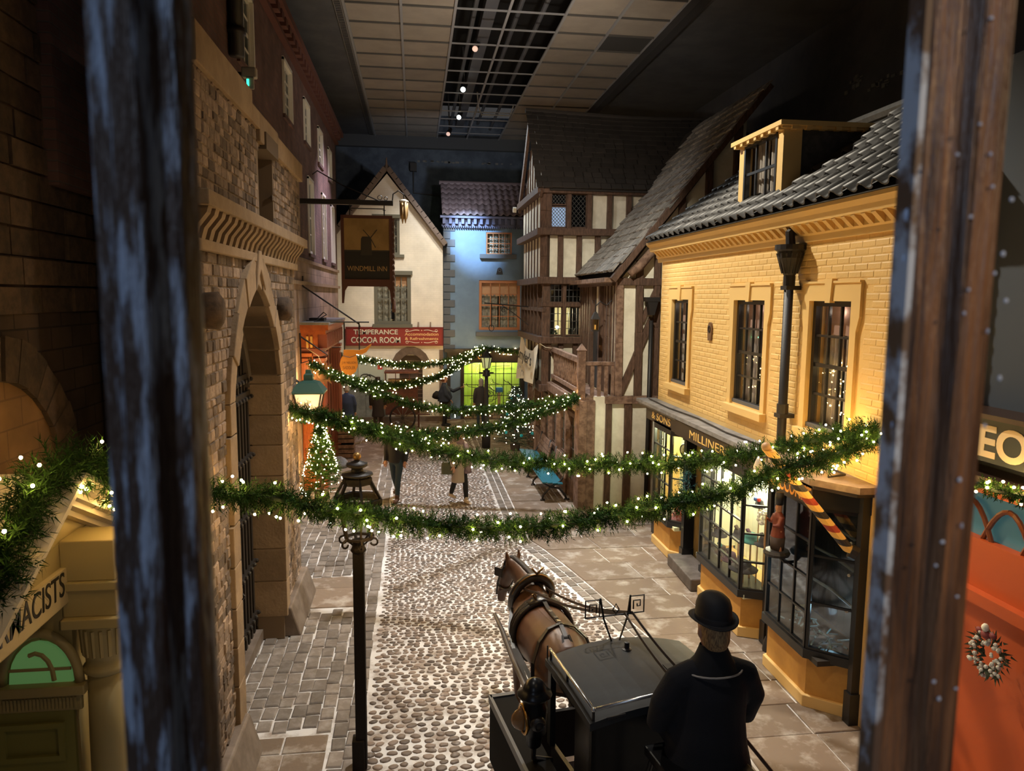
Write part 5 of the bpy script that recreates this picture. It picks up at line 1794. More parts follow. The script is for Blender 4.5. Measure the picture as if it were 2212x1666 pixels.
# emergency light
q = aty(542, 172, 11.0)
t = thing('emergency_light', 'white emergency light box with a small green glowing strip above the gatehouse', 'light', q)
MB().box(q.x - .12, q.y - .05, q.z + .02, q.x + .08, q.y + .08, q.z + .16).build('housing', mat('dirty_white_plastic', (.40, .37, .32), .5), t, bevel=.02)
MB().box(q.x - .05, q.y - .06, q.z - .14, q.x + .05, q.y - .02, q.z + .02).build('diffuser', mat('clear_white_plastic', (.55, .55, .5), .4), t, bevel=.01)
MB().box(q.x - .045, q.y - .07, q.z - .1, q.x - .015, q.y - .055, q.z - .01).build('green_strip', mat('green_led', (.1, .8, .5), .4, emit=(.05, .85, .5), estr=1.6), t)
MB().box(-2.6, q.y + .02, q.z + .06, q.x - .1, q.y + .06, q.z + .1).build('wall_arm', black_iron, t)

# ---------------------------------------------------------------- orange timber shopfront
OR = thing('orange_shopfront', 'orange-red wooden shopfront with fluted pilasters and dentil hood', 'shopfront', (-2.3, 19, 0))
y0, y1 = 17.35, 21.2
MB().box(LXW, y0, 0, -2.32, y1, 3.3).build('carcass', mahog, OR)
MB().box(LXW, y0 - .1, 3.84, -1.93, y1 + .1, 3.9).build('lead_flat', lead, OR)
MB().box(LXW, y0 - .08, 3.72, -1.95, y1 + .08, 3.84).box(LXW, y0 - .02, 3.62, -2.02, y1, 3.72).box(LXW, y0 + .0, 3.3, -2.2, y1, 3.62).build('cornice', mahog, OR)
dn = MB().box(0, -.05, 0, .2, .05, .34).mesh('dentil_bracket')
dn.materials.append(redwood)
for i in range(15):
    put('dentil_bracket', dn, OR, (-2.2, y0 + .15 + i * .26, 3.3))
MB().box(LXW, y0 - .03, 3.2, -2.1, y1, 3.3).build('frieze_rail', redwood, OR)


def pilaster(x0, x1, yy0, yy1, m, ztop=3.2):
    MB().box(x0, yy0, .35, x1, yy1, ztop - .18).build('pilaster', m, OR)
    MB().box(x0 - .0, yy0 - .03, 0, x1 + .03, yy1 + .03, .35).box(x0, yy0 - .02, ztop - .2, x1 + .02, yy1 + .02, ztop - .12).box(x0, yy0 - .04, ztop - .08, x1 + .04, yy1 + .04, ztop).build('base_and_capital', m, OR, bevel=.008)
    f = MB()
    k = 5
    for i in range(k):
        a = yy0 + (yy1 - yy0) * (i + .5) / k
        f.tube([(x1, a, .42), (x1, a, ztop - .26)], .022, 6)
    n = max(2, round((x1 - x0) / .07))
    for i in range(n):
        a = x0 + (x1 - x0) * (i + .5) / n
        f.tube([(a, yy0, .42), (a, yy0, ztop - .26)], .02, 6)
    f.build('fluting', m, OR)


pilaster(-2.32, -2.06, 17.4, 17.75, redwood)
pilaster(-2.56, -2.36, 17.28, 17.4, mahog)
pilaster(-2.32, -2.06, 20.8, 21.15, redwood)
MB().box(-2.45, 17.30, 3.32, -2.40, 17.33, 3.58).box(-2.36, 17.30, 3.32, -2.31, 17.33, 3.58).build('pale_bars', mat('pale_orange_inlay', (.7, .42, .12), .5), OR)
MB().box(-2.33, 17.9, .7, -2.28, 20.7, 3.1).build('shop_glazing', mat('dark_shop_glass', (.02, .018, .015), .08), OR)
for i in range(5):
    MB().box(-2.29, 17.9 + i * .69, .7, -2.25, 17.96 + i * .69, 3.1).build('glazing_bar', redwood, OR)
t = thing('junk_on_canopy', 'tangle of cable and dark fittings lying on the shopfront canopy', 'cable', (-2.3, 18.5, 3.9))
MB().box(-2.5, 18.2, 3.9, -2.15, 18.7, 3.97).build('fitting', black_iron, t)
MB().tube([(-2.4, 18.8, 3.93), (-2.2, 18.6, 4.1), (-2.1, 18.3, 4.05), (-2.3, 18.0, 3.92), (-2.5, 17.8, 3.92)], .012, 5).build('cable', black_iron, t)
point('shopfront_lamp', (-2.42, 16.55, 2.7), 20, (1, .6, .22), .06)

# ---------------------------------------------------------------- chemist's doorway, near left
CH = thing('chemist_doorway', 'olive-cream pedimented chemist doorway with a column and arched fanlight', 'shopfront', (-2.4, 4.7, 0))
olive = mat('olive_cream_paint', (.33, .27, .13), .55)
FXc = -2.36
Fc = Fr((FXc, .22, -.06), (0, 1, 0))
mb = MB()
mb.fprism(Fc, [(5.0, .06), (5.9, .06), (5.9, 2.9), (3.3, 2.9), (3.3, 2.46), (5.0, 2.46)], -.2, 0)
mb.fprism(Fc, [(3.3, .06), (3.5, .06), (3.5, 2.46), (3.3, 2.46)], -.2, 0)
mb.build('front', olive, CH)
fr_ = MB().fb(Fc, 3.35, 2.5, 0, 5.0, 2.74, .04).build('frieze', mat('pale_frieze', (.48, .40, .24), .6), CH)
text('lettering', 'PHARMACISTS', black_paint, fr_, Fc.at(4.29, 2.65, .04), 1.12, .16, off=.005, shear=.12)
# arched doorway in the end of the porch, facing along the street
FE = Fr((-2.56, 5.2, 0), (1, 0, 0))
MB().box(-3.3, 5.2, 0, FXc - .2, 5.25, 2.75).build('porch_end', olive, CH)
MB().box(-3.3, 3.5, 0, -3.25, 5.2, 2.75).build('porch_back', olive, CH)
MB().box(-3.3, 3.5, 2.62, FXc - .2, 5.2, 2.68).build('porch_ceiling', olive, CH)
MB().tube([FE.p(math.cos(t_) * .25, 1.84 + math.sin(t_) * .36, .02) for t_ in [pi - i * pi / 14 for i in range(15)]], .035, 6).build('arch_moulding', olive, CH, True)
fg = MB().fprism(FE, [(math.cos(t_) * .205, 1.84 + math.sin(t_) * .30) for t_ in [pi - i * pi / 12 for i in range(13)]], .0, .02).build('fanlight', mat('green_lit_fanlight', (.12, .24, .09), .4, emit=(.12, .28, .09), estr=.3), CH)
fb_ = MB().tube([FE.p(-.02 + math.cos(a) * .11, 1.86 + math.sin(a) * .2, .03) for a in [i * pi / 8 for i in range(6)]], .016, 5)
fb_.fb(FE, -.2, 1.93, .02, .2, 1.95, .03)
fb_.build('fanlight_bars', olive, fg)
MB().fb(FE, -.32, 1.77, 0, .30, 1.84, .09).fb(FE, -.28, 1.64, 0, .26, 1.77, .04).build('transom', olive, CH, bevel=.008)
dn = MB()
for i in range(20):
    dn.fb(FE, -.24 + i * .024, 1.66, .04, -.226 + i * .024, 1.74, .05)
tag(dn.build('transom_fluting', olive, CH), kind='stuff')
dgr = mat('olive_green_door', (.20, .19, .055), .5)
dr = MB().fb(FE, -.34, .05, 0, .2, 1.64, .03).build('door', dgr, CH)
for b0, b1 in ((1.28, 1.56), (.62, 1.16), (.12, .5)):
    MB().ringprism(FE, [(-.28, b0), (.14, b0), (.14, b1), (-.28, b1)], [(-.24, b0 + .04), (.10, b0 + .04), (.10, b1 - .04), (-.24, b1 - .04)], .03, .055).build('panel_moulding', dgr, dr)
MB().ball(FE.p(.12, .95, .06), .03, n=8, m=6).build('door_knob', mat('worn_brass', (.5, .33, .12), .35, 1), dr, True)
cx_, cy_ = -2.16, 5.26
MB().lathe((cx_, cy_, 0), [(.2, 0), (.2, .12), (.165, .14), (.17, .2), (.14, .22), (.14, .8), (.135, 1.4), (.125, 1.88)], 20).build('column', olive, CH, True)
MB().lathe((cx_, cy_, 0), [(.125, 1.88), (.15, 1.9), (.15, 1.93), (.13, 1.95), (.13, 2.0), (.145, 2.02), (.15, 2.22), (.17, 2.26)], 20).build('capital', olive, CH, True)
f = MB()
for k in range(18):
    a = 2 * pi * k / 18
    f.tube([(cx_ + .14 * math.cos(a), cy_ + .14 * math.sin(a), 2.03), (cx_ + .15 * math.cos(a), cy_ + .15 * math.sin(a), 2.22)], .015, 4)
f.build('capital_flutes', olive, CH)
MB().box(FXc, cy_ - .2, 2.26, cx_ + .2, cy_ + .22, 2.33).box(FXc, cy_ - .15, 2.33, cx_ + .14, cy_ + .17, 2.52).box(FXc, cy_ - .18, 2.52, cx_ + .18, cy_ + .2, 2.58).box(FXc, cy_ - .15, 2.58, cx_ + .14, cy_ + .17, 2.86).build('entablature_block', olive, CH, bevel=.008)
c_ = V((cx_ + .15, cy_ + .0, 2.72))
MB().ball(c_, .03, .11, .11, 12, 8).tube([c_ + V((.01, .1 * math.cos(a), .1 * math.sin(a))) for a in [i * pi / 6 for i in range(13)]], .014, 5).build('rosette', mat('faded_rose_paint', (.36, .25, .15), .6), CH, True)
cap = V((-2.03, 4.81, 3.36))
for sy, ye, ze in ((1, 5.9, 2.84), (-1, 3.62, 2.70)):
    e = V((-2.03, ye, ze))
    for x0, x1, dz, th in ((-2.7, -2.03, 0, .035), (-2.7, -2.1, -.04, .05), (-2.7, -2.16, -.09, .04), (-2.7, -2.22, -.13, .04), (-2.7, -2.3, -.17, .05)):
        MB().add([(x0, cap.y, cap.z + dz), (x1, cap.y, cap.z + dz), (x1, e.y, e.z + dz), (x0, e.y, e.z + dz), (x0, cap.y, cap.z + dz + th), (x1, cap.y, cap.z + dz + th), (x1, e.y, e.z + dz + th), (x0, e.y, e.z + dz + th)], [(0, 1, 2, 3), (7, 6, 5, 4), (0, 4, 5, 1), (1, 5, 6, 2), (2, 6, 7, 3), (3, 7, 4, 0)]).build('raking_cornice', cream_wood, CH)
MB().fprism(Fc, [(3.5, 2.84), (5.7, 2.84), (4.6, 3.3)], -.1, -.01).build('tympanum', olive, CH)

# sooty stone wall with a walled-up arch behind
SW = thing('sooty_stone_wall', 'dark sooty stone wall with a broad walled-up arch above the chemist doorway', 'wall', (-2.8, 4, 0))
dsw = brick_mat('sooty_coursed_stone', (.085, .055, .036), (.06, .04, .028), (.035, .024, .018), 1, .34, .17, 'Y', .95, .6)
MB().box(-3.0, .6, 2.78, -2.7, 7.0, 9).box(-3.0, .6, 0, -2.7, 3.45, 2.78).box(-3.0, 5.3, 0, -2.7, 7.0, 2.78).build('wall', dsw, SW)
MB().box(-3.0, 7.0, 0, GX0 - .45, 7.05, 7).build('return_wall', dsw, SW)
acn, aR = V((-2.7, 5.02, 3.08)), 1.02
for i in range(17):
    a0, a1 = pi * i / 17, pi * (i + .93) / 17
    r0, r1 = aR - .16, aR + .14 + U(-.02, .02)
    FA = Fr(acn, (0, 1, 0))
    MB().fprism(FA, [(math.cos(a0) * r0, math.sin(a0) * r0), (math.cos(a1) * r0, math.sin(a1) * r0), (math.cos(a1) * r1, math.sin(a1) * r1), (math.cos(a0) * r1, math.sin(a0) * r1)], 0, .06 + U(0, .03)).build('voussoir', dark_stone, SW)
warm_in = brick_mat('warm_lit_infill', (.22, .125, .055), (.19, .105, .045), (.15, .085, .04), 1, .4, .2, 'Y', .95, .3)  # orange tint painted in for the warm light inside the arch
MB().fprism(Fr(acn, (0, 1, 0)), [(math.cos(pi * i / 16) * (aR - .15), math.sin(pi * i / 16) * (aR - .15)) for i in range(17)] + [(-aR + .15, -.28), (aR - .15, -.28)], 0, .03).build('arch_infill', warm_in, SW)
k = 0
for j in range(14):
    z = 4.35 + j * .2
    y = 3.6 + (j % 2) * .2
    while y < 6.8:
        ww = U(.3, .55)
        MB().box(-2.71, y + .01, z + .01, -2.675 + U(-.012, .012), min(y + ww - .01, 6.95), z + .19).build('stone_block', dark_stone, SW)
        y += ww

# ================================================================ near right: red shop
RS = thing('red_shopfront', 'red-orange shop door with gothic glazing under a dark lettered fascia', 'shopfront', (4.7, 5.3, 0))
FR_ = Fr((4.68, 0, 0), (0, -1, 0))
redp = mat('red_orange_paint', (.50, .085, .015), .45)
MB().fb(FR_, -6.4, 0, -.2, -3.5, 2.5, -.05).build('panel_wall', redp, RS)
MB().fb(FR_, -6.4, 0, -.05, -3.5, .18, .05).build('plinth', redp, RS)
MB().fb(FR_, -6.2, 1.98, -.06, -3.6, 2.08, .04).build('mid_rail', redp, RS)
MB().fb(FR_, -6.4, 2.98, -.3, -3.5, 6.5, -.25).build('upper_wall', mat('blue_grey_upper', (.07, .085, .11), .8), RS)
fa = MB().fb(FR_, -6.3, 3.2, -.3, -3.6, 3.56, .06).build('fascia', mat('dark_green_fascia', (.02, .03, .028), .5), RS)
MB().fb(FR_, -6.3, 3.56, -.3, -3.6, 3.6, .12).fb(FR_, -6.3, 3.0, -.3, -3.6, 3.08, .1).build('fascia_moulding', mat('dark_brown_moulding', (.06, .03, .02), .4), RS)
text('lettering', 'EO', mat('cream_gold_letters', (.80, .62, .36), .5), fa, Fr((4.62, 5.21, 3.37), (0, -1, 0)), .50, .27, off=.03)
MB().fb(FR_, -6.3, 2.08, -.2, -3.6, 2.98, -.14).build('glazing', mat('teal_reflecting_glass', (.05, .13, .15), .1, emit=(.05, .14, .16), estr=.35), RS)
for i in range(4):
    a0 = -6.1 + i * .42
    for sg in (0, 1):
        pts = [FR_.p(a0 + (.42 * u if sg == 0 else .42 * (1 - u)), 2.1 + .7 * math.sin(u * pi / 2), -.1) for u in [k / 8 for k in range(9)]]
        MB().tube(pts, .022, 6).build('gothic_bar', mat('brown_gothic_bar', (.20, .06, .025), .4), RS)
MB().fb(FR_, -6.3, 2.92, -.15, -3.6, 3.0, .02).build('head_rail', redp, RS)
t = thing('berry_wreath', 'frosted wreath with white berries and a pale bow hanging on the red shop door', 'wreath', (4.62, 5.1, 1.68))
c = V((4.58, 5.1, 1.68))
wr = MB()
for i in range(150):
    a = U(0, 2 * pi)
    r_ = .13 + U(-.045, .05)
    p = c + V((U(-.05, .03), math.cos(a) * r_, math.sin(a) * r_))
    d = V((U(-.6, .1), math.cos(a) + U(-.7, .7), math.sin(a) + U(-.7, .7))).normalized() * .07
    s_ = d.cross(V((1, .2, .1))).normalized() * .012
    wr.add([p - s_, p + s_, p + d], [(0, 1, 2)])
tag(wr.build('twigs', mat('dark_twig_green', (.04, .05, .025), .9), t, fix=False), kind='stuff')
be = MB()
for i in range(60):
    a = U(0, 2 * pi)
    r_ = .13 + U(-.05, .06)
    be.ball(c + V((U(-.08, -.02), math.cos(a) * r_, math.sin(a) * r_)), U(.012, .02), n=6, m=4)
tag(be.build('berries', mat('frosted_berries', (.60, .58, .5), .6), t, fix=False), kind='stuff')
MB().ball(c + V((-.06, .0, .17)), .03, .05, .035, 8, 6).ball(c + V((-.06, -.07, .19)), .02, .035, .025, 8, 6).ball(c + V((-.06, .07, .18)), .02, .035, .025, 8, 6).build('bow', mat('dark_red_ribbon', (.2, .03, .03), .6), t, True)
MB().ball(c + V((-.07, .0, .23)), .028, .03, .035, 8, 6).build('pale_flower', mat('ivory_flower', (.8, .78, .65), .7), t, True)

# ================================================================ the window one looks through
WN = thing('window_1', None, None, (0, .45, 0), kind='structure')
old = mat('flaking_blue_brown_bar', (.045, .026, .018), .5, col2=(.24, .28, .36), scale=9, lo=.49, hi=.58, stretch=(10, 10, 1.4), bump=.5, bscale=30)
brn = mat('worn_brown_bar', (.20, .095, .045), .42, col2=(.07, .035, .02), scale=10, lo=.4, hi=.6, stretch=(9, 9, .5), bump=.5, bscale=30)
FW_ = Fr((0, .46, 0), (1, 0, 0))


MX0, MX1 = aty(238, 641, .468).x, aty(428, 641, .455).x
MX2, MX3 = aty(1925, 641, .468).x, aty(2150, 641, .45).x


def mullion(x0, x1, m, name, prof):
    """a moulded upright bar: prof = (fraction across, depth towards the room)"""
    pts = [(x0 + (x1 - x0) * u, .46 - d) for u, d in prof] + [(x1, .468), (x0, .468)]
    mb = MB().prism([(x, y_, EYE - .75) for x, y_ in pts], (0, 0, 1.5))
    o = mb.build(name, m, WN, bevel=.003)
    return o


mullion(MX0, MX1, old, 'mullion', [(0, 0), (.06, .016), (.28, .018), (.36, .03), (.62, .03), (.70, .016), (.92, .014), (1, 0)])
mullion(MX2, MX3, brn, 'mullion', [(0, 0), (.05, .012), (.3, .016), (.40, .03), (.66, .03), (.76, .014), (.95, .012), (1, 0)])
MB().box(MX2 - .002, .45, EYE - .75, MX2 + .0025, .467, EYE + .75).build('flaked_highlight', mat('pale_flaked_highlight', (.40, .46, .55), .6, col2=(.10, .06, .04), scale=22, lo=.45, hi=.55, stretch=(1, 1, .8)), WN)  # flaking pale-blue paint that also carries the bright highlight on this edge
fk = MB()
for i in range(26):
    z = EYE + U(-.26, .24)
    x = MX2 + (MX3 - MX2) * random.choice((.0, .05, .9, .95)) + U(-.002, .002)
    fk.ball((x, .455, z), U(.0015, .003), .0015, U(.002, .005), 6, 4)
for i in range(26):
    fk.ball((U(MX2 + .01, MX3 - .01), .428 + U(-.001, .002), EYE + U(-.28, .25)), U(.0008, .0018), .001, U(.001, .002), 6, 4)
tag(fk.build('paint_flecks', mat('pale_blue_paint_fleck', (.36, .42, .55), .5), WN, fix=False), kind='stuff')
MB().box(-.7, .44, EYE - .62, .8, .5, EYE - .44).build('bottom_rail', brn, WN)
MB().box(-.7, .44, EYE + .48, .8, .5, EYE + .62).build('top_rail', brn, WN)
spot('fill_spot_right_bar', (1.6, -2.4, 5.6), (.35, .45, 4.5), 190, (1, .72, .42), 15, .9, .1)  # added behind the camera, unseen, to warm and brighten the right bar
spot('fill_spot_left_bar', (-1.8, -2.2, 5.9), (-.16, .45, 4.5), 130, (.55, .72, 1), 34, .9, .15)  # unseen cool light added behind the camera for the left bar
# ================================================================ lamps, signs, trees, garlands, benches
t = thing('street_lamp', 'tall dark iron street lamp with an open hexagonal lantern and gilt ball finial', 'street lamp', (-.53, 6.76, 0))
lx, ly = -.53, 6.76
rust = mat('dark_rusty_iron', (.011, .008, .007), .65, spec=.2, bump=.2, bscale=50)
MB().box(lx - .052, ly - .052, 0, lx + .052, ly + .052, 2.16).build('post', rust, t, bevel=.01)
MB().box(lx - .085, ly - .07, 0, lx + .03, ly + .07, .3).build('post_foot', rust, t, bevel=.008)
MB().lathe((lx, ly, 0), [(.06, 2.14), (.075, 2.16), (.06, 2.19), (.05, 2.24), (.06, 2.26)], 12).build('collar', rust, t, True)


def hexp(r, z, k):
    a = pi / 6 + k * pi / 3 + .25
    return V((lx + math.cos(a) * r, ly + math.sin(a) * r, z))


fr = MB()
for k in range(6):
    fr.beam(hexp(.125, 2.28, k), hexp(.185, 2.60, k), .018, .018)
    fr.beam(hexp(.125, 2.28, k), hexp(.125, 2.28, k + 1), .02, .022)
    fr.beam(hexp(.185, 2.6, k), hexp(.185, 2.6, k + 1), .02, .02)
    fr.beam(hexp(.06, 2.22, k), hexp(.125, 2.28, k), .014, .014)
fr.build('lantern_frame', rust, t)
gl = glass_mat('old_lantern_glass', (.92, .93, .95), .1, .03)
for k in range(6):
    for (r0, z0, r1, z1) in ((.122, 2.285, .182, 2.595), (.215, 2.655, .105, 2.86)):
        q = [hexp(r0, z0, k), hexp(r0, z0, k + 1), hexp(r1, z1, k + 1), hexp(r1, z1, k)]
        MB().prism(q, (q[1] - q[0]).cross(q[3] - q[0]).normalized() * .003).build('pane', gl, t)
rf = MB()
for k in range(6):
    rf.beam(hexp(.22, 2.65, k), hexp(.09, 2.89, k), .022, .022)
    rf.prism([hexp(.225, 2.6, k), hexp(.225, 2.6, k + 1), hexp(.225, 2.66, k + 1), hexp(.225, 2.66, k)], (hexp(0, 0, 0) - hexp(1, 0, k)).normalized() * .0 + V((0, 0, .006)))
    rf.beam(hexp(.22, 2.63, k), hexp(.22, 2.63, k + 1), .03, .055)
    rf.beam(hexp(.13, 2.82, k), hexp(.13, 2.82, k + 1), .02, .06)
rf.build('lantern_roof_frame', rust, t)
MB().lathe((lx, ly, 0), [(.10, 2.86), (.145, 2.875), (.14, 2.89), (.06, 2.90), (.05, 2.94), (.085, 2.95), (.10, 2.965), (.095, 2.985), (.04, 3.0), (.02, 3.015)], 18).build('chimney_cap', black_iron, t, True)
MB().ball((lx, ly, 3.045), .038, n=14, m=10).build('finial', mat('tarnished_gilt', (.40, .23, .07), .35, .6), t, True)
for k in range(6):
    a = pi / 6 + k * pi / 3 + .25
    d = V((math.cos(a), math.sin(a), 0))
    o_ = V((lx, ly, 2.25)) + d * .15
    MB().tube([V((lx, ly, 2.3)) + d * .12] + [o_ + d * (.035 * math.cos(b)) + V((0, 0, .035 * math.sin(b))) for b in [pi / 2 - i * pi / 5 for i in range(8)]], .010, 5).build('scroll', rust, t)

t = thing('street_lamp', 'distant slim black street lamp with a glazed lantern before the lime shop window', 'street lamp', (2.11, 21.8, 0))
lx2, ly2 = 2.11, 21.8
MB().lathe((lx2, ly2, 0), [(.13, 0), (.13, .5), (.10, .55), (.075, 1.0), (.06, 1.9), (.05, 2.15)], 12).build('post', black_iron, t, True)
MB().lathe((lx2, ly2, 0), [(.05, 2.15), (.12, 2.18), (.12, 2.22), (.07, 2.25), (.12, 2.33), (.05, 2.36), (.05, 2.4)], 12).tube([(lx2 - .22, ly2, 2.27), (lx2 + .22, ly2, 2.27)], .02, 6).build('ladder_bar', black_iron, t, True)
MB().lathe((lx2, ly2, 0), [(.09, 2.42), (.16, 2.72)], 6).build('lantern_glass', mat('lit_green_white_glass', (.5, .55, .3), .3, emit=(.6, .65, .3), estr=.35), t)
fr = MB()
for k in range(6):
    a = k * pi / 3
    fr.tube([(lx2 + .095 * math.cos(a), ly2 + .095 * math.sin(a), 2.4), (lx2 + .165 * math.cos(a), ly2 + .165 * math.sin(a), 2.73)], .014, 5)
fr.lathe((lx2, ly2, 0), [(.18, 2.72), (.17, 2.75), (.07, 2.88), (.03, 2.92), (.03, 2.97)], 6)
fr.build('lantern_frame', black_iron, t)

# green lantern at the gatehouse corner
p = V((-1.52, 10.9, 3.2))
t = thing('green_wall_lantern', 'square wall lantern with a green metal hood and glowing frosted glass', 'lantern', p)
grn = mat('green_copper_hood', (.03, .085, .07), .45)
MB().lathe(p, [(.33, -.09), (.33, -.07), (.2, .06), (.09, .09), (.09, .17), (.06, .19), (.05, .24)], 4, a0=pi / 4).build('hood', grn, t)
cf = MB()
for sx in (-1, 1):
    for sy in (-1, 1):
        cf.tube([p + V((sx * .19, sy * .19, -.09)), p + V((sx * .11, sy * .11, -.5))], .014, 5)
cf.box(p.x - .12, p.y - .12, p.z - .52, p.x + .12, p.y + .12, p.z - .49)
cf.build('cage', black_iron, t)
MB().lathe(p, [(.145, -.49), (.255, -.10)], 4, a0=pi / 4).build('frosted_glass', mat('peach_lit_glass', (.7, .5, .35), .4, emit=(1, .58, .32), estr=.75), t)
MB().tube([p + V((-.12, .2, -.02)), p + V((-.25, .25, .1)), p + V((-.25, .25, -.7))], .02, 6).build('bracket', black_iron, t)
MB().ball(p + V((0, -.17, -.36)), .02, n=8, m=5).build('reflex_bulb', mat('lantern_bulb_glow', (1, .8, .5), .4, emit=(1, .8, .45), estr=20), t)
point('lantern_lamp', p + V((.0, -.3, -.4)), 7, (1, .62, .3), .06)

# inn sign
t = thing('inn_sign', 'dark hanging inn sign with a painted windmill and gold words on a beam', 'sign', (-1.05, 17.2, 6.6))
sy = 17.2
sbr = mat('dark_red_brown_frame', (.085, .028, .018), .5)
MB().beam((-2.6, sy, 6.58), (-.46, sy, 6.58), .11, .11, (0, 1, 0)).build('beam', black_iron, t, bevel=.008)
FI = Fr((-1.05, sy, 0), (1, 0, 0))
MB().ringprism(FI, [(-.57, 4.72), (.57, 4.72), (.57, 6.3), (-.57, 6.3)], [(-.5, 4.88), (.5, 4.88), (.5, 6.23), (-.5, 6.23)], -.05, .05).fprism(FI, [(-.57, 4.72), (-.57, 4.34), (-.53, 4.34), (-.50, 4.62), (-.44, 4.72)], -.04, .04).fprism(FI, [(.57, 4.72), (.57, 4.34), (.53, 4.34), (.50, 4.62), (.44, 4.72)], -.04, .04).build('frame', sbr, t)
MB().fb(FI, -.5, 4.88, -.03, .5, 5.5, .03).build('black_field', mat('dark_painted_field', (.012, .011, .01), .6), t)
MB().fb(FI, -.5, 5.5, -.03, .5, 6.23, .03).build('yellow_sky', mat('dull_ochre_sky', (.33, .21, .075), .6, col2=(.24, .15, .05), scale=2), t)
mill = MB().fprism(FI, [(-.14, 5.42), (.11, 5.42), (.10, 5.78), (.06, 5.83), (-.10, 5.83), (-.13, 5.78)], .03, .036)
for a in (.9, 2.3, 5.2):
    c0 = FI.p(.08, 5.80, .036)
    mill.beam(c0, c0 + FI.r * math.cos(a) * .24 + FI.u * math.sin(a) * .24, .018, .006, FI.n)
mill.fb(FI, -.5, 5.5, .03, .5, 5.53, .034)
mill.build('windmill', mat('windmill_silhouette', (.035, .028, .02), .6), t)
text('lettering', 'WINDMILL INN', mat('dull_gold_letters', (.42, .27, .10), .5), t, FI.at(0, 5.12, .03), .88, .11)
for x in (-1.42, -.66):
    MB().tube([(x, sy, 6.28), (x, sy, 6.53)], .014, 5).tube([(x - .03, sy, 6.42), (x + .03, sy, 6.42)], .01, 5).build('hanger', black_iron, t)
MB().tube([(-1.42, sy, 6.45), (-.66, sy, 6.45)], .012, 5).build('hanger_rod', black_iron, t)
rp = MB()
for k in range(2):
    rp.tube([(-.46 + .014 * math.cos(i * .9 + k * pi), sy - .05 + .014 * math.sin(i * .9 + k * pi), 6.24 - i * .035) for i in range(52)], .014, 5)
rp.lathe((-.46, sy - .05, 4.14), [(.04, 0), (.045, .08), (.03, .26), (.02, .3)], 8)
rp.build('twisted_cord', mat('brown_cord', (.12, .06, .04), .8), t)
MB().tube([(-.75 + .05 * math.cos(a), sy, 6.7 + .05 * math.sin(a)) for a in [i * pi / 5 for i in range(11)]], .008, 4).tube([(-.62 + .04 * math.cos(a), sy, 6.68 + .04 * math.sin(a)) for a in [i * pi / 5 for i in range(11)]], .008, 4).build('scroll', black_iron, t)
p = V((-.22, 17.2, 6.62))
t = thing('gilded_candle_sign', 'hanging bunch of gilded wooden candles on a curved bracket beside the inn sign', 'sign', p)
MB().tube([p + V((-.26, 0, -.05)), p + V((-.24, 0, .16)), p + V((-.12, 0, .24)), p + V((0, 0, .16)), p + V((0, 0, .02))], .014, 6).build('swan_neck', black_iron, t)
cnd = MB()
for k in range(7):
    a = k * pi * 2 / 6
    r_ = .065 if k < 6 else 0
    q = p + V((math.cos(a) * r_, math.sin(a) * r_, 0))
    cnd.loft([(q, .035, .035), (q + V((0, 0, -.28 - (k % 3) * .05)), .03, .03), (q + V((0, 0, -.38 - (k % 3) * .05)), .008, .008)], 7)
cnd.build('candles', mat('aged_gilding', (.42, .27, .11), .5, .3), t, True)
MB().lathe(p, [(.1, -.02), (.105, .02), (.05, .05)], 10).build('cap', mat('pale_cap', (.5, .47, .4), .7), t, True)

# saddler's sign
p = V((-1.5, 17.55, 3.9))
t = thing('shaped_hanging_sign', 'orange rounded jug-shaped hanging sign with a curling spout and small lettering', 'sign', p)
orn = mat('amber_painted_board', (.60, .25, .035), .5)
FS2 = Fr((-1.5, 17.55, 2.98), (1, 0, 0))
pts = [(-.17, .25), (-.2, .1), (-.22, -.05), (-.17, -.22), (-.04, -.31), (.08, -.28), (.15, -.16), (.17, .02), (.15, .18), (.3, .19), (.42, .28), (.5, .36), (.46, .27), (.36, .12), (.2, .08)]
poly = [(-.14, .28), (-.15, .16), (-.21, .06), (-.235, -.07), (-.2, -.2), (-.1, -.3), (.02, -.32), (.13, -.24), (.18, -.1), (.17, .06), (.14, .17), (.28, .17), (.38, .22), (.45, .32), (.49, .37), (.5, .42), (.42, .37), (.33, .3), (.2, .27), (.08, .28)]
bd = MB().fprism(FS2, poly, -.025, .025).build('board', orn, t, bevel=.008)
MB().tube([FS2.p(-.16, .14, .03), FS2.p(0, .1, .035), FS2.p(.14, .15, .03)], .008, 4).build('neck_line', mat('dark_painted_line', (.1, .04, .015), .6), bd)
dkl = mat('dark_sign_letters', (.12, .045, .02), .6)
text('lettering', 'J.W NELSON', dkl, bd, FS2.at(-.02, -.03, .025), .33, .07)
text('lettering', 'SADDLER', dkl, bd, FS2.at(-.02, -.14, .025), .28, .07)
MB().tube([(-2.3, 17.55, 3.9), (-1.05, 17.55, 3.9)], .018, 6).tube([(-2.55, 17.7, 4.95), (-2.55, 17.7, 4.72), (-1.28, 17.55, 3.86), (-1.26, 17.55, 3.78)], .018, 6).build('bracket', black_iron, t)
for a in (-.12, .22):
    MB().tube([FS2.p(a, .26, 0), FS2.p(a, .92, 0)], .015, 5).build('hanger', black_iron, t)
# small iron bracket at the gatehouse edge
tag(MB().tube([(-1.68, 11.25, 3.95), (-1.68, 11.3, 3.5), (-1.3, 11.35, 3.62), (-1.68, 11.3, 3.9)], .014, 5).build('wall_bracket', black_iron, at=(-1.68, 11.25, 3.5)), 'small triangular iron bracket on the far edge of the gatehouse', 'bracket')

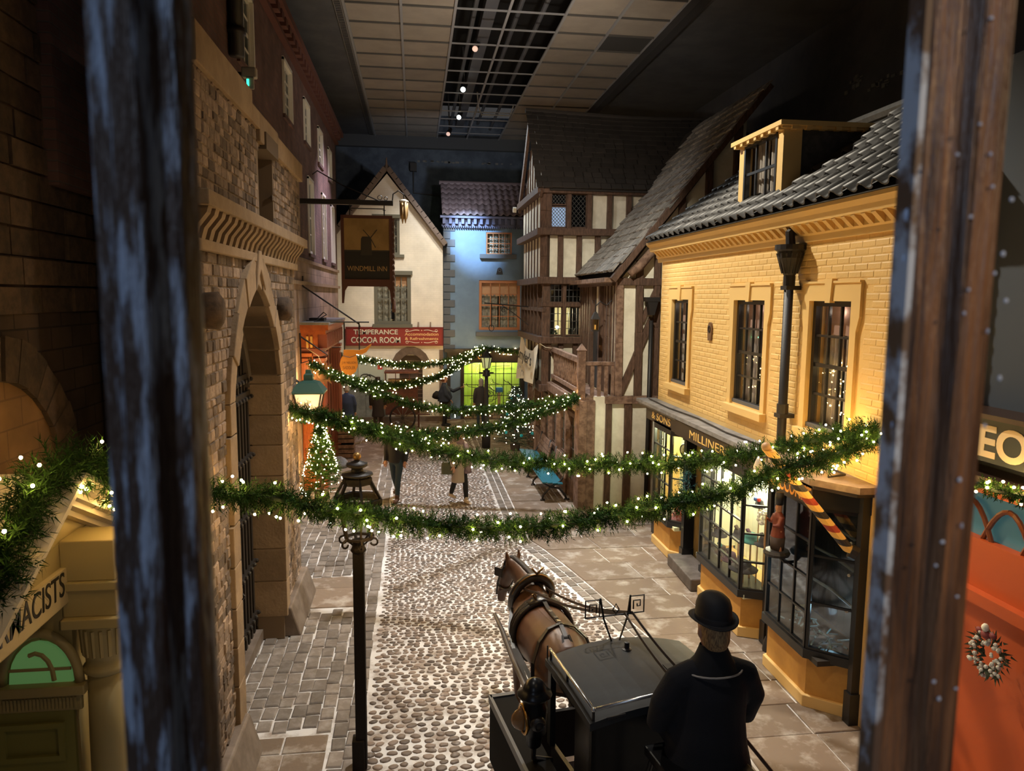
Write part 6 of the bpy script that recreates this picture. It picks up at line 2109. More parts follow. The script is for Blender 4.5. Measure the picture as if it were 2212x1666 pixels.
# sun ornament
p = aty(698, 808, 16.8)
t = thing('sun_ornament', 'brown carved sunburst ornament with jagged rays hanging amid the far garlands', 'ornament', p)
F = Fr(p, (1, .2, 0))
rays = []
for i in range(28):
    a = 2 * pi * i / 28
    r_ = .3 if i % 2 == 0 else .17
    rays.append((math.cos(a) * r_, math.sin(a) * r_))
MB().fprism(F, rays, -.03, .03).build('rays', mat('brown_carved_wood', (.17, .085, .04), .7), t)
MB().ball(p + V((0, -.04, 0)), .13, .05, .13, 12, 8).build('boss', MATS['brown_carved_wood'], t, True)
MB().tube([p + V((0, 0, .15)), p + V((-.1, .05, .4)), p + V((-.4, .4, .55))], .01, 4).build('cord', mat('pale_twine', (.6, .5, .35), .8), t)

# ---- foliage helpers
needle = mat('fir_needle', (.019, .050, .009), .75, spec=.06, rnd=.5)
needle2 = mat('grey_green_fir', (.025, .045, .025), .8, rnd=.4)
bulb_m = mat('fairy_bulb_glow', (1, .85, .5), .4, emit=(1, .60, .19), estr=260)
bulb_s = mat('fairy_bulb_far_glow', (1, .85, .5), .4, emit=(1, .60, .20), estr=150)


def sprig(mb, p, d, L_, nn, w_, ln):
    d = d.normalized()
    s_ = d.orthogonal().normalized()
    q = d.cross(s_)
    for i in range(nn):
        t_ = (i + .5) / nn
        a = i * 2.4 + U(-.5, .5)
        o_ = (s_ * math.cos(a) + q * math.sin(a))
        b = p + d * (L_ * t_)
        tip = b + (o_ * .8 + d * .6).normalized() * ln * U(.75, 1.2) * (1 - .3 * t_)
        sd_ = (tip - b).cross(d).normalized() * w_
        mb.add([b - sd_, b + sd_, tip], [(0, 1, 2)])


def smooth_path(pts, n):
    """Catmull-Rom through the given places"""
    P = [pts[0] * 2 - pts[1]] + pts + [pts[-1] * 2 - pts[-2]]
    out = []
    for i in range(1, len(P) - 2):
        for k in range(n):
            t_ = k / n
            a, b, c, d = P[i - 1], P[i], P[i + 1], P[i + 2]
            out.append(.5 * ((2 * b) + (c - a) * t_ + (2 * a - 5 * b + 4 * c - d) * t_ ** 2 + (3 * b - a - 3 * c + d) * t_ ** 3))
    out.append(pts[-1])
    return out


bulb_me = MB().ball((0, 0, 0), .0108, n=8, m=6).mesh('bulb', smooth=True)
bulb_me.materials.append(bulb_m)


def garland(label, px, rad, per_m, lights_m, single, group=None, br=.0125):
    pts = [aty(x, y_, Y) for x, y_, Y in px]
    path = smooth_path(pts, 14)
    t = thing('garland', label, 'garland', path[0], group)
    mb, lb = MB(), MB()
    lights = []
    for a, b in zip(path[:-1], path[1:]):
        d = b - a
        L_ = d.length
        tn = d.normalized()
        s_ = tn.orthogonal().normalized()
        q = tn.cross(s_)
        k = per_m * L_
        k = int(k) + (random.random() < k % 1)
        for i in range(k):
            an = U(0, 2 * pi)
            o_ = s_ * math.cos(an) + q * math.sin(an)
            p = a + d * random.random()
            sprig(mb, p, o_ + tn * U(-.9, .9), rad * U(.7, 1.1), 18 if single else 16, .0052 if single else .0085, rad * (.42 if single else .36))
        k = lights_m * L_
        k = int(k) + (random.random() < k % 1)
        for i in range(k):
            an = U(0, 2 * pi)
            o_ = s_ * math.cos(an) + q * math.sin(an)
            lights.append(a + d * random.random() + o_ * rad * U(.7, .95))
    tag(mb.build('foliage', needle, t, fix=False), kind='stuff')
    MB().tube(path[::5] + [path[-1]], .022, 5).build('wire_core', needle2, t)
    if single:
        for p in lights:
            put('bulb', bulb_me, t, p)
    else:
        for p in lights:
            lb.ball(p, br, n=6, m=4)
        tag(lb.build('bulbs', bulb_s, t, fix=False), kind='stuff')
    return t


garland('nearest lit fir garland, swagged across the street in front of the tall street lamp',
        [(442, 1062, 6.05), (470, 1068, 6.07), (560, 1072, 6.2), (650, 1090, 6.35), (760, 1110, 6.5), (900, 1130, 6.65), (1040, 1142, 6.8), (1180, 1138, 6.9), (1330, 1115, 7.05), (1480, 1085, 7.05), (1570, 1065, 6.95), (1620, 1048, 6.9), (1663, 1028, 6.85), (1700, 1012, 6.8), (1740, 1003, 6.75), (1800, 985, 6.78), (1850, 962, 6.8), (1897, 938, 6.85)], .165, 250, 14, True)
garland('second nearest lit fir garland, from the green lantern to the yellow wall',
        [(625, 885, 10.4), (700, 898, 10.3), (780, 925, 10.2), (870, 952, 10.0), (980, 982, 9.8), (1100, 998, 9.5), (1230, 1005, 9.2), (1360, 1004, 8.9), (1480, 1000, 8.6), (1600, 985, 8.1), (1700, 965, 7.7), (1800, 945, 7.2), (1897, 928, 6.8)], .165, 230, 15, True)
garland('third lit fir garland, lower of two ending at the balcony post',
        [(640, 890, 10.6), (740, 915, 11.2), (850, 935, 12), (960, 938, 12.8), (1060, 925, 13.6), (1140, 902, 14.3), (1200, 880, 14.8), (1248, 862, 15.2)], .15, 160, 19, False, br=.0095)
garland('fourth lit fir garland, upper of two ending at the balcony post',
        [(668, 785, 16.6), (720, 812, 16.6), (780, 838, 16.5), (850, 860, 16.3), (920, 880, 16.1), (1000, 888, 15.9), (1090, 882, 15.7), (1170, 872, 15.5), (1248, 858, 15.3)], .15, 160, 17, False, br=.0105)
garland('fifth lit fir garland, from the orange shopfront up to the lime shop',
        [(675, 790, 16.8), (740, 815, 18), (800, 830, 19.5), (860, 832, 21), (920, 822, 22.5), (970, 802, 24), (1010, 775, 25.5), (1045, 756, 26.7)], .155, 140, 13, False, br=.0125)
garland('farthest lit fir garland, below the red sign and along the lime shop',
        [(722, 768, 21.2), (790, 778, 22.5), (860, 788, 24), (930, 787, 25), (985, 775, 26), (1030, 757, 26.8), (1045, 752, 26.9), (1090, 758, 26.9), (1135, 760, 26.9)], .155, 140, 14, False, br=.0125)
garland('lit fir garland draped over the pediment of the chemist doorway',
        [(285, 1075, 5.4), (240, 1030, 5.15), (185, 1005, 4.9), (120, 1010, 4.7), (75, 1060, 4.5), (40, 1130, 4.3), (5, 1220, 4.1), (-20, 1310, 3.9)], .2, 230, 9, True)
garland('short lit fir garland along the top of the red shop door',
        [(2110, 1046, 5.3), (2160, 1062, 5.08), (2215, 1075, 4.85), (2270, 1085, 4.62)], .09, 190, 14, True)


def xmas_tree(label, x, y_, h, r, nl, warm, body):
    t = thing('christmas_tree', label, 'tree', (x, y_, 0))
    MB().lathe((x, y_, 0), [(.05, .0), (.04, h * .5), (.01, h * .98)], 7).build('trunk', timber, t)
    MB().lathe((x, y_, 0), [(.13, 0), (.16, .2), (.15, .2)], 12).build('tub', mat('dark_tub', (.05, .035, .025), .8), t)
    mb = MB()
    for i in range(420):
        u = random.random() ** .7
        z = .14 + u * (h - .2)
        rr = r * (1 - (z / h)) ** .85 + .03
        a = U(0, 2 * pi)
        d = V((math.cos(a), math.sin(a), U(-.25, .45)))
        c = V((x, y_, z))
        mb.tube([c, c + d.normalized() * rr * .9], [.008, .004], 3, False)
        for k in range(3):
            sprig(mb, c + d.normalized() * rr * (.35 + .2 * k), d + V((U(-.6, .6), U(-.6, .6), U(-.2, .4))), rr * .38 + .05, 8, .008, .06)
    tag(mb.build('foliage', body, t, fix=False), kind='stuff')
    lb = MB()
    for i in range(nl):
        u = random.random() ** .8
        z = .16 + u * (h - .2)
        rr = r * (1 - (z / h)) ** .85 + .04
        a = U(0, 2 * pi)
        lb.ball((x + math.cos(a) * rr, y_ + math.sin(a) * rr, z), .010 if warm else .010, n=6, m=4)
    tag(lb.build('bulbs', bulb_s if warm else mat('fairy_bulb_white_glow', (1, .95, .8), .4, emit=(1, .82, .6), estr=40), t, fix=False), kind='stuff')
    return t


xmas_tree('christmas tree covered in warm lights before the orange shopfront', -2.06, 16.4, 1.75, .52, 230, True, needle)
xmas_tree('dark christmas tree with small white lights beside the timber-framed house', 2.93, 21.3, 1.95, .72, 130, False, needle2)
bb = MB()
for i in range(7):
    a, z = U(0, 6.3), U(.5, 1.7)
    rr = .75 * (1 - z / 1.95)
    bb.ball((2.93 + math.cos(a) * rr, 21.3 - abs(math.sin(a)) * rr, z), .05, n=8, m=6)
tag(bb.build('baubles', mat('teal_bauble', (.02, .35, .42), .2), at=(2.93, 21.3, .8), smooth=True), 'teal glass baubles hung on the dark christmas tree', 'baubles')
# blue-green fir by the shop door
t = thing('fir_bough', 'blue-green fir bough beside the dark shop door behind the garlands', 'greenery', (4.4, 11.3, 1.0))
mb = MB()
for i in range(60):
    sprig(mb, V((4.45 + U(-.06, .06), 11.45 + U(-.12, .12), U(1.05, 1.75))), V((U(-1, .2), U(-1, 1), U(-.6, .4))), .16, 10, .007, .06)
tag(mb.build('needles', mat('blue_green_needle', (.02, .09, .10), .7, rnd=.4), t, fix=False), kind='stuff')
MB().tube([(4.47, 11.45, 1.0), (4.47, 11.45, 1.8)], .01, 5).build('stem', timber, t)

# ---- benches
bteal = mat('teal_bench_paint', (.012, .13, .19), .35)


def bench(y0, y1, label):
    t = thing('bench', label, 'bench', (3.0, (y0 + y1) / 2, 0), 'teal benches along the timber-framed house')
    for k in range(4):
        MB().box(2.78 + k * .118, y0, .42 - k * .012, 2.89 + k * .118, y1, .45 - k * .012).build('seat_slat', bteal, t, bevel=.005)
    for k in range(3):
        a, z = 3.27 + k * .035, .52 + k * .13
        MB().prism([(a, y0, z), (a + .03, y0, z), (a + .06, y0, z + .11), (a + .03, y0, z + .11)], (0, y1 - y0, 0)).build('back_slat', timber_old, t)
    for yy in (y0 + .12, y1 - .12):
        MB().tube([(2.80, yy, 0), (2.82, yy, .12), (2.98, yy, .3), (3.2, yy, .42), (3.32, yy, .6), (3.38, yy, .95)], .024, 6).tube([(3.36, yy, 0), (3.32, yy, .12), (3.18, yy, .27), (3.0, yy, .3)], .024, 6).tube([(2.82, yy, .40), (3.0, yy, .3)], .02, 6).tube([(2.76, yy, .01), (2.86, yy, .01)], .03, 6).tube([(3.3, yy, .01), (3.42, yy, .01)], .03, 6).build('end_frame', black_iron, t, True)
    return t


bench(15.75, 17.35, 'nearer teal slatted bench with black iron ends by the timber-framed house')
bench(17.9, 19.4, 'farther teal slatted bench half hidden by the garlands near the dark christmas tree')

# ---- bollard and crates at the left
o = MB().lathe((-2.0, 19.6, 0), [(.24, 0), (.23, .12), (.17, .22), (.07, .28), (.01, .29)], 16).build('mounting_stone', mat('grey_granite', (.22, .23, .25), .7, col2=(.15, .16, .17), scale=20), at=(-2.0, 19.6, 0), smooth=True)
tag(o, 'grey domed stone standing on the pavement past the lit tree', 'stone')
for y_, z, lab in ((20.9, 0, 'brown wooden crate at pavement level beside the orange shopfront'), (20.9, .42, 'brown wooden crate stacked on another beside the orange shopfront')):
    t = thing('wooden_crate', lab, 'crate', (-1.9, y_, z), 'crates by the orange shopfront')
    MB().box(-2.1, y_ - .2, z + .02, -1.72, y_ + .2, z + .38).build('body', dark_room, t)
    for k in range(3):
        MB().box(-2.13, y_ - .23, z + .02 + k * .13, -1.69, y_ + .23, z + .12 + k * .13).build('plank', timber_old, t)
# ================================================================ hand cart
t = thing('hand_cart', 'reddish wooden hand cart with a spoked wheel and a display chest before the arch', 'cart', (-.45, 25.4, 0))
cw = mat('red_brown_cart_wood', (.12, .034, .022), .6, col2=(.07, .022, .016), scale=6)
MB().box(-1.0, 25.1, .95, .1, 25.75, 1.48).box(-1.04, 25.06, 1.44, .14, 25.79, 1.5).box(-1.0, 25.15, .5, .1, 25.7, .95).build('chest', cw, t, bevel=.01)
MB().box(-1.0, 25.1, 1.5, -.98, 25.75, 1.95).box(.08, 25.1, 1.5, .1, 25.75, 1.95).box(-1.02, 25.08, 1.92, .12, 25.77, 1.98).box(-.66, 25.1, 1.5, -.63, 25.13, 1.92).box(-.2, 25.1, 1.5, -.17, 25.13, 1.92).build('glass_case_frame', cw, t)
MB().box(-.97, 25.11, 1.5, .08, 25.12, 1.92).build('pane', GLASS, t)
MB().box(-.9, 25.3, 1.5, .0, 25.6, 1.7).build('goods', mat('straw_goods', (.5, .36, .16), .9, col2=(.25, .16, .06), scale=9), t)
wc = V((-.42, 25.0, .42))
wh = MB().tube([wc + V((.42 * math.cos(a), 0, .42 * math.sin(a))) for a in [i * pi / 14 for i in range(29)]], .03, 6)
wheel = wh.build('wheel', black_iron, t, True)
sp = MB()
for k in range(12):
    a = k * pi / 6
    sp.tube([wc + V((.06 * math.cos(a), 0, .06 * math.sin(a))), wc + V((.41 * math.cos(a), 0, .41 * math.sin(a)))], .016, 5)
sp.build('spokes', mat('grey_spoke', (.12, .10, .09), .6), wheel)
MB().tube([wc + V((0, -.06, 0)), wc + V((0, .5, 0))], .06, 10).build('hub', black_iron, wheel)
MB().tube([(-.9, 25.2, .55), (.5, 25.2, .5)], .025, 6).tube([(.12, 25.3, .9), (.12, 25.3, .02)], .03, 6).build('shaft_and_leg', cw, t)
tag(MB().loft([((-.75, 24.7, .0), .2, .1), ((-.72, 24.7, .18), .22, .12), ((-.66, 24.7, .28), .1, .06)], 10).build('sack', mat('brown_sack', (.12, .06, .04), .9), at=(-.75, 24.7, 0), smooth=True), 'brown sack slumped on the ground before the hand cart wheel', 'sack')

# ================================================================ people
skin = mat('skin_tone', (.50, .27, .18), .6)


def hand(parent, w_, d, side, m, s=1., palm_n=None):
    """palm, four fingers of unequal length and a thumb off the palm's side"""
    d = V(d).normalized()
    n = V(palm_n or (0, 0, -1))
    n = (n - d * n.dot(d)).normalized()
    x = d.cross(n) * side
    w_ = V(w_)
    mb = MB().loft([(w_, .026 * s, .02 * s), (w_ + d * .04 * s, .04 * s, .017 * s), (w_ + d * .085 * s, .043 * s, .015 * s), (w_ + d * .095 * s, .038 * s, .012 * s)], 10, True, x)
    for k, (o_, L_) in enumerate(((-.030, .068), (-.010, .08), (.010, .075), (.029, .058))):
        b = w_ + d * .088 * s + x * o_ * s
        mb.tube([b, b + d * L_ * .45 * s + n * .006 * s, b + d * L_ * .75 * s + n * .022 * s, b + d * L_ * .88 * s + n * .04 * s], [.0095 * s, .009 * s, .008 * s, .006 * s], 6)
    b = w_ + d * .03 * s - x * .034 * s
    mb.tube([b, b + d * .03 * s - x * .025 * s + n * .01 * s, b + d * .06 * s - x * .03 * s + n * .025 * s], [.012 * s, .011 * s, .008 * s], 6)
    return mb.build('hand', m, parent, True)


def person(label, pos, head_deg, S=1., heavy=1., coat=None, trous=None, hair=None, skinm=None, shoe=None, hem=.82, stride=0., arms=None, voxel=.022, hairlen=0, beard=None, hat=None, tilt=0., group=None, female=False):
    """a standing or walking figure; local x right, y forward; built at 1.75 m then scaled by S"""
    A = R(head_deg)
    ca, sa = math.cos(A), math.sin(A)
    P = V(pos)

    def L(x, y, z):
        return P + V(((x * ca - y * sa) * S, (x * sa + y * ca) * S, z * S))
    hint = (ca, sa, 0)
    skinm = skinm or skin
    sw = .19 if not female else .165
    f1, f2 = stride, -stride
    legs = []
    for sd, fw_ in ((-1, f1), (1, f2)):
        lift = .10 if fw_ < -.05 else 0
        legs.append([(sd * .09, 0, .93), (sd * .095, fw_ * .55 + .03, .50), (sd * .095, fw_ - (.05 if lift else 0), .09 + lift)])
    arms = arms or [((-sw - .05, -.02, 1.15), (-sw - .04, .06, .90)), ((sw + .05, -.02, 1.15), (sw + .04, .06, .90))]
    hv = heavy

    def put_in(mb, g, leg_r=(.085, .055, .042), arm_r=(.052, .042, .030), torso=True, legs_on=True, arms_on=True, head=False):
        if torso:
            mb.loft([(L(0, 0, .88), (.15 + g) * hv * S, (.10 + g) * hv * S), (L(0, .01 * hv, 1.02), (.145 + g) * hv * S, (.10 + g) * hv ** 1.6 * S), (L(0, .0, 1.22), (.16 + g) * (hv * .8 + .2) * S, (.105 + g) * hv * S), (L(0, -.01, 1.38), (sw - .01 + g) * S, (.09 + g) * S), (L(0, -.01, 1.46), (.10 + g) * S, (.065 + g) * S), (L(0, 0, 1.5), (.055 + g * .6) * S, (.055 + g * .6) * S)], 14, True, hint)
        if legs_on:
            for lg in legs:
                a, b, c = [L(*q) for q in lg]
                mb.loft([(a, (leg_r[0] + g) * hv ** .5 * S, (leg_r[0] + g + .01) * hv ** .5 * S), ((a + b) / 2, (leg_r[0] * .85 + g) * S, (leg_r[0] * .85 + g) * S), (b, (leg_r[1] + g) * S, (leg_r[1] + g) * S), ((b * .65 + c * .35), (leg_r[1] * .98 + g) * S, (leg_r[1] + g) * S), (c, (leg_r[2] + g) * S, (leg_r[2] + g) * S)], 10, True, hint)
        if arms_on:
            for sd, (e, w_) in zip((-1, 1), arms):
                s0, e, w_ = L(sd * (sw - .01), -.01, 1.39), L(*e), L(*w_)
                mb.loft([(L(sd * .1, -.01, 1.42), (arm_r[0] + g * .8) * S, (arm_r[0] + g * .8) * S), (s0, (arm_r[0] + g) * S, (arm_r[0] + g) * S), ((s0 + e) / 2, (arm_r[0] * .95 + g) * S, (arm_r[0] * .95 + g) * S), (e, (arm_r[1] + g) * S, (arm_r[1] + g) * S), (w_, (arm_r[2] + g) * S, (arm_r[2] + g) * S)], 9, True, hint)
        return mb
    b = put_in(MB(), 0)
    tx = math.sin(tilt)
    hd = lambda x, y, z: L(x, y + tx * (z - 1.5), z)
    b.loft([(hd(0, -.005, 1.44), .055 * S, .06 * S), (hd(0, .0, 1.53), .052 * S, .056 * S), (hd(0, .012, 1.565), .058 * S, .075 * S), (hd(0, .012, 1.62), .07 * S, .092 * S), (hd(0, .005, 1.68), .075 * S, .098 * S), (hd(0, -.005, 1.72), .068 * S, .088 * S), (hd(0, -.01, 1.75), .045 * S, .06 * S), (hd(0, -.01, 1.762), .012 * S, .02 * S)], 14, True, hint)
    b.loft([(hd(0, .095, 1.668), .010 * S, .012 * S), (hd(0, .118, 1.632), .015 * S, .014 * S), (hd(0, .10, 1.622), .012 * S, .01 * S)], 6)
    for sd in (-1, 1):
        b.loft([(hd(sd * .070, -.01, 1.61), .008 * S, .015 * S), (hd(sd * .080, -.012, 1.64), .010 * S, .022 * S), (hd(sd * .078, -.015, 1.67), .008 * S, .016 * S)], 6)
        # feet
    for lg in legs:
        x, y_, z = lg[2]
        b.loft([(L(x, y_ - .06, z - .045), .035 * S, .04 * S), (L(x, y_ + .06, z - .055), .042 * S, .035 * S), (L(x, y_ + .17, z - .07), .035 * S, .02 * S)], 8, True, (0, 0, 1) if False else None)
    o = blob('person', b, skinm, None, voxel, P)
    tag(o, label, 'person', group)
    ey = MB()
    for sd in (-1, 1):
        ey.ball(hd(sd * .03, .092, 1.668), .010 * S, n=6, m=4)
    ey.build('eyes', mat('dark_eye', (.03, .02, .02), .3), o)
    MB().loft([(hd(-.026, .094, 1.592), .004 * S, .006 * S), (hd(0, .103, 1.59), .007 * S, .009 * S), (hd(.026, .094, 1.592), .004 * S, .006 * S)], 6).build('mouth', mat('lip_tone', (.36, .13, .10), .5), o)
    for sd, (e, w_) in zip((-1, 1), arms):
        e, w_ = L(*e), L(*w_)
        hand(o, w_ - (w_ - e).normalized() * .01, w_ - e, sd, skinm, S)
    if trous:
        m_ = put_in(MB(), .012, torso=False, arms_on=False)
        m_.loft([(L(0, 0, .82), .15 * hv * S, .11 * hv * S), (L(0, 0, .95), .16 * hv * S, .115 * hv * S), (L(0, 0, 1.03), .155 * hv * S, .11 * hv * S)], 12, True, hint)
        blob('trousers', m_, trous, o, voxel)
    if shoe:
        m_ = MB()
        for lg in legs:
            x, y_, z = lg[2]
            m_.loft([(L(x, y_ - .085, z - .05), .03 * S, .035 * S), (L(x, y_ - .03, z - .04), .046 * S, .05 * S), (L(x, y_ + .07, z - .05), .05 * S, .042 * S), (L(x, y_ + .19, z - .065), .042 * S, .026 * S), (L(x, y_ + .21, z - .07), .02 * S, .015 * S)], 10)
            m_.loft([(L(x, y_, z - .06), .05 * S, .05 * S), (L(x, y_, z + .08), .054 * S, .056 * S)], 10, True, hint)
        blob('shoes', m_, shoe, o, voxel * .8)
    if coat:
        m_ = put_in(MB(), .026, legs_on=False)
        fl_ = 1.0 + (.95 - hem) * .35
        m_.loft([(L(0, 0, hem), .185 * hv * fl_ * S, .15 * hv * fl_ * S), (L(0, 0, (hem + 1.0) / 2), .18 * hv * S, .14 * hv * S), (L(0, 0, 1.05), .172 * hv * S, .13 * hv * S)], 14, True, hint)
        m_.loft([(L(0, -.015, 1.40), .11 * S, .09 * S), (L(0, -.015, 1.5), .075 * S, .075 * S), (L(0, -.02, 1.535), .07 * S, .072 * S)], 12, True, hint)
        blob('coat', m_, coat, o, voxel)
    if hair:
        m_ = MB().loft([(hd(0, -.045, 1.56 - hairlen), (.075 + hairlen * .1) * S, .07 * S), (hd(0, -.042, 1.64), .096 * S, .092 * S), (hd(0, -.03, 1.70), .100 * S, .112 * S), (hd(0, -.02, 1.76), .084 * S, .095 * S), (hd(0, -.02, 1.80), .03 * S, .04 * S)], 12, True, hint)
        blob('hair', m_, hair, o, voxel * .7)
    if beard:
        m_ = MB().loft([(hd(0, .075, 1.615), .055 * S, .03 * S), (hd(0, .075, 1.57), .05 * S, .04 * S), (hd(0, .06, 1.525), .025 * S, .025 * S)], 10, True, hint)
        blob('beard', m_, beard, o, voxel * .7)
    return o, L, hd


navy_c = mat('navy_jacket', (.014, .022, .042), .85)
blk_c = mat('black_jacket', (.012, .011, .012), .85)
grey_c = mat('charcoal_puffer', (.035, .032, .034), .8)
brn_c = mat('dark_brown_coat', (.022, .016, .014), .85)
beige_c = mat('beige_wool_coat', (.36, .29, .23), .9)
jean = mat('dark_denim', (.022, .04, .058), .9)
blkt = mat('black_trouser', (.012, .011, .012), .9)
tanb = mat('tan_suede', (.09, .045, .028), .8)
palb = mat('pale_boot', (.52, .42, .33), .8)
hair_d = mat('dark_hair', (.02, .013, .01), .7)
hair_g = mat('grey_hair', (.28, .26, .24), .8)
hair_r = mat('auburn_hair', (.13, .045, .02), .7)

person('person in a black jacket and dark jeans striding away from the camera on the cobbles', (-.42, 16.3, 0), 160, .98, 1, blk_c, jean, hair_d, shoe=tanb, hem=.86, stride=.22, voxel=.02)
o, L, hd = person('person in a beige wool coat and pale boots carrying a green shoulder bag', (.95, 15.9, 0), -150, .93, .95, beige_c, blkt, hair_r, shoe=palb, hem=.50, stride=.16, voxel=.02, hairlen=.16, female=True)
sc = MB().loft([(L(0, 0, 1.42), .12, .11), (L(0, .0, 1.5), .11, .10), (L(0, 0, 1.55), .09, .09)], 12)
sc.loft([(L(-.1, .12, 1.42), .05, .03), (L(-.13, .16, 1.1), .07, .03), (L(-.14, .17, .72), .08, .03)], 8)
sc.build('scarf', mat('mauve_check_scarf', (.30, .21, .21), .9, col2=(.18, .12, .13), scale=12), o, True)
bgq = L(.25, -.05, .86)
bag = thing('shoulder_bag', 'green-brown leather shoulder bag hanging at the side of the person in beige', 'bag', bgq)
MB().loft([(bgq + V((-.02, 0, -.14)), .15, .05), (bgq + V((-.02, 0, .05)), .15, .05), (bgq + V((-.02, 0, .12)), .13, .035)], 8).build('body', mat('olive_leather', (.07, .075, .035), .5), bag)
MB().tube([bgq + V((-.13, 0, .1)), L(.14, 0, 1.45), bgq + V((.1, 0, .1))], .01, 5).build('strap', mat('olive_leather', (.07, .075, .035), .5), bag)
o, L, hd = person('bearded person in a dark jacket holding a phone out towards the lime window', (1.02, 25.75, 0), -90, 1.0, 1.62, navy_c, blkt, hair_r, shoe=blk_c, hem=.88, stride=.03, voxel=.022, beard=hair_r, arms=[((-.2, .32, 1.2), (-.12, .58, 1.33)), ((.27, .05, 1.12), (.22, .2, .95))])
ph = L(-.12, .68, 1.40)
tag(MB().box(ph.x - .006, ph.y - .04, ph.z - .07, ph.x + .006, ph.y + .04, ph.z + .08).build('phone', mat('pale_phone', (.7, .66, .6), .3), at=ph, bevel=.004), 'pale phone held up by the bearded person before the lime window', 'phone')
wb = MB().loft([(L(-.05, -.3, .98), .14, .09), (L(0, -.26, 1.1), .15, .1), (L(.05, -.22, 1.2), .1, .06)], 10)
tag(wb.build('waist_bag', blk_c, at=L(0, -.26, .98), smooth=True), 'black bag worn behind the waist of the bearded person', 'bag')
person('grey-haired person in a charcoal padded jacket standing behind the distant street lamp', (2.27, 25.4, 0), 10, .95, 1.1, grey_c, jean, hair_g, shoe=blk_c, hem=.80, voxel=.022, hairlen=.05)
person('person in a blue padded jacket with head bowed, seen from behind at the left', (-2.1, 23.2, 0), 5, 1.0, 1.25, mat('blue_padded_jacket', (.022, .042, .10), .8), blkt, hair_g, shoe=blk_c, hem=.74, tilt=.5, voxel=.022)
o, L, hd = person('person in a long dark coat and flat black hat beside the hand cart', (-1.22, 24.7, 0), 10, 1.0, 1.05, brn_c, mat('brown_trouser', (.06, .04, .035), .9), hair_d, shoe=brn_c, hem=.52, voxel=.022)
MB().lathe(L(0, 0, 1.72), [(.13, 0), (.13, .015), (.085, .02), (.085, .13), (.05, .135)], 14).build('hat', black_paint, o)

# ================================================================ horse
hA = R(6)
hO = V((1.296, 6.98, 0))
hc, hs = math.cos(hA), math.sin(hA)


def HL(x, y, z):
    return hO + V((x * hc - y * hs, x * hs + y * hc, z))


bay_m = mat('bay_horse_coat', (.085, .037, .018), .45, col2=(.05, .021, .011), scale=3.5, lo=.35, hi=.7)
hint = (hc, hs, 0)
h = MB()
h.loft([(HL(0, -.80, 1.08), .10, .16), (HL(0, -.70, 1.11), .22, .26), (HL(0, -.46, 1.14), .29, .30), (HL(0, -.18, 1.12), .275, .29), (HL(0, .12, 1.08), .29, .31), (HL(0, .38, 1.08), .275, .33), (HL(0, .58, 1.12), .23, .33), (HL(0, .76, 1.15), .15, .22)], 18, True, hint)
h.loft([(HL(0, .42, 1.22), .15, .24), (HL(-.01, .60, 1.32), .125, .22), (HL(-.04, .77, 1.40), .10, .16), (HL(-.08, .91, 1.465), .08, .125), (HL(-.115, 1.0, 1.50), .075, .10)], 14, True, hint)
h.loft([(HL(-.11, .96, 1.50), .07, .09), (HL(-.125, 1.05, 1.48), .088, .105), (HL(-.145, 1.13, 1.36), .085, .11), (HL(-.165, 1.19, 1.22), .066, .085), (HL(-.18, 1.23, 1.09), .055, .065), (HL(-.185, 1.25, 1.0), .052, .05)], 12, True, hint)
for sx in (-1, 1):
    h.loft([(HL(sx * .15, .54, 1.05), .10, .14), (HL(sx * .16, .55, .80), .075, .095), (HL(sx * .16, .56, .50), .055, .06), (HL(sx * .16, .56, .45), .05, .055), (HL(sx * .16, .55, .22), .035, .04), (HL(sx * .16, .56, .12), .045, .05)], 10, True, hint)
    h.loft([(HL(sx * .17, -.50, 1.05), .13, .20), (HL(sx * .18, -.46, .80), .10, .14), (HL(sx * .17, -.60, .56), .06, .075), (HL(sx * .17, -.70, .47), .05, .065), (HL(sx * .17, -.66, .24), .04, .045), (HL(sx * .17, -.64, .12), .048, .052)], 10, True, hint)
    h.loft([(HL(-.115 + sx * .05, .99, 1.53), .032, .024), (HL(-.115 + sx * .07, .99, 1.63), .032, .018), (HL(-.115 + sx * .065, 1.0, 1.72), .006, .005)], 8, True, hint)
horse = blob('horse', h, bay_m, None, .02, hO)
tag(horse, 'bay horse in black harness standing before the hansom cab', 'horse')
hf = MB()
for sx in (-1, 1):
    hf.lathe(HL(sx * .16, .57, 0), [(.065, 0), (.05, .1)], 10).lathe(HL(sx * .17, -.63, 0), [(.065, 0), (.05, .1)], 10)
hf.build('hooves', black_iron, horse)
mane_m = mat('black_mane', (.014, .009, .008), .7)
mn = MB()
for i in range(26):
    u = i / 25
    c = HL(-.115 * u ** 1.5, .48 + .50 * u, 1.50 + .09 * u)
    mn.loft([(c + V((0, 0, .01)), .03, .03), (c + V((.06, -.02, -.02)), .035, .03), (c + V((.095, -.03, -.12)), .02, .02)], 6)
mn.loft([(HL(-.115, 1.0, 1.60), .04, .03), (HL(-.13, 1.11, 1.53), .035, .03), (HL(-.14, 1.17, 1.42), .01, .01)], 7)
blob('mane', mn, mane_m, horse, .014)
MB().loft([(HL(0, -.80, 1.22), .05, .05), (HL(0, -.92, 1.15), .06, .06), (HL(0, -.98, .85), .08, .07), (HL(0, -.96, .45), .03, .03)], 10).build('tail', mane_m, horse, True)
ey = MB()
for sx in (-1, 1):
    ey.ball(HL(-.135 + sx * .085, 1.07, 1.43), .018, n=8, m=6)
ey.build('eyes', black_paint, horse)
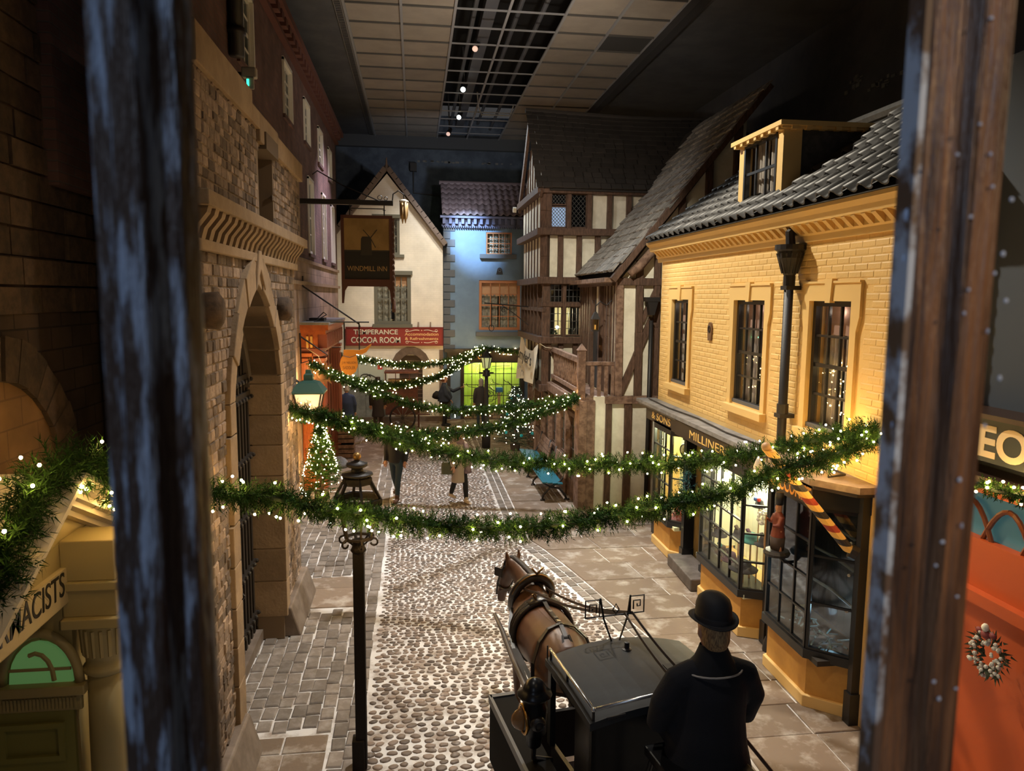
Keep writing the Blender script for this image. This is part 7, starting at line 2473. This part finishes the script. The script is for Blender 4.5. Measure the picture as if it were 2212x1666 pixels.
# harness, sits on the horse
hn = thing('harness', 'black leather harness with collar, pad, breeching straps and blinkered bridle', 'harness', HL(0, .3, 1.4))
lth = mat('black_harness_leather', (.014, .011, .010), .35)
brs = mat('harness_brass', (.22, .13, .05), .35, 1)


def girth(y, z, rx, rz, a0=-20, a1=200, tilt_=0., n=20):
    return [HL(rx * math.cos(R(a)), y + tilt_ * math.sin(R(a)), z + rz * math.sin(R(a))) for a in [a0 + (a1 - a0) * i / n for i in range(n + 1)]]


MB().tube([HL(.21 * math.cos(a), .60 - .16 * math.sin(a) - .0, 1.28 + .29 * math.sin(a)) for a in [i * pi / 12 for i in range(25)]], .052, 8).build('collar', lth, hn, True)
MB().tube([HL(.235 * math.cos(a), .56 - .16 * math.sin(a), 1.29 + .32 * math.sin(a)) for a in [-.9 + i * .25 for i in range(20)]], .010, 6).tube([HL(-.0, .39, 1.62), HL(-.06, .37, 1.69)], .012, 6).tube([HL(.0, .39, 1.62), HL(.06, .37, 1.69)], .012, 6).build('hames', brs, hn, True)
pd = MB()
for dy in (-.05, 0, .05):
    pd.tube(girth(.18 + dy, 1.10, .31, .325, -60, 240), .026, 6)
pd.loft([(HL(-.15, .18, 1.40), .07, .02), (HL(0, .18, 1.45), .09, .025), (HL(.15, .18, 1.40), .07, .02)], 8, True, (0, 1, 0))
pd.build('saddle_pad', lth, hn, True)
tr = MB()
for sx in (-1, 1):
    tr.tube([HL(sx * .07, .16, 1.45), HL(sx * .075, .16, 1.52), HL(sx * .11, .16, 1.50), HL(sx * .08, .16, 1.45)], .01, 5)
tr.build('rein_rings', brs, hn)
st = MB()


def strap(pts, w_=.032):
    mb = MB()
    for a, b in zip(pts[:-1], pts[1:]):
        e = (b - a).normalized() * .006
        mb.beam(a - e, b + e, w_, .012)
    mb.build('strap', lth, hn)


strap([HL(0, .15, 1.445), HL(0, -.05, 1.425), HL(0, -.25, 1.435), HL(0, -.45, 1.452), HL(0, -.62, 1.40), HL(0, -.76, 1.28)], .04)
for sx in (-1, 1):
    strap([HL(sx * a, b, c) for a, b, c in ((0, -.45, 1.455), (.13, -.48, 1.425), (.23, -.53, 1.33), (.30, -.58, 1.16), (.305, -.6, .98))])
    strap([HL(sx * a, b, c) for a, b, c in ((.305, -.60, .98), (.31, -.3, 1.0), (.32, 0, 1.02), (.33, .15, 1.03))], .04)
    strap([HL(sx * a, b, c) for a, b, c in ((.0, -.86, .95), (.18, -.80, .97), (.29, -.66, .98), (.305, -.6, .98))], .045)
    strap([HL(sx * a, b, c) for a, b, c in ((.03, -.62, 1.41), (.05, -.72, 1.34), (.02, -.80, 1.24))], .02)
    strap([HL(sx * a - .12 - .3 * (b - .99), b, c) for a, b, c in ((.09, .99, 1.50), (.10, 1.06, 1.40), (.09, 1.14, 1.26), (.07, 1.2, 1.10))], .02)
    strap([HL(sx * a, b, c) for a, b, c in ((.24, .5, 1.22), (.31, .3, 1.1), (.34, .0, 1.02), (.36, -.5, 1.0), (.38, -.95, 1.0))], .035)
br_ = MB()
br_.tube([HL(-.115 + .098 * math.cos(a), 1.0 + .03 * math.sin(a), 1.50 + .10 * math.sin(a)) for a in [i * pi / 8 for i in range(9)]], .012, 5)
br_.tube([HL(-.135 + .095 * math.cos(a), 1.07 + .10 * math.sin(a), 1.44) for a in [i * pi / 8 for i in range(9)]], .012, 5)
br_.tube([HL(-.165 + .075 * math.cos(a), 1.19 + .09 * math.sin(a), 1.22 + .03 * math.sin(a)) for a in [i * pi / 8 for i in range(17)]], .012, 5)
br_.build('bridle', lth, hn)
for sx in (-1, 1):
    MB().prism([HL(-.13 + sx * .100, 1.0, 1.47), HL(-.14 + sx * .15, 1.11, 1.46), HL(-.14 + sx * .15, 1.12, 1.36), HL(-.13 + sx * .100, 1.02, 1.36)], V((sx * .008, 0, 0))).build('blinker', lth, hn)
bk_ = MB().box(-.018, -.022, 0, .018, .022, .008).mesh('buckle')
bk_.materials.append(mat('bright_buckle', (.6, .58, .55), .25, 1))
for x, y_, z in ((0, -.12, 1.43), (0, -.30, 1.445), (0, -.40, 1.455)):
    put('buckle', bk_, hn, HL(x, y_, z), (0, 0, hA))

# ================================================================ hansom cab
cA = R(8.7)
cO = V((1.49, 4.57, 0))
cc, cs = math.cos(cA), math.sin(cA)


def CL(x, y, z):
    return cO + V((x * cc - y * cs, x * cs + y * cc, z))


CX_ = V((cc, cs, 0))
CYv = V((-cs, cc, 0))
cab = thing('hansom_cab', 'black hansom cab with a curved grey-black roof, silver roof rail and side lamps', 'carriage', cO)
coach = mat('black_coach_paint', (.009, .009, .010), .3, spec=.25)
roofm = mat('worn_black_roof_leather', (.020, .022, .024), .55, spec=.3, col2=(.034, .040, .046), scale=5, lo=.5, hi=.8)
dkred = mat('dark_maroon_panel', (.045, .018, .014), .35)


def rz(x, y):
    return 2.03 - .06 * (x / .53) ** 2 - .015 * (y / .42) ** 2


NX, NY = 10, 8
vs, fs = [], []
for j in range(NY + 1):
    for i in range(NX + 1):
        x = -.53 + 1.06 * i / NX
        y = -.42 + .84 * j / NY
        yy = y + (.05 * (1 - (x / .53) ** 2) if j == NY else .05 * (1 - (x / .53) ** 2) * max(0, y / .42))
        vs.append(CL(x, yy, rz(x, y)))
n1 = len(vs)
vs += [v - V((0, 0, .05)) for v in vs[:n1]]
W_ = NX + 1
for j in range(NY):
    for i in range(NX):
        k = j * W_ + i
        fs.append([k, k + 1, k + W_ + 1, k + W_])
        fs.append([n1 + k, n1 + k + W_, n1 + k + W_ + 1, n1 + k + 1])
for i in range(NX):
    fs += [[i, n1 + i, n1 + i + 1, i + 1], [NY * W_ + i, NY * W_ + i + 1, n1 + NY * W_ + i + 1, n1 + NY * W_ + i]]
for j in range(NY):
    fs += [[j * W_, (j + 1) * W_, n1 + (j + 1) * W_, n1 + j * W_], [j * W_ + NX, n1 + j * W_ + NX, n1 + (j + 1) * W_ + NX, (j + 1) * W_ + NX]]
MB().add(vs, fs).build('roof', roofm, cab)


def cbox(mb, x0, y0, z0, x1, y1, z1):
    return mb.add([CL(x0, y0, z0), CL(x1, y0, z0), CL(x1, y1, z0), CL(x0, y1, z0), CL(x0, y0, z1), CL(x1, y0, z1), CL(x1, y1, z1), CL(x0, y1, z1)], BOXF)


mb = MB()
cbox(mb, -.50, -.38, .75, .50, -.34, 1.93)          # rear panel
for sx in (-1, 1):
    q = [CL(sx * .50, -.38, .75), CL(sx * .50, .30, .62), CL(sx * .50, .62, .55), CL(sx * .50, .62, .9), CL(sx * .50, .36, 1.1), CL(sx * .50, .34, 1.35), CL(sx * .50, -.1, 1.4), CL(sx * .50, -.1, 1.93), CL(sx * .50, -.38, 1.93)]
    mb.prism(q, CX_ * (-sx * .03))
mb.build('body', coach, cab)
pl2 = MB()
for sx in (-1, 1):
    cbox(pl2, sx * .50 - .02, .32, 1.35, sx * .50 + .02, .38, 1.95)
    cbox(pl2, sx * .50 - .015, -.1, 1.88, sx * .50 + .015, .38, 1.95)
pl2.build('window_posts', coach, cab)
dr = cbox(MB(), -.47, .40, .60, .47, .46, 1.15).build('apron_doors', dkred, cab)
MB().add([CL(-.5, .62, .5), CL(.5, .62, .5), CL(.5, 1.1, .62), CL(-.5, 1.1, .62), CL(-.5, .62, .55), CL(.5, .62, .55), CL(.5, 1.1, .67), CL(-.5, 1.1, .67)], BOXF).build('footboard', coach, cab)
MB().add([CL(-.5, 1.08, .62), CL(.5, 1.08, .62), CL(.5, 1.12, .62), CL(-.5, 1.12, .62), CL(-.5, 1.2, 1.05), CL(.5, 1.2, 1.05), CL(.5, 1.24, 1.05), CL(-.5, 1.24, 1.05)], BOXF).build('dashboard', coach, cab)
silver = mat('bright_silver_rail', (.62, .63, .65), .25, .9)
MB().tube([CL(-.50, .40, rz(.5, .0) + .055), CL(-.50, -.40, rz(.5, .0) + .0555)], .011, 8).tube([CL(-.50, -.40, rz(.5, .0) + .0555), CL(0, -.40, rz(0, .4) + .06), CL(.50, -.40, rz(.5, .0) + .0555)], .011, 8).ball(CL(-.5, -.4, rz(.5, .0) + .0555), .016, n=8, m=6).build('roof_rail', silver, cab, True)
rp = MB()
for x, y_ in ((-.5, .38), (-.5, .05), (-.5, -.4), (.5, -.4)):
    rp.tube([CL(x, y_, rz(x, y_) - .02), CL(x, y_, rz(x, y_) + .055)], .009, 6)
rp.tube([CL(-.52, .40, rz(.5, .4)), CL(-.52, .40, rz(.5, .4) + .10)], .006, 5)
rp.build('rail_stanchions', black_iron, cab)
MB().lathe(CL(.03, .27, rz(.0, .27)), [(.035, 0), (.035, .006), (.018, .012), (.018, .045), (.020, .055), (.012, .058)], 12).build('trapdoor_knob', black_iron, cab)
cbox(MB(), .17, -.27, 2.015, .36, .0, 2.03).build('trapdoor', roofm, cab)
MB().tube([CL(-.42, -.425, 1.975), CL(-.30, -.425, 1.985)], .009, 6).build('rear_handle', black_iron, cab)
# rein bracket with key-pattern frames
rb = MB()
y0_ = .43
rb.tube([CL(-.10, y0_, 1.98), CL(-.01, y0_, 2.0), CL(-.06, y0_ + .05, 2.17), CL(-.09, y0_ + .05, 2.33)], .008, 5)
rb.tube([CL(.17, y0_, 1.98), CL(.04, y0_, 2.0), CL(.13, y0_ + .05, 2.17), CL(.15, y0_ + .05, 2.33)], .008, 5)
rb.tube([CL(-.09, y0_ + .05, 2.19), CL(.15, y0_ + .05, 2.19)], .006, 5)
for x0, sg in ((-.205, 1), (.15, -1)):
    q = [(0, 0), (.11, 0), (.11, .13), (0, .13), (0, 0)]
    rb.tube([CL(x0 + a, y0_ + .05, 2.19 + b) for a, b in q], .007, 4)
    k = [(.085, .03), (.085, .095), (.03, .095), (.03, .05), (.055, .05), (.055, .07)]
    rb.tube([CL(x0 + (a if sg > 0 else .11 - a), y0_ + .05, 2.19 + b) for a, b in k], .006, 4)
q = [(.03, 2.23), (.055, 2.20), (.08, 2.23), (.055, 2.275), (.03, 2.23)]
rb.tube([CL(a - .02, y0_ + .05, b) for a, b in q], .006, 4)
rb.build('rein_bracket', black_iron, cab)
# wheels and guards
for sx, nm in ((-1, 'wheel'), (1, 'wheel')):
    c = CL(sx * .64, .35, .62)
    wl = MB().tube([c + CYv * (.60 * math.cos(a)) + V((0, 0, .60 * math.sin(a))) for a in [i * pi / 20 for i in range(41)]], .028, 6).build(nm, coach, cab, True)
    sp = MB()
    for k in range(14):
        a = k * pi / 7
        sp.tube([c + CYv * (.07 * math.cos(a)) + V((0, 0, .07 * math.sin(a))), c + CYv * (.59 * math.cos(a)) + V((0, 0, .59 * math.sin(a)))], .018, 5)
    sp.build('spokes', dkred, wl)
    MB().tube([c - CX_ * .08, c + CX_ * .08], .07, 10).build('hub', coach, wl)
    g = MB()
    cbox(g, sx * .74 - .0, .02, 1.26, sx * .54, 1.16, 1.30)
    g.build('mudguard', mat('matte_black_guard', (.006, .006, .006), .7, spec=.06), cab)
    g = MB()
    cbox(g, sx * .74 - .012, .02, 1.25, sx * .74 + .012, 1.16, 1.312)
    cbox(g, min(sx * .74, sx * .54), 1.12, 1.29, max(sx * .74, sx * .54), 1.165, 1.312)
    g.build('guard_edge', mat('grey_edged_guard', (.07, .078, .09), .4), cab)
    g = MB()
    for y_ in (.06, 1.0):
        cbox(g, sx * .66 - .03, y_, .85, sx * .66 + .03, y_ + .07, 1.26)
    cbox(g, sx * .74 - (0 if sx < 0 else .02), .02, .75, sx * .74 + (.02 if sx < 0 else 0), 1.16, 1.27)
    cbox(g, sx * .56 - .01, .0, .7, sx * .56 + .01, .9, 1.26)
    g.build('guard_stay', mat('matte_black_guard', (.006, .006, .006), .7, spec=.06), cab)
    # side lamp
    q = CL(sx * .655, .27, 1.62)
    lp = MB().lathe(q, [(.03, -.22), (.05, -.2), (.06, -.12), (.085, -.1), (.09, .08), (.075, .12), (.07, .16), (.12, .165), (.122, .18), (.085, .2), (.08, .225), (.055, .265), (.02, .285), (.001, .29)], 14, a0=.2).build('side_lamp', coach, cab, True)
    MB().ball(q + CYv * -.085, .055, .04, .055, 12, 8).tube([q + CYv * -.118 + (CX_ * math.cos(a) + V((0, 0, math.sin(a)))) * .032 for a in [i * pi / 6 for i in range(13)]], .006, 5).build('lamp_boss', black_iron, lp, True)
    rimc = q + CX_ * sx * .08
    MB().tube([rimc + (CYv * math.cos(a) + V((0, 0, math.sin(a)))) * .095 for a in [i * pi / 8 for i in range(17)]], .012, 6).build('lamp_rim', mat('lamp_brass', (.5, .28, .08), .25, 1), lp, True)
    MB().ball(rimc, .012 if False else .085, .03, .085, 12, 8).build('lamp_lens', mat('amber_lamp_lens', (.25, .13, .05), .1), lp, True)
    MB().tube([q + V((0, 0, -.2)), q + V((0, 0, -.3)), CL(sx * .52, .27, 1.28)], .02, 6).build('lamp_stem', black_iron, lp)
    # shafts
    MB().tube([CL(sx * .46, .4, .72), CL(sx * .46, 1.15, .92), HL(sx * .40, -.75, 1.0), HL(sx * .40, -.2, 1.03), HL(sx * .38, .35, 1.06), HL(sx * .40, .62, 1.12)], [.03, .032, .03, .028, .026, .02], 8).build('shaft', mat('dark_grey_shaft', (.06, .05, .045), .35), cab, True)
# driver's perch behind the roof
pc = MB()
cbox(pc, -.24, -.98, 1.80, .26, -.56, 1.86)
pc.tube([CL(-.2, -.6, 1.8), CL(-.3, -.4, .9)], .02, 6).tube([CL(.22, -.6, 1.8), CL(.3, -.4, .9)], .02, 6).tube([CL(-.2, -.95, 1.8), CL(-.3, -.42, .7)], .02, 6).tube([CL(.22, -.95, 1.8), CL(.3, -.42, .7)], .02, 6)
cbox(pc, -.26, -.62, 1.30, .28, -.36, 1.33)
pc.build('driver_seat', coach, cab, bevel=.01)
wp = MB().tube([CL(.36, -.62, 1.55), CL(.37, -.62, 2.22)], [.022, .026], 8).tube([CL(.36, -.55, 1.9), CL(.62, -.75, 1.55)], .012, 6).build('whip_socket', mat('rusty_iron_socket', (.10, .045, .025), .5), cab)

# ================================================================ the driver
P0 = CL(.085, -.74, 1.87)
dA = R(4)
dc, ds = math.cos(dA), math.sin(dA)


def DL(x, y, z):
    return P0 + V((x * dc - y * ds, x * ds + y * dc, z))


hint = (dc, ds, 0)
b = MB()
b.loft([(DL(0, 0, .0), .17, .13), (DL(0, 0, .12), .16, .12), (DL(0, .0, .34), .17, .12), (DL(0, 0, .50), .175, .10), (DL(0, 0, .57), .10, .07), (DL(0, .005, .61), .058, .06)], 16, True, hint)
b.loft([(DL(0, .0, .56), .058, .06), (DL(0, .012, .645), .055, .06), (DL(0, .022, .675), .06, .075), (DL(0, .03, .72), .070, .092), (DL(0, .025, .78), .076, .098), (DL(0, .015, .83), .066, .085), (DL(0, .01, .86), .03, .04)], 16, True, hint)
b.loft([(DL(0, .118, .775), .011, .012), (DL(0, .14, .74), .016, .014), (DL(0, .12, .73), .012, .01)], 6)
for sx in (-1, 1):
    b.loft([(DL(sx * .072, .01, .70), .008, .016), (DL(sx * .086, .008, .735), .011, .026), (DL(sx * .082, .004, .77), .008, .018)], 8)
    b.loft([(DL(sx * .14, 0, .51), .06, .06), (DL(sx * .21, .0, .47), .06, .06), (DL(sx * .26, .05, .30), .052, .052), (DL(sx * .25, .10, .18), .045, .045), (DL(sx * .17, .26, .16), .038, .038), (DL(sx * .10, .36, .20), .03, .03)], 10)
    b.loft([(DL(sx * .09, .0, .06), .09, .09), (DL(sx * .12, .25, .06), .08, .08), (DL(sx * .12, .43, .04), .06, .06), (DL(sx * .12, .42, -.2), .055, .055), (DL(sx * .12, .40, -.46), .04, .04)], 10)
    b.loft([(DL(sx * .12, .36, -.50), .04, .04), (DL(sx * .12, .48, -.51), .045, .035), (DL(sx * .12, .58, -.52), .035, .02)], 8)
drv = blob('person', b, skin, None, .012, P0)
tag(drv, 'cab driver seen from behind in a black coat with pale collar piping and bowler hat', 'person')
coat_m = mat('black_wool_coat', (.010, .010, .014), .95, bump=.15, bscale=120)
c_ = MB()
c_.loft([(DL(0, .02, -.10), .27, .24), (DL(0, .02, .06), .235, .20), (DL(0, .0, .22), .21, .16), (DL(0, -.005, .40), .215, .15), (DL(0, -.005, .49), .205, .125), (DL(0, 0, .56), .13, .09), (DL(0, .0, .60), .085, .08)], 20, True, hint)
for sx in (-1, 1):
    c_.loft([(DL(sx * .10, 0, .50), .085, .085), (DL(sx * .205, .0, .465), .085, .085), (DL(sx * .275, .03, .32), .078, .08), (DL(sx * .275, .09, .17), .07, .075), (DL(sx * .19, .24, .14), .06, .06), (DL(sx * .12, .34, .18), .052, .052)], 12)
    c_.loft([(DL(sx * .09, .0, .05), .13, .12), (DL(sx * .13, .3, .06), .11, .10), (DL(sx * .13, .47, .0), .09, .09)], 12)
blob('coat', c_, coat_m, drv, .014)
MB().loft([(DL(0, -.005, .535), .155, .112), (DL(0, -.01, .585), .115, .095), (DL(0, -.005, .64), .085, .088), (DL(0, 0, .665), .075, .08)], 18, False, hint).build('collar', mat('black_velvet_collar', (.008, .008, .010), .9), drv, True)
MB().tube([DL(.172 * math.cos(a), -.005 + .135 * math.sin(a), .528 - .004 * math.cos(2 * a)) for a in [pi + i * pi / 14 for i in range(15)]], .0055, 6).build('collar_piping', mat('grey_cord_piping', (.42, .38, .34), .8), drv, True)
hr = MB().loft([(DL(0, -.035, .655), .062, .055), (DL(0, -.035, .70), .078, .078), (DL(0, -.02, .76), .084, .094), (DL(0, -.0, .80), .082, .092)], 16, True, hint)
blob('hair', hr, mat('sandy_fair_hair', (.42, .27, .12), .7, col2=(.16, .09, .045), scale=30, stretch=(6, 6, 1)), drv, .01)
ey = MB()
for sx in (-1, 1):
    ey.ball(DL(sx * .03, .115, .775), .011, n=8, m=6)
ey.build('eyes', mat('dark_eye', (.03, .02, .02), .3), drv)
MB().loft([(DL(-.026, .118, .70), .004, .006), (DL(0, .127, .698), .007, .009), (DL(.026, .118, .70), .004, .006)], 6).build('mouth', mat('lip_tone', (.36, .13, .10), .5), drv)
hatm = mat('black_bowler_felt', (.012, .011, .013), .7)
hc_ = DL(0, .01, .805)
hat = MB()
vs, fs = [], []
prof2 = [(.098, .115, .0), (.128, .148, -.004), (.138, .158, .002), (.137, .156, .008), (.128, .146, .006), (.102, .12, .012), (.1, .118, .05), (.098, .115, .09), (.086, .102, .128), (.06, .072, .152), (.03, .036, .161), (.001, .001, .163)]
n = 28
for rx_, ry_, z in prof2:
    for k in range(n):
        a = 2 * pi * k / n
        curl = .022 * abs(math.cos(a)) ** 2 if rx_ > .12 else 0
        vs.append(hc_ + V((rx_ * math.cos(a) * dc - ry_ * math.sin(a) * ds, rx_ * math.cos(a) * ds + ry_ * math.sin(a) * dc, z + curl - .03 * math.sin(a) * 0)))
for i in range(len(prof2) - 1):
    for k in range(n):
        fs.append([i * n + k, i * n + (k + 1) % n, (i + 1) * n + (k + 1) % n, (i + 1) * n + k])
hat.add(vs, fs)
ht = hat.build('bowler_hat', hatm, drv, True)
MB().loft([(hc_ + V((0, 0, .014)), .1035, .1215), (hc_ + V((0, 0, .038)), .102, .120)], 28, False, hint).build('hat_band', mat('black_silk_band', (.03, .026, .026), .35), ht, True)
tr_ = MB()
for sx in (-1, 1):
    tr_.loft([(DL(sx * .12, .44, .04), .075, .075), (DL(sx * .12, .43, -.2), .07, .07), (DL(sx * .12, .41, -.45), .055, .055)], 10)
blob('trousers', tr_, blkt, drv, .016)
sh_ = MB()
for sx in (-1, 1):
    sh_.loft([(DL(sx * .12, .34, -.50), .045, .045), (DL(sx * .12, .48, -.51), .05, .04), (DL(sx * .12, .60, -.52), .04, .024)], 10)
blob('boots', sh_, black_paint, drv, .014)
glove = mat('grey_brown_glove', (.16, .12, .10), .8)
for sx in (-1, 1):
    hand(drv, DL(sx * .115, .345, .185), DL(sx * .04, .44, .22) - DL(sx * .115, .345, .185), sx, glove, 1.0)
# reins
rn = thing('reins', 'pair of brown leather reins from the driver over the roof bracket to the horse', 'reins', CL(.2, .3, 2.2))
lr = mat('brown_rein_leather', (.045, .030, .024), .5)
for sx, x in ((-1, .10), (1, .16)):
    pts = [DL(sx * .05, .42, .23), CL(x, .46, 2.20), HL(sx * .08, .16, 1.52), HL(sx * .14, .6, 1.42), HL(sx * .09 - .17, 1.20, 1.12)]
    m_ = MB()
    for a, b2 in zip(pts[:-1], pts[1:]):
        for k in range(6):
            p, q = a + (b2 - a) * (k / 6), a + (b2 - a) * ((k + 1) / 6)
            s0 = -.05 * math.sin(k / 6 * pi) * (b2 - a).length * .5
            s1 = -.05 * math.sin((k + 1) / 6 * pi) * (b2 - a).length * .5
            m_.beam(p + V((0, 0, s0)), q + V((0, 0, s1)), .004, .024)
    m_.build('rein', lr, rn)
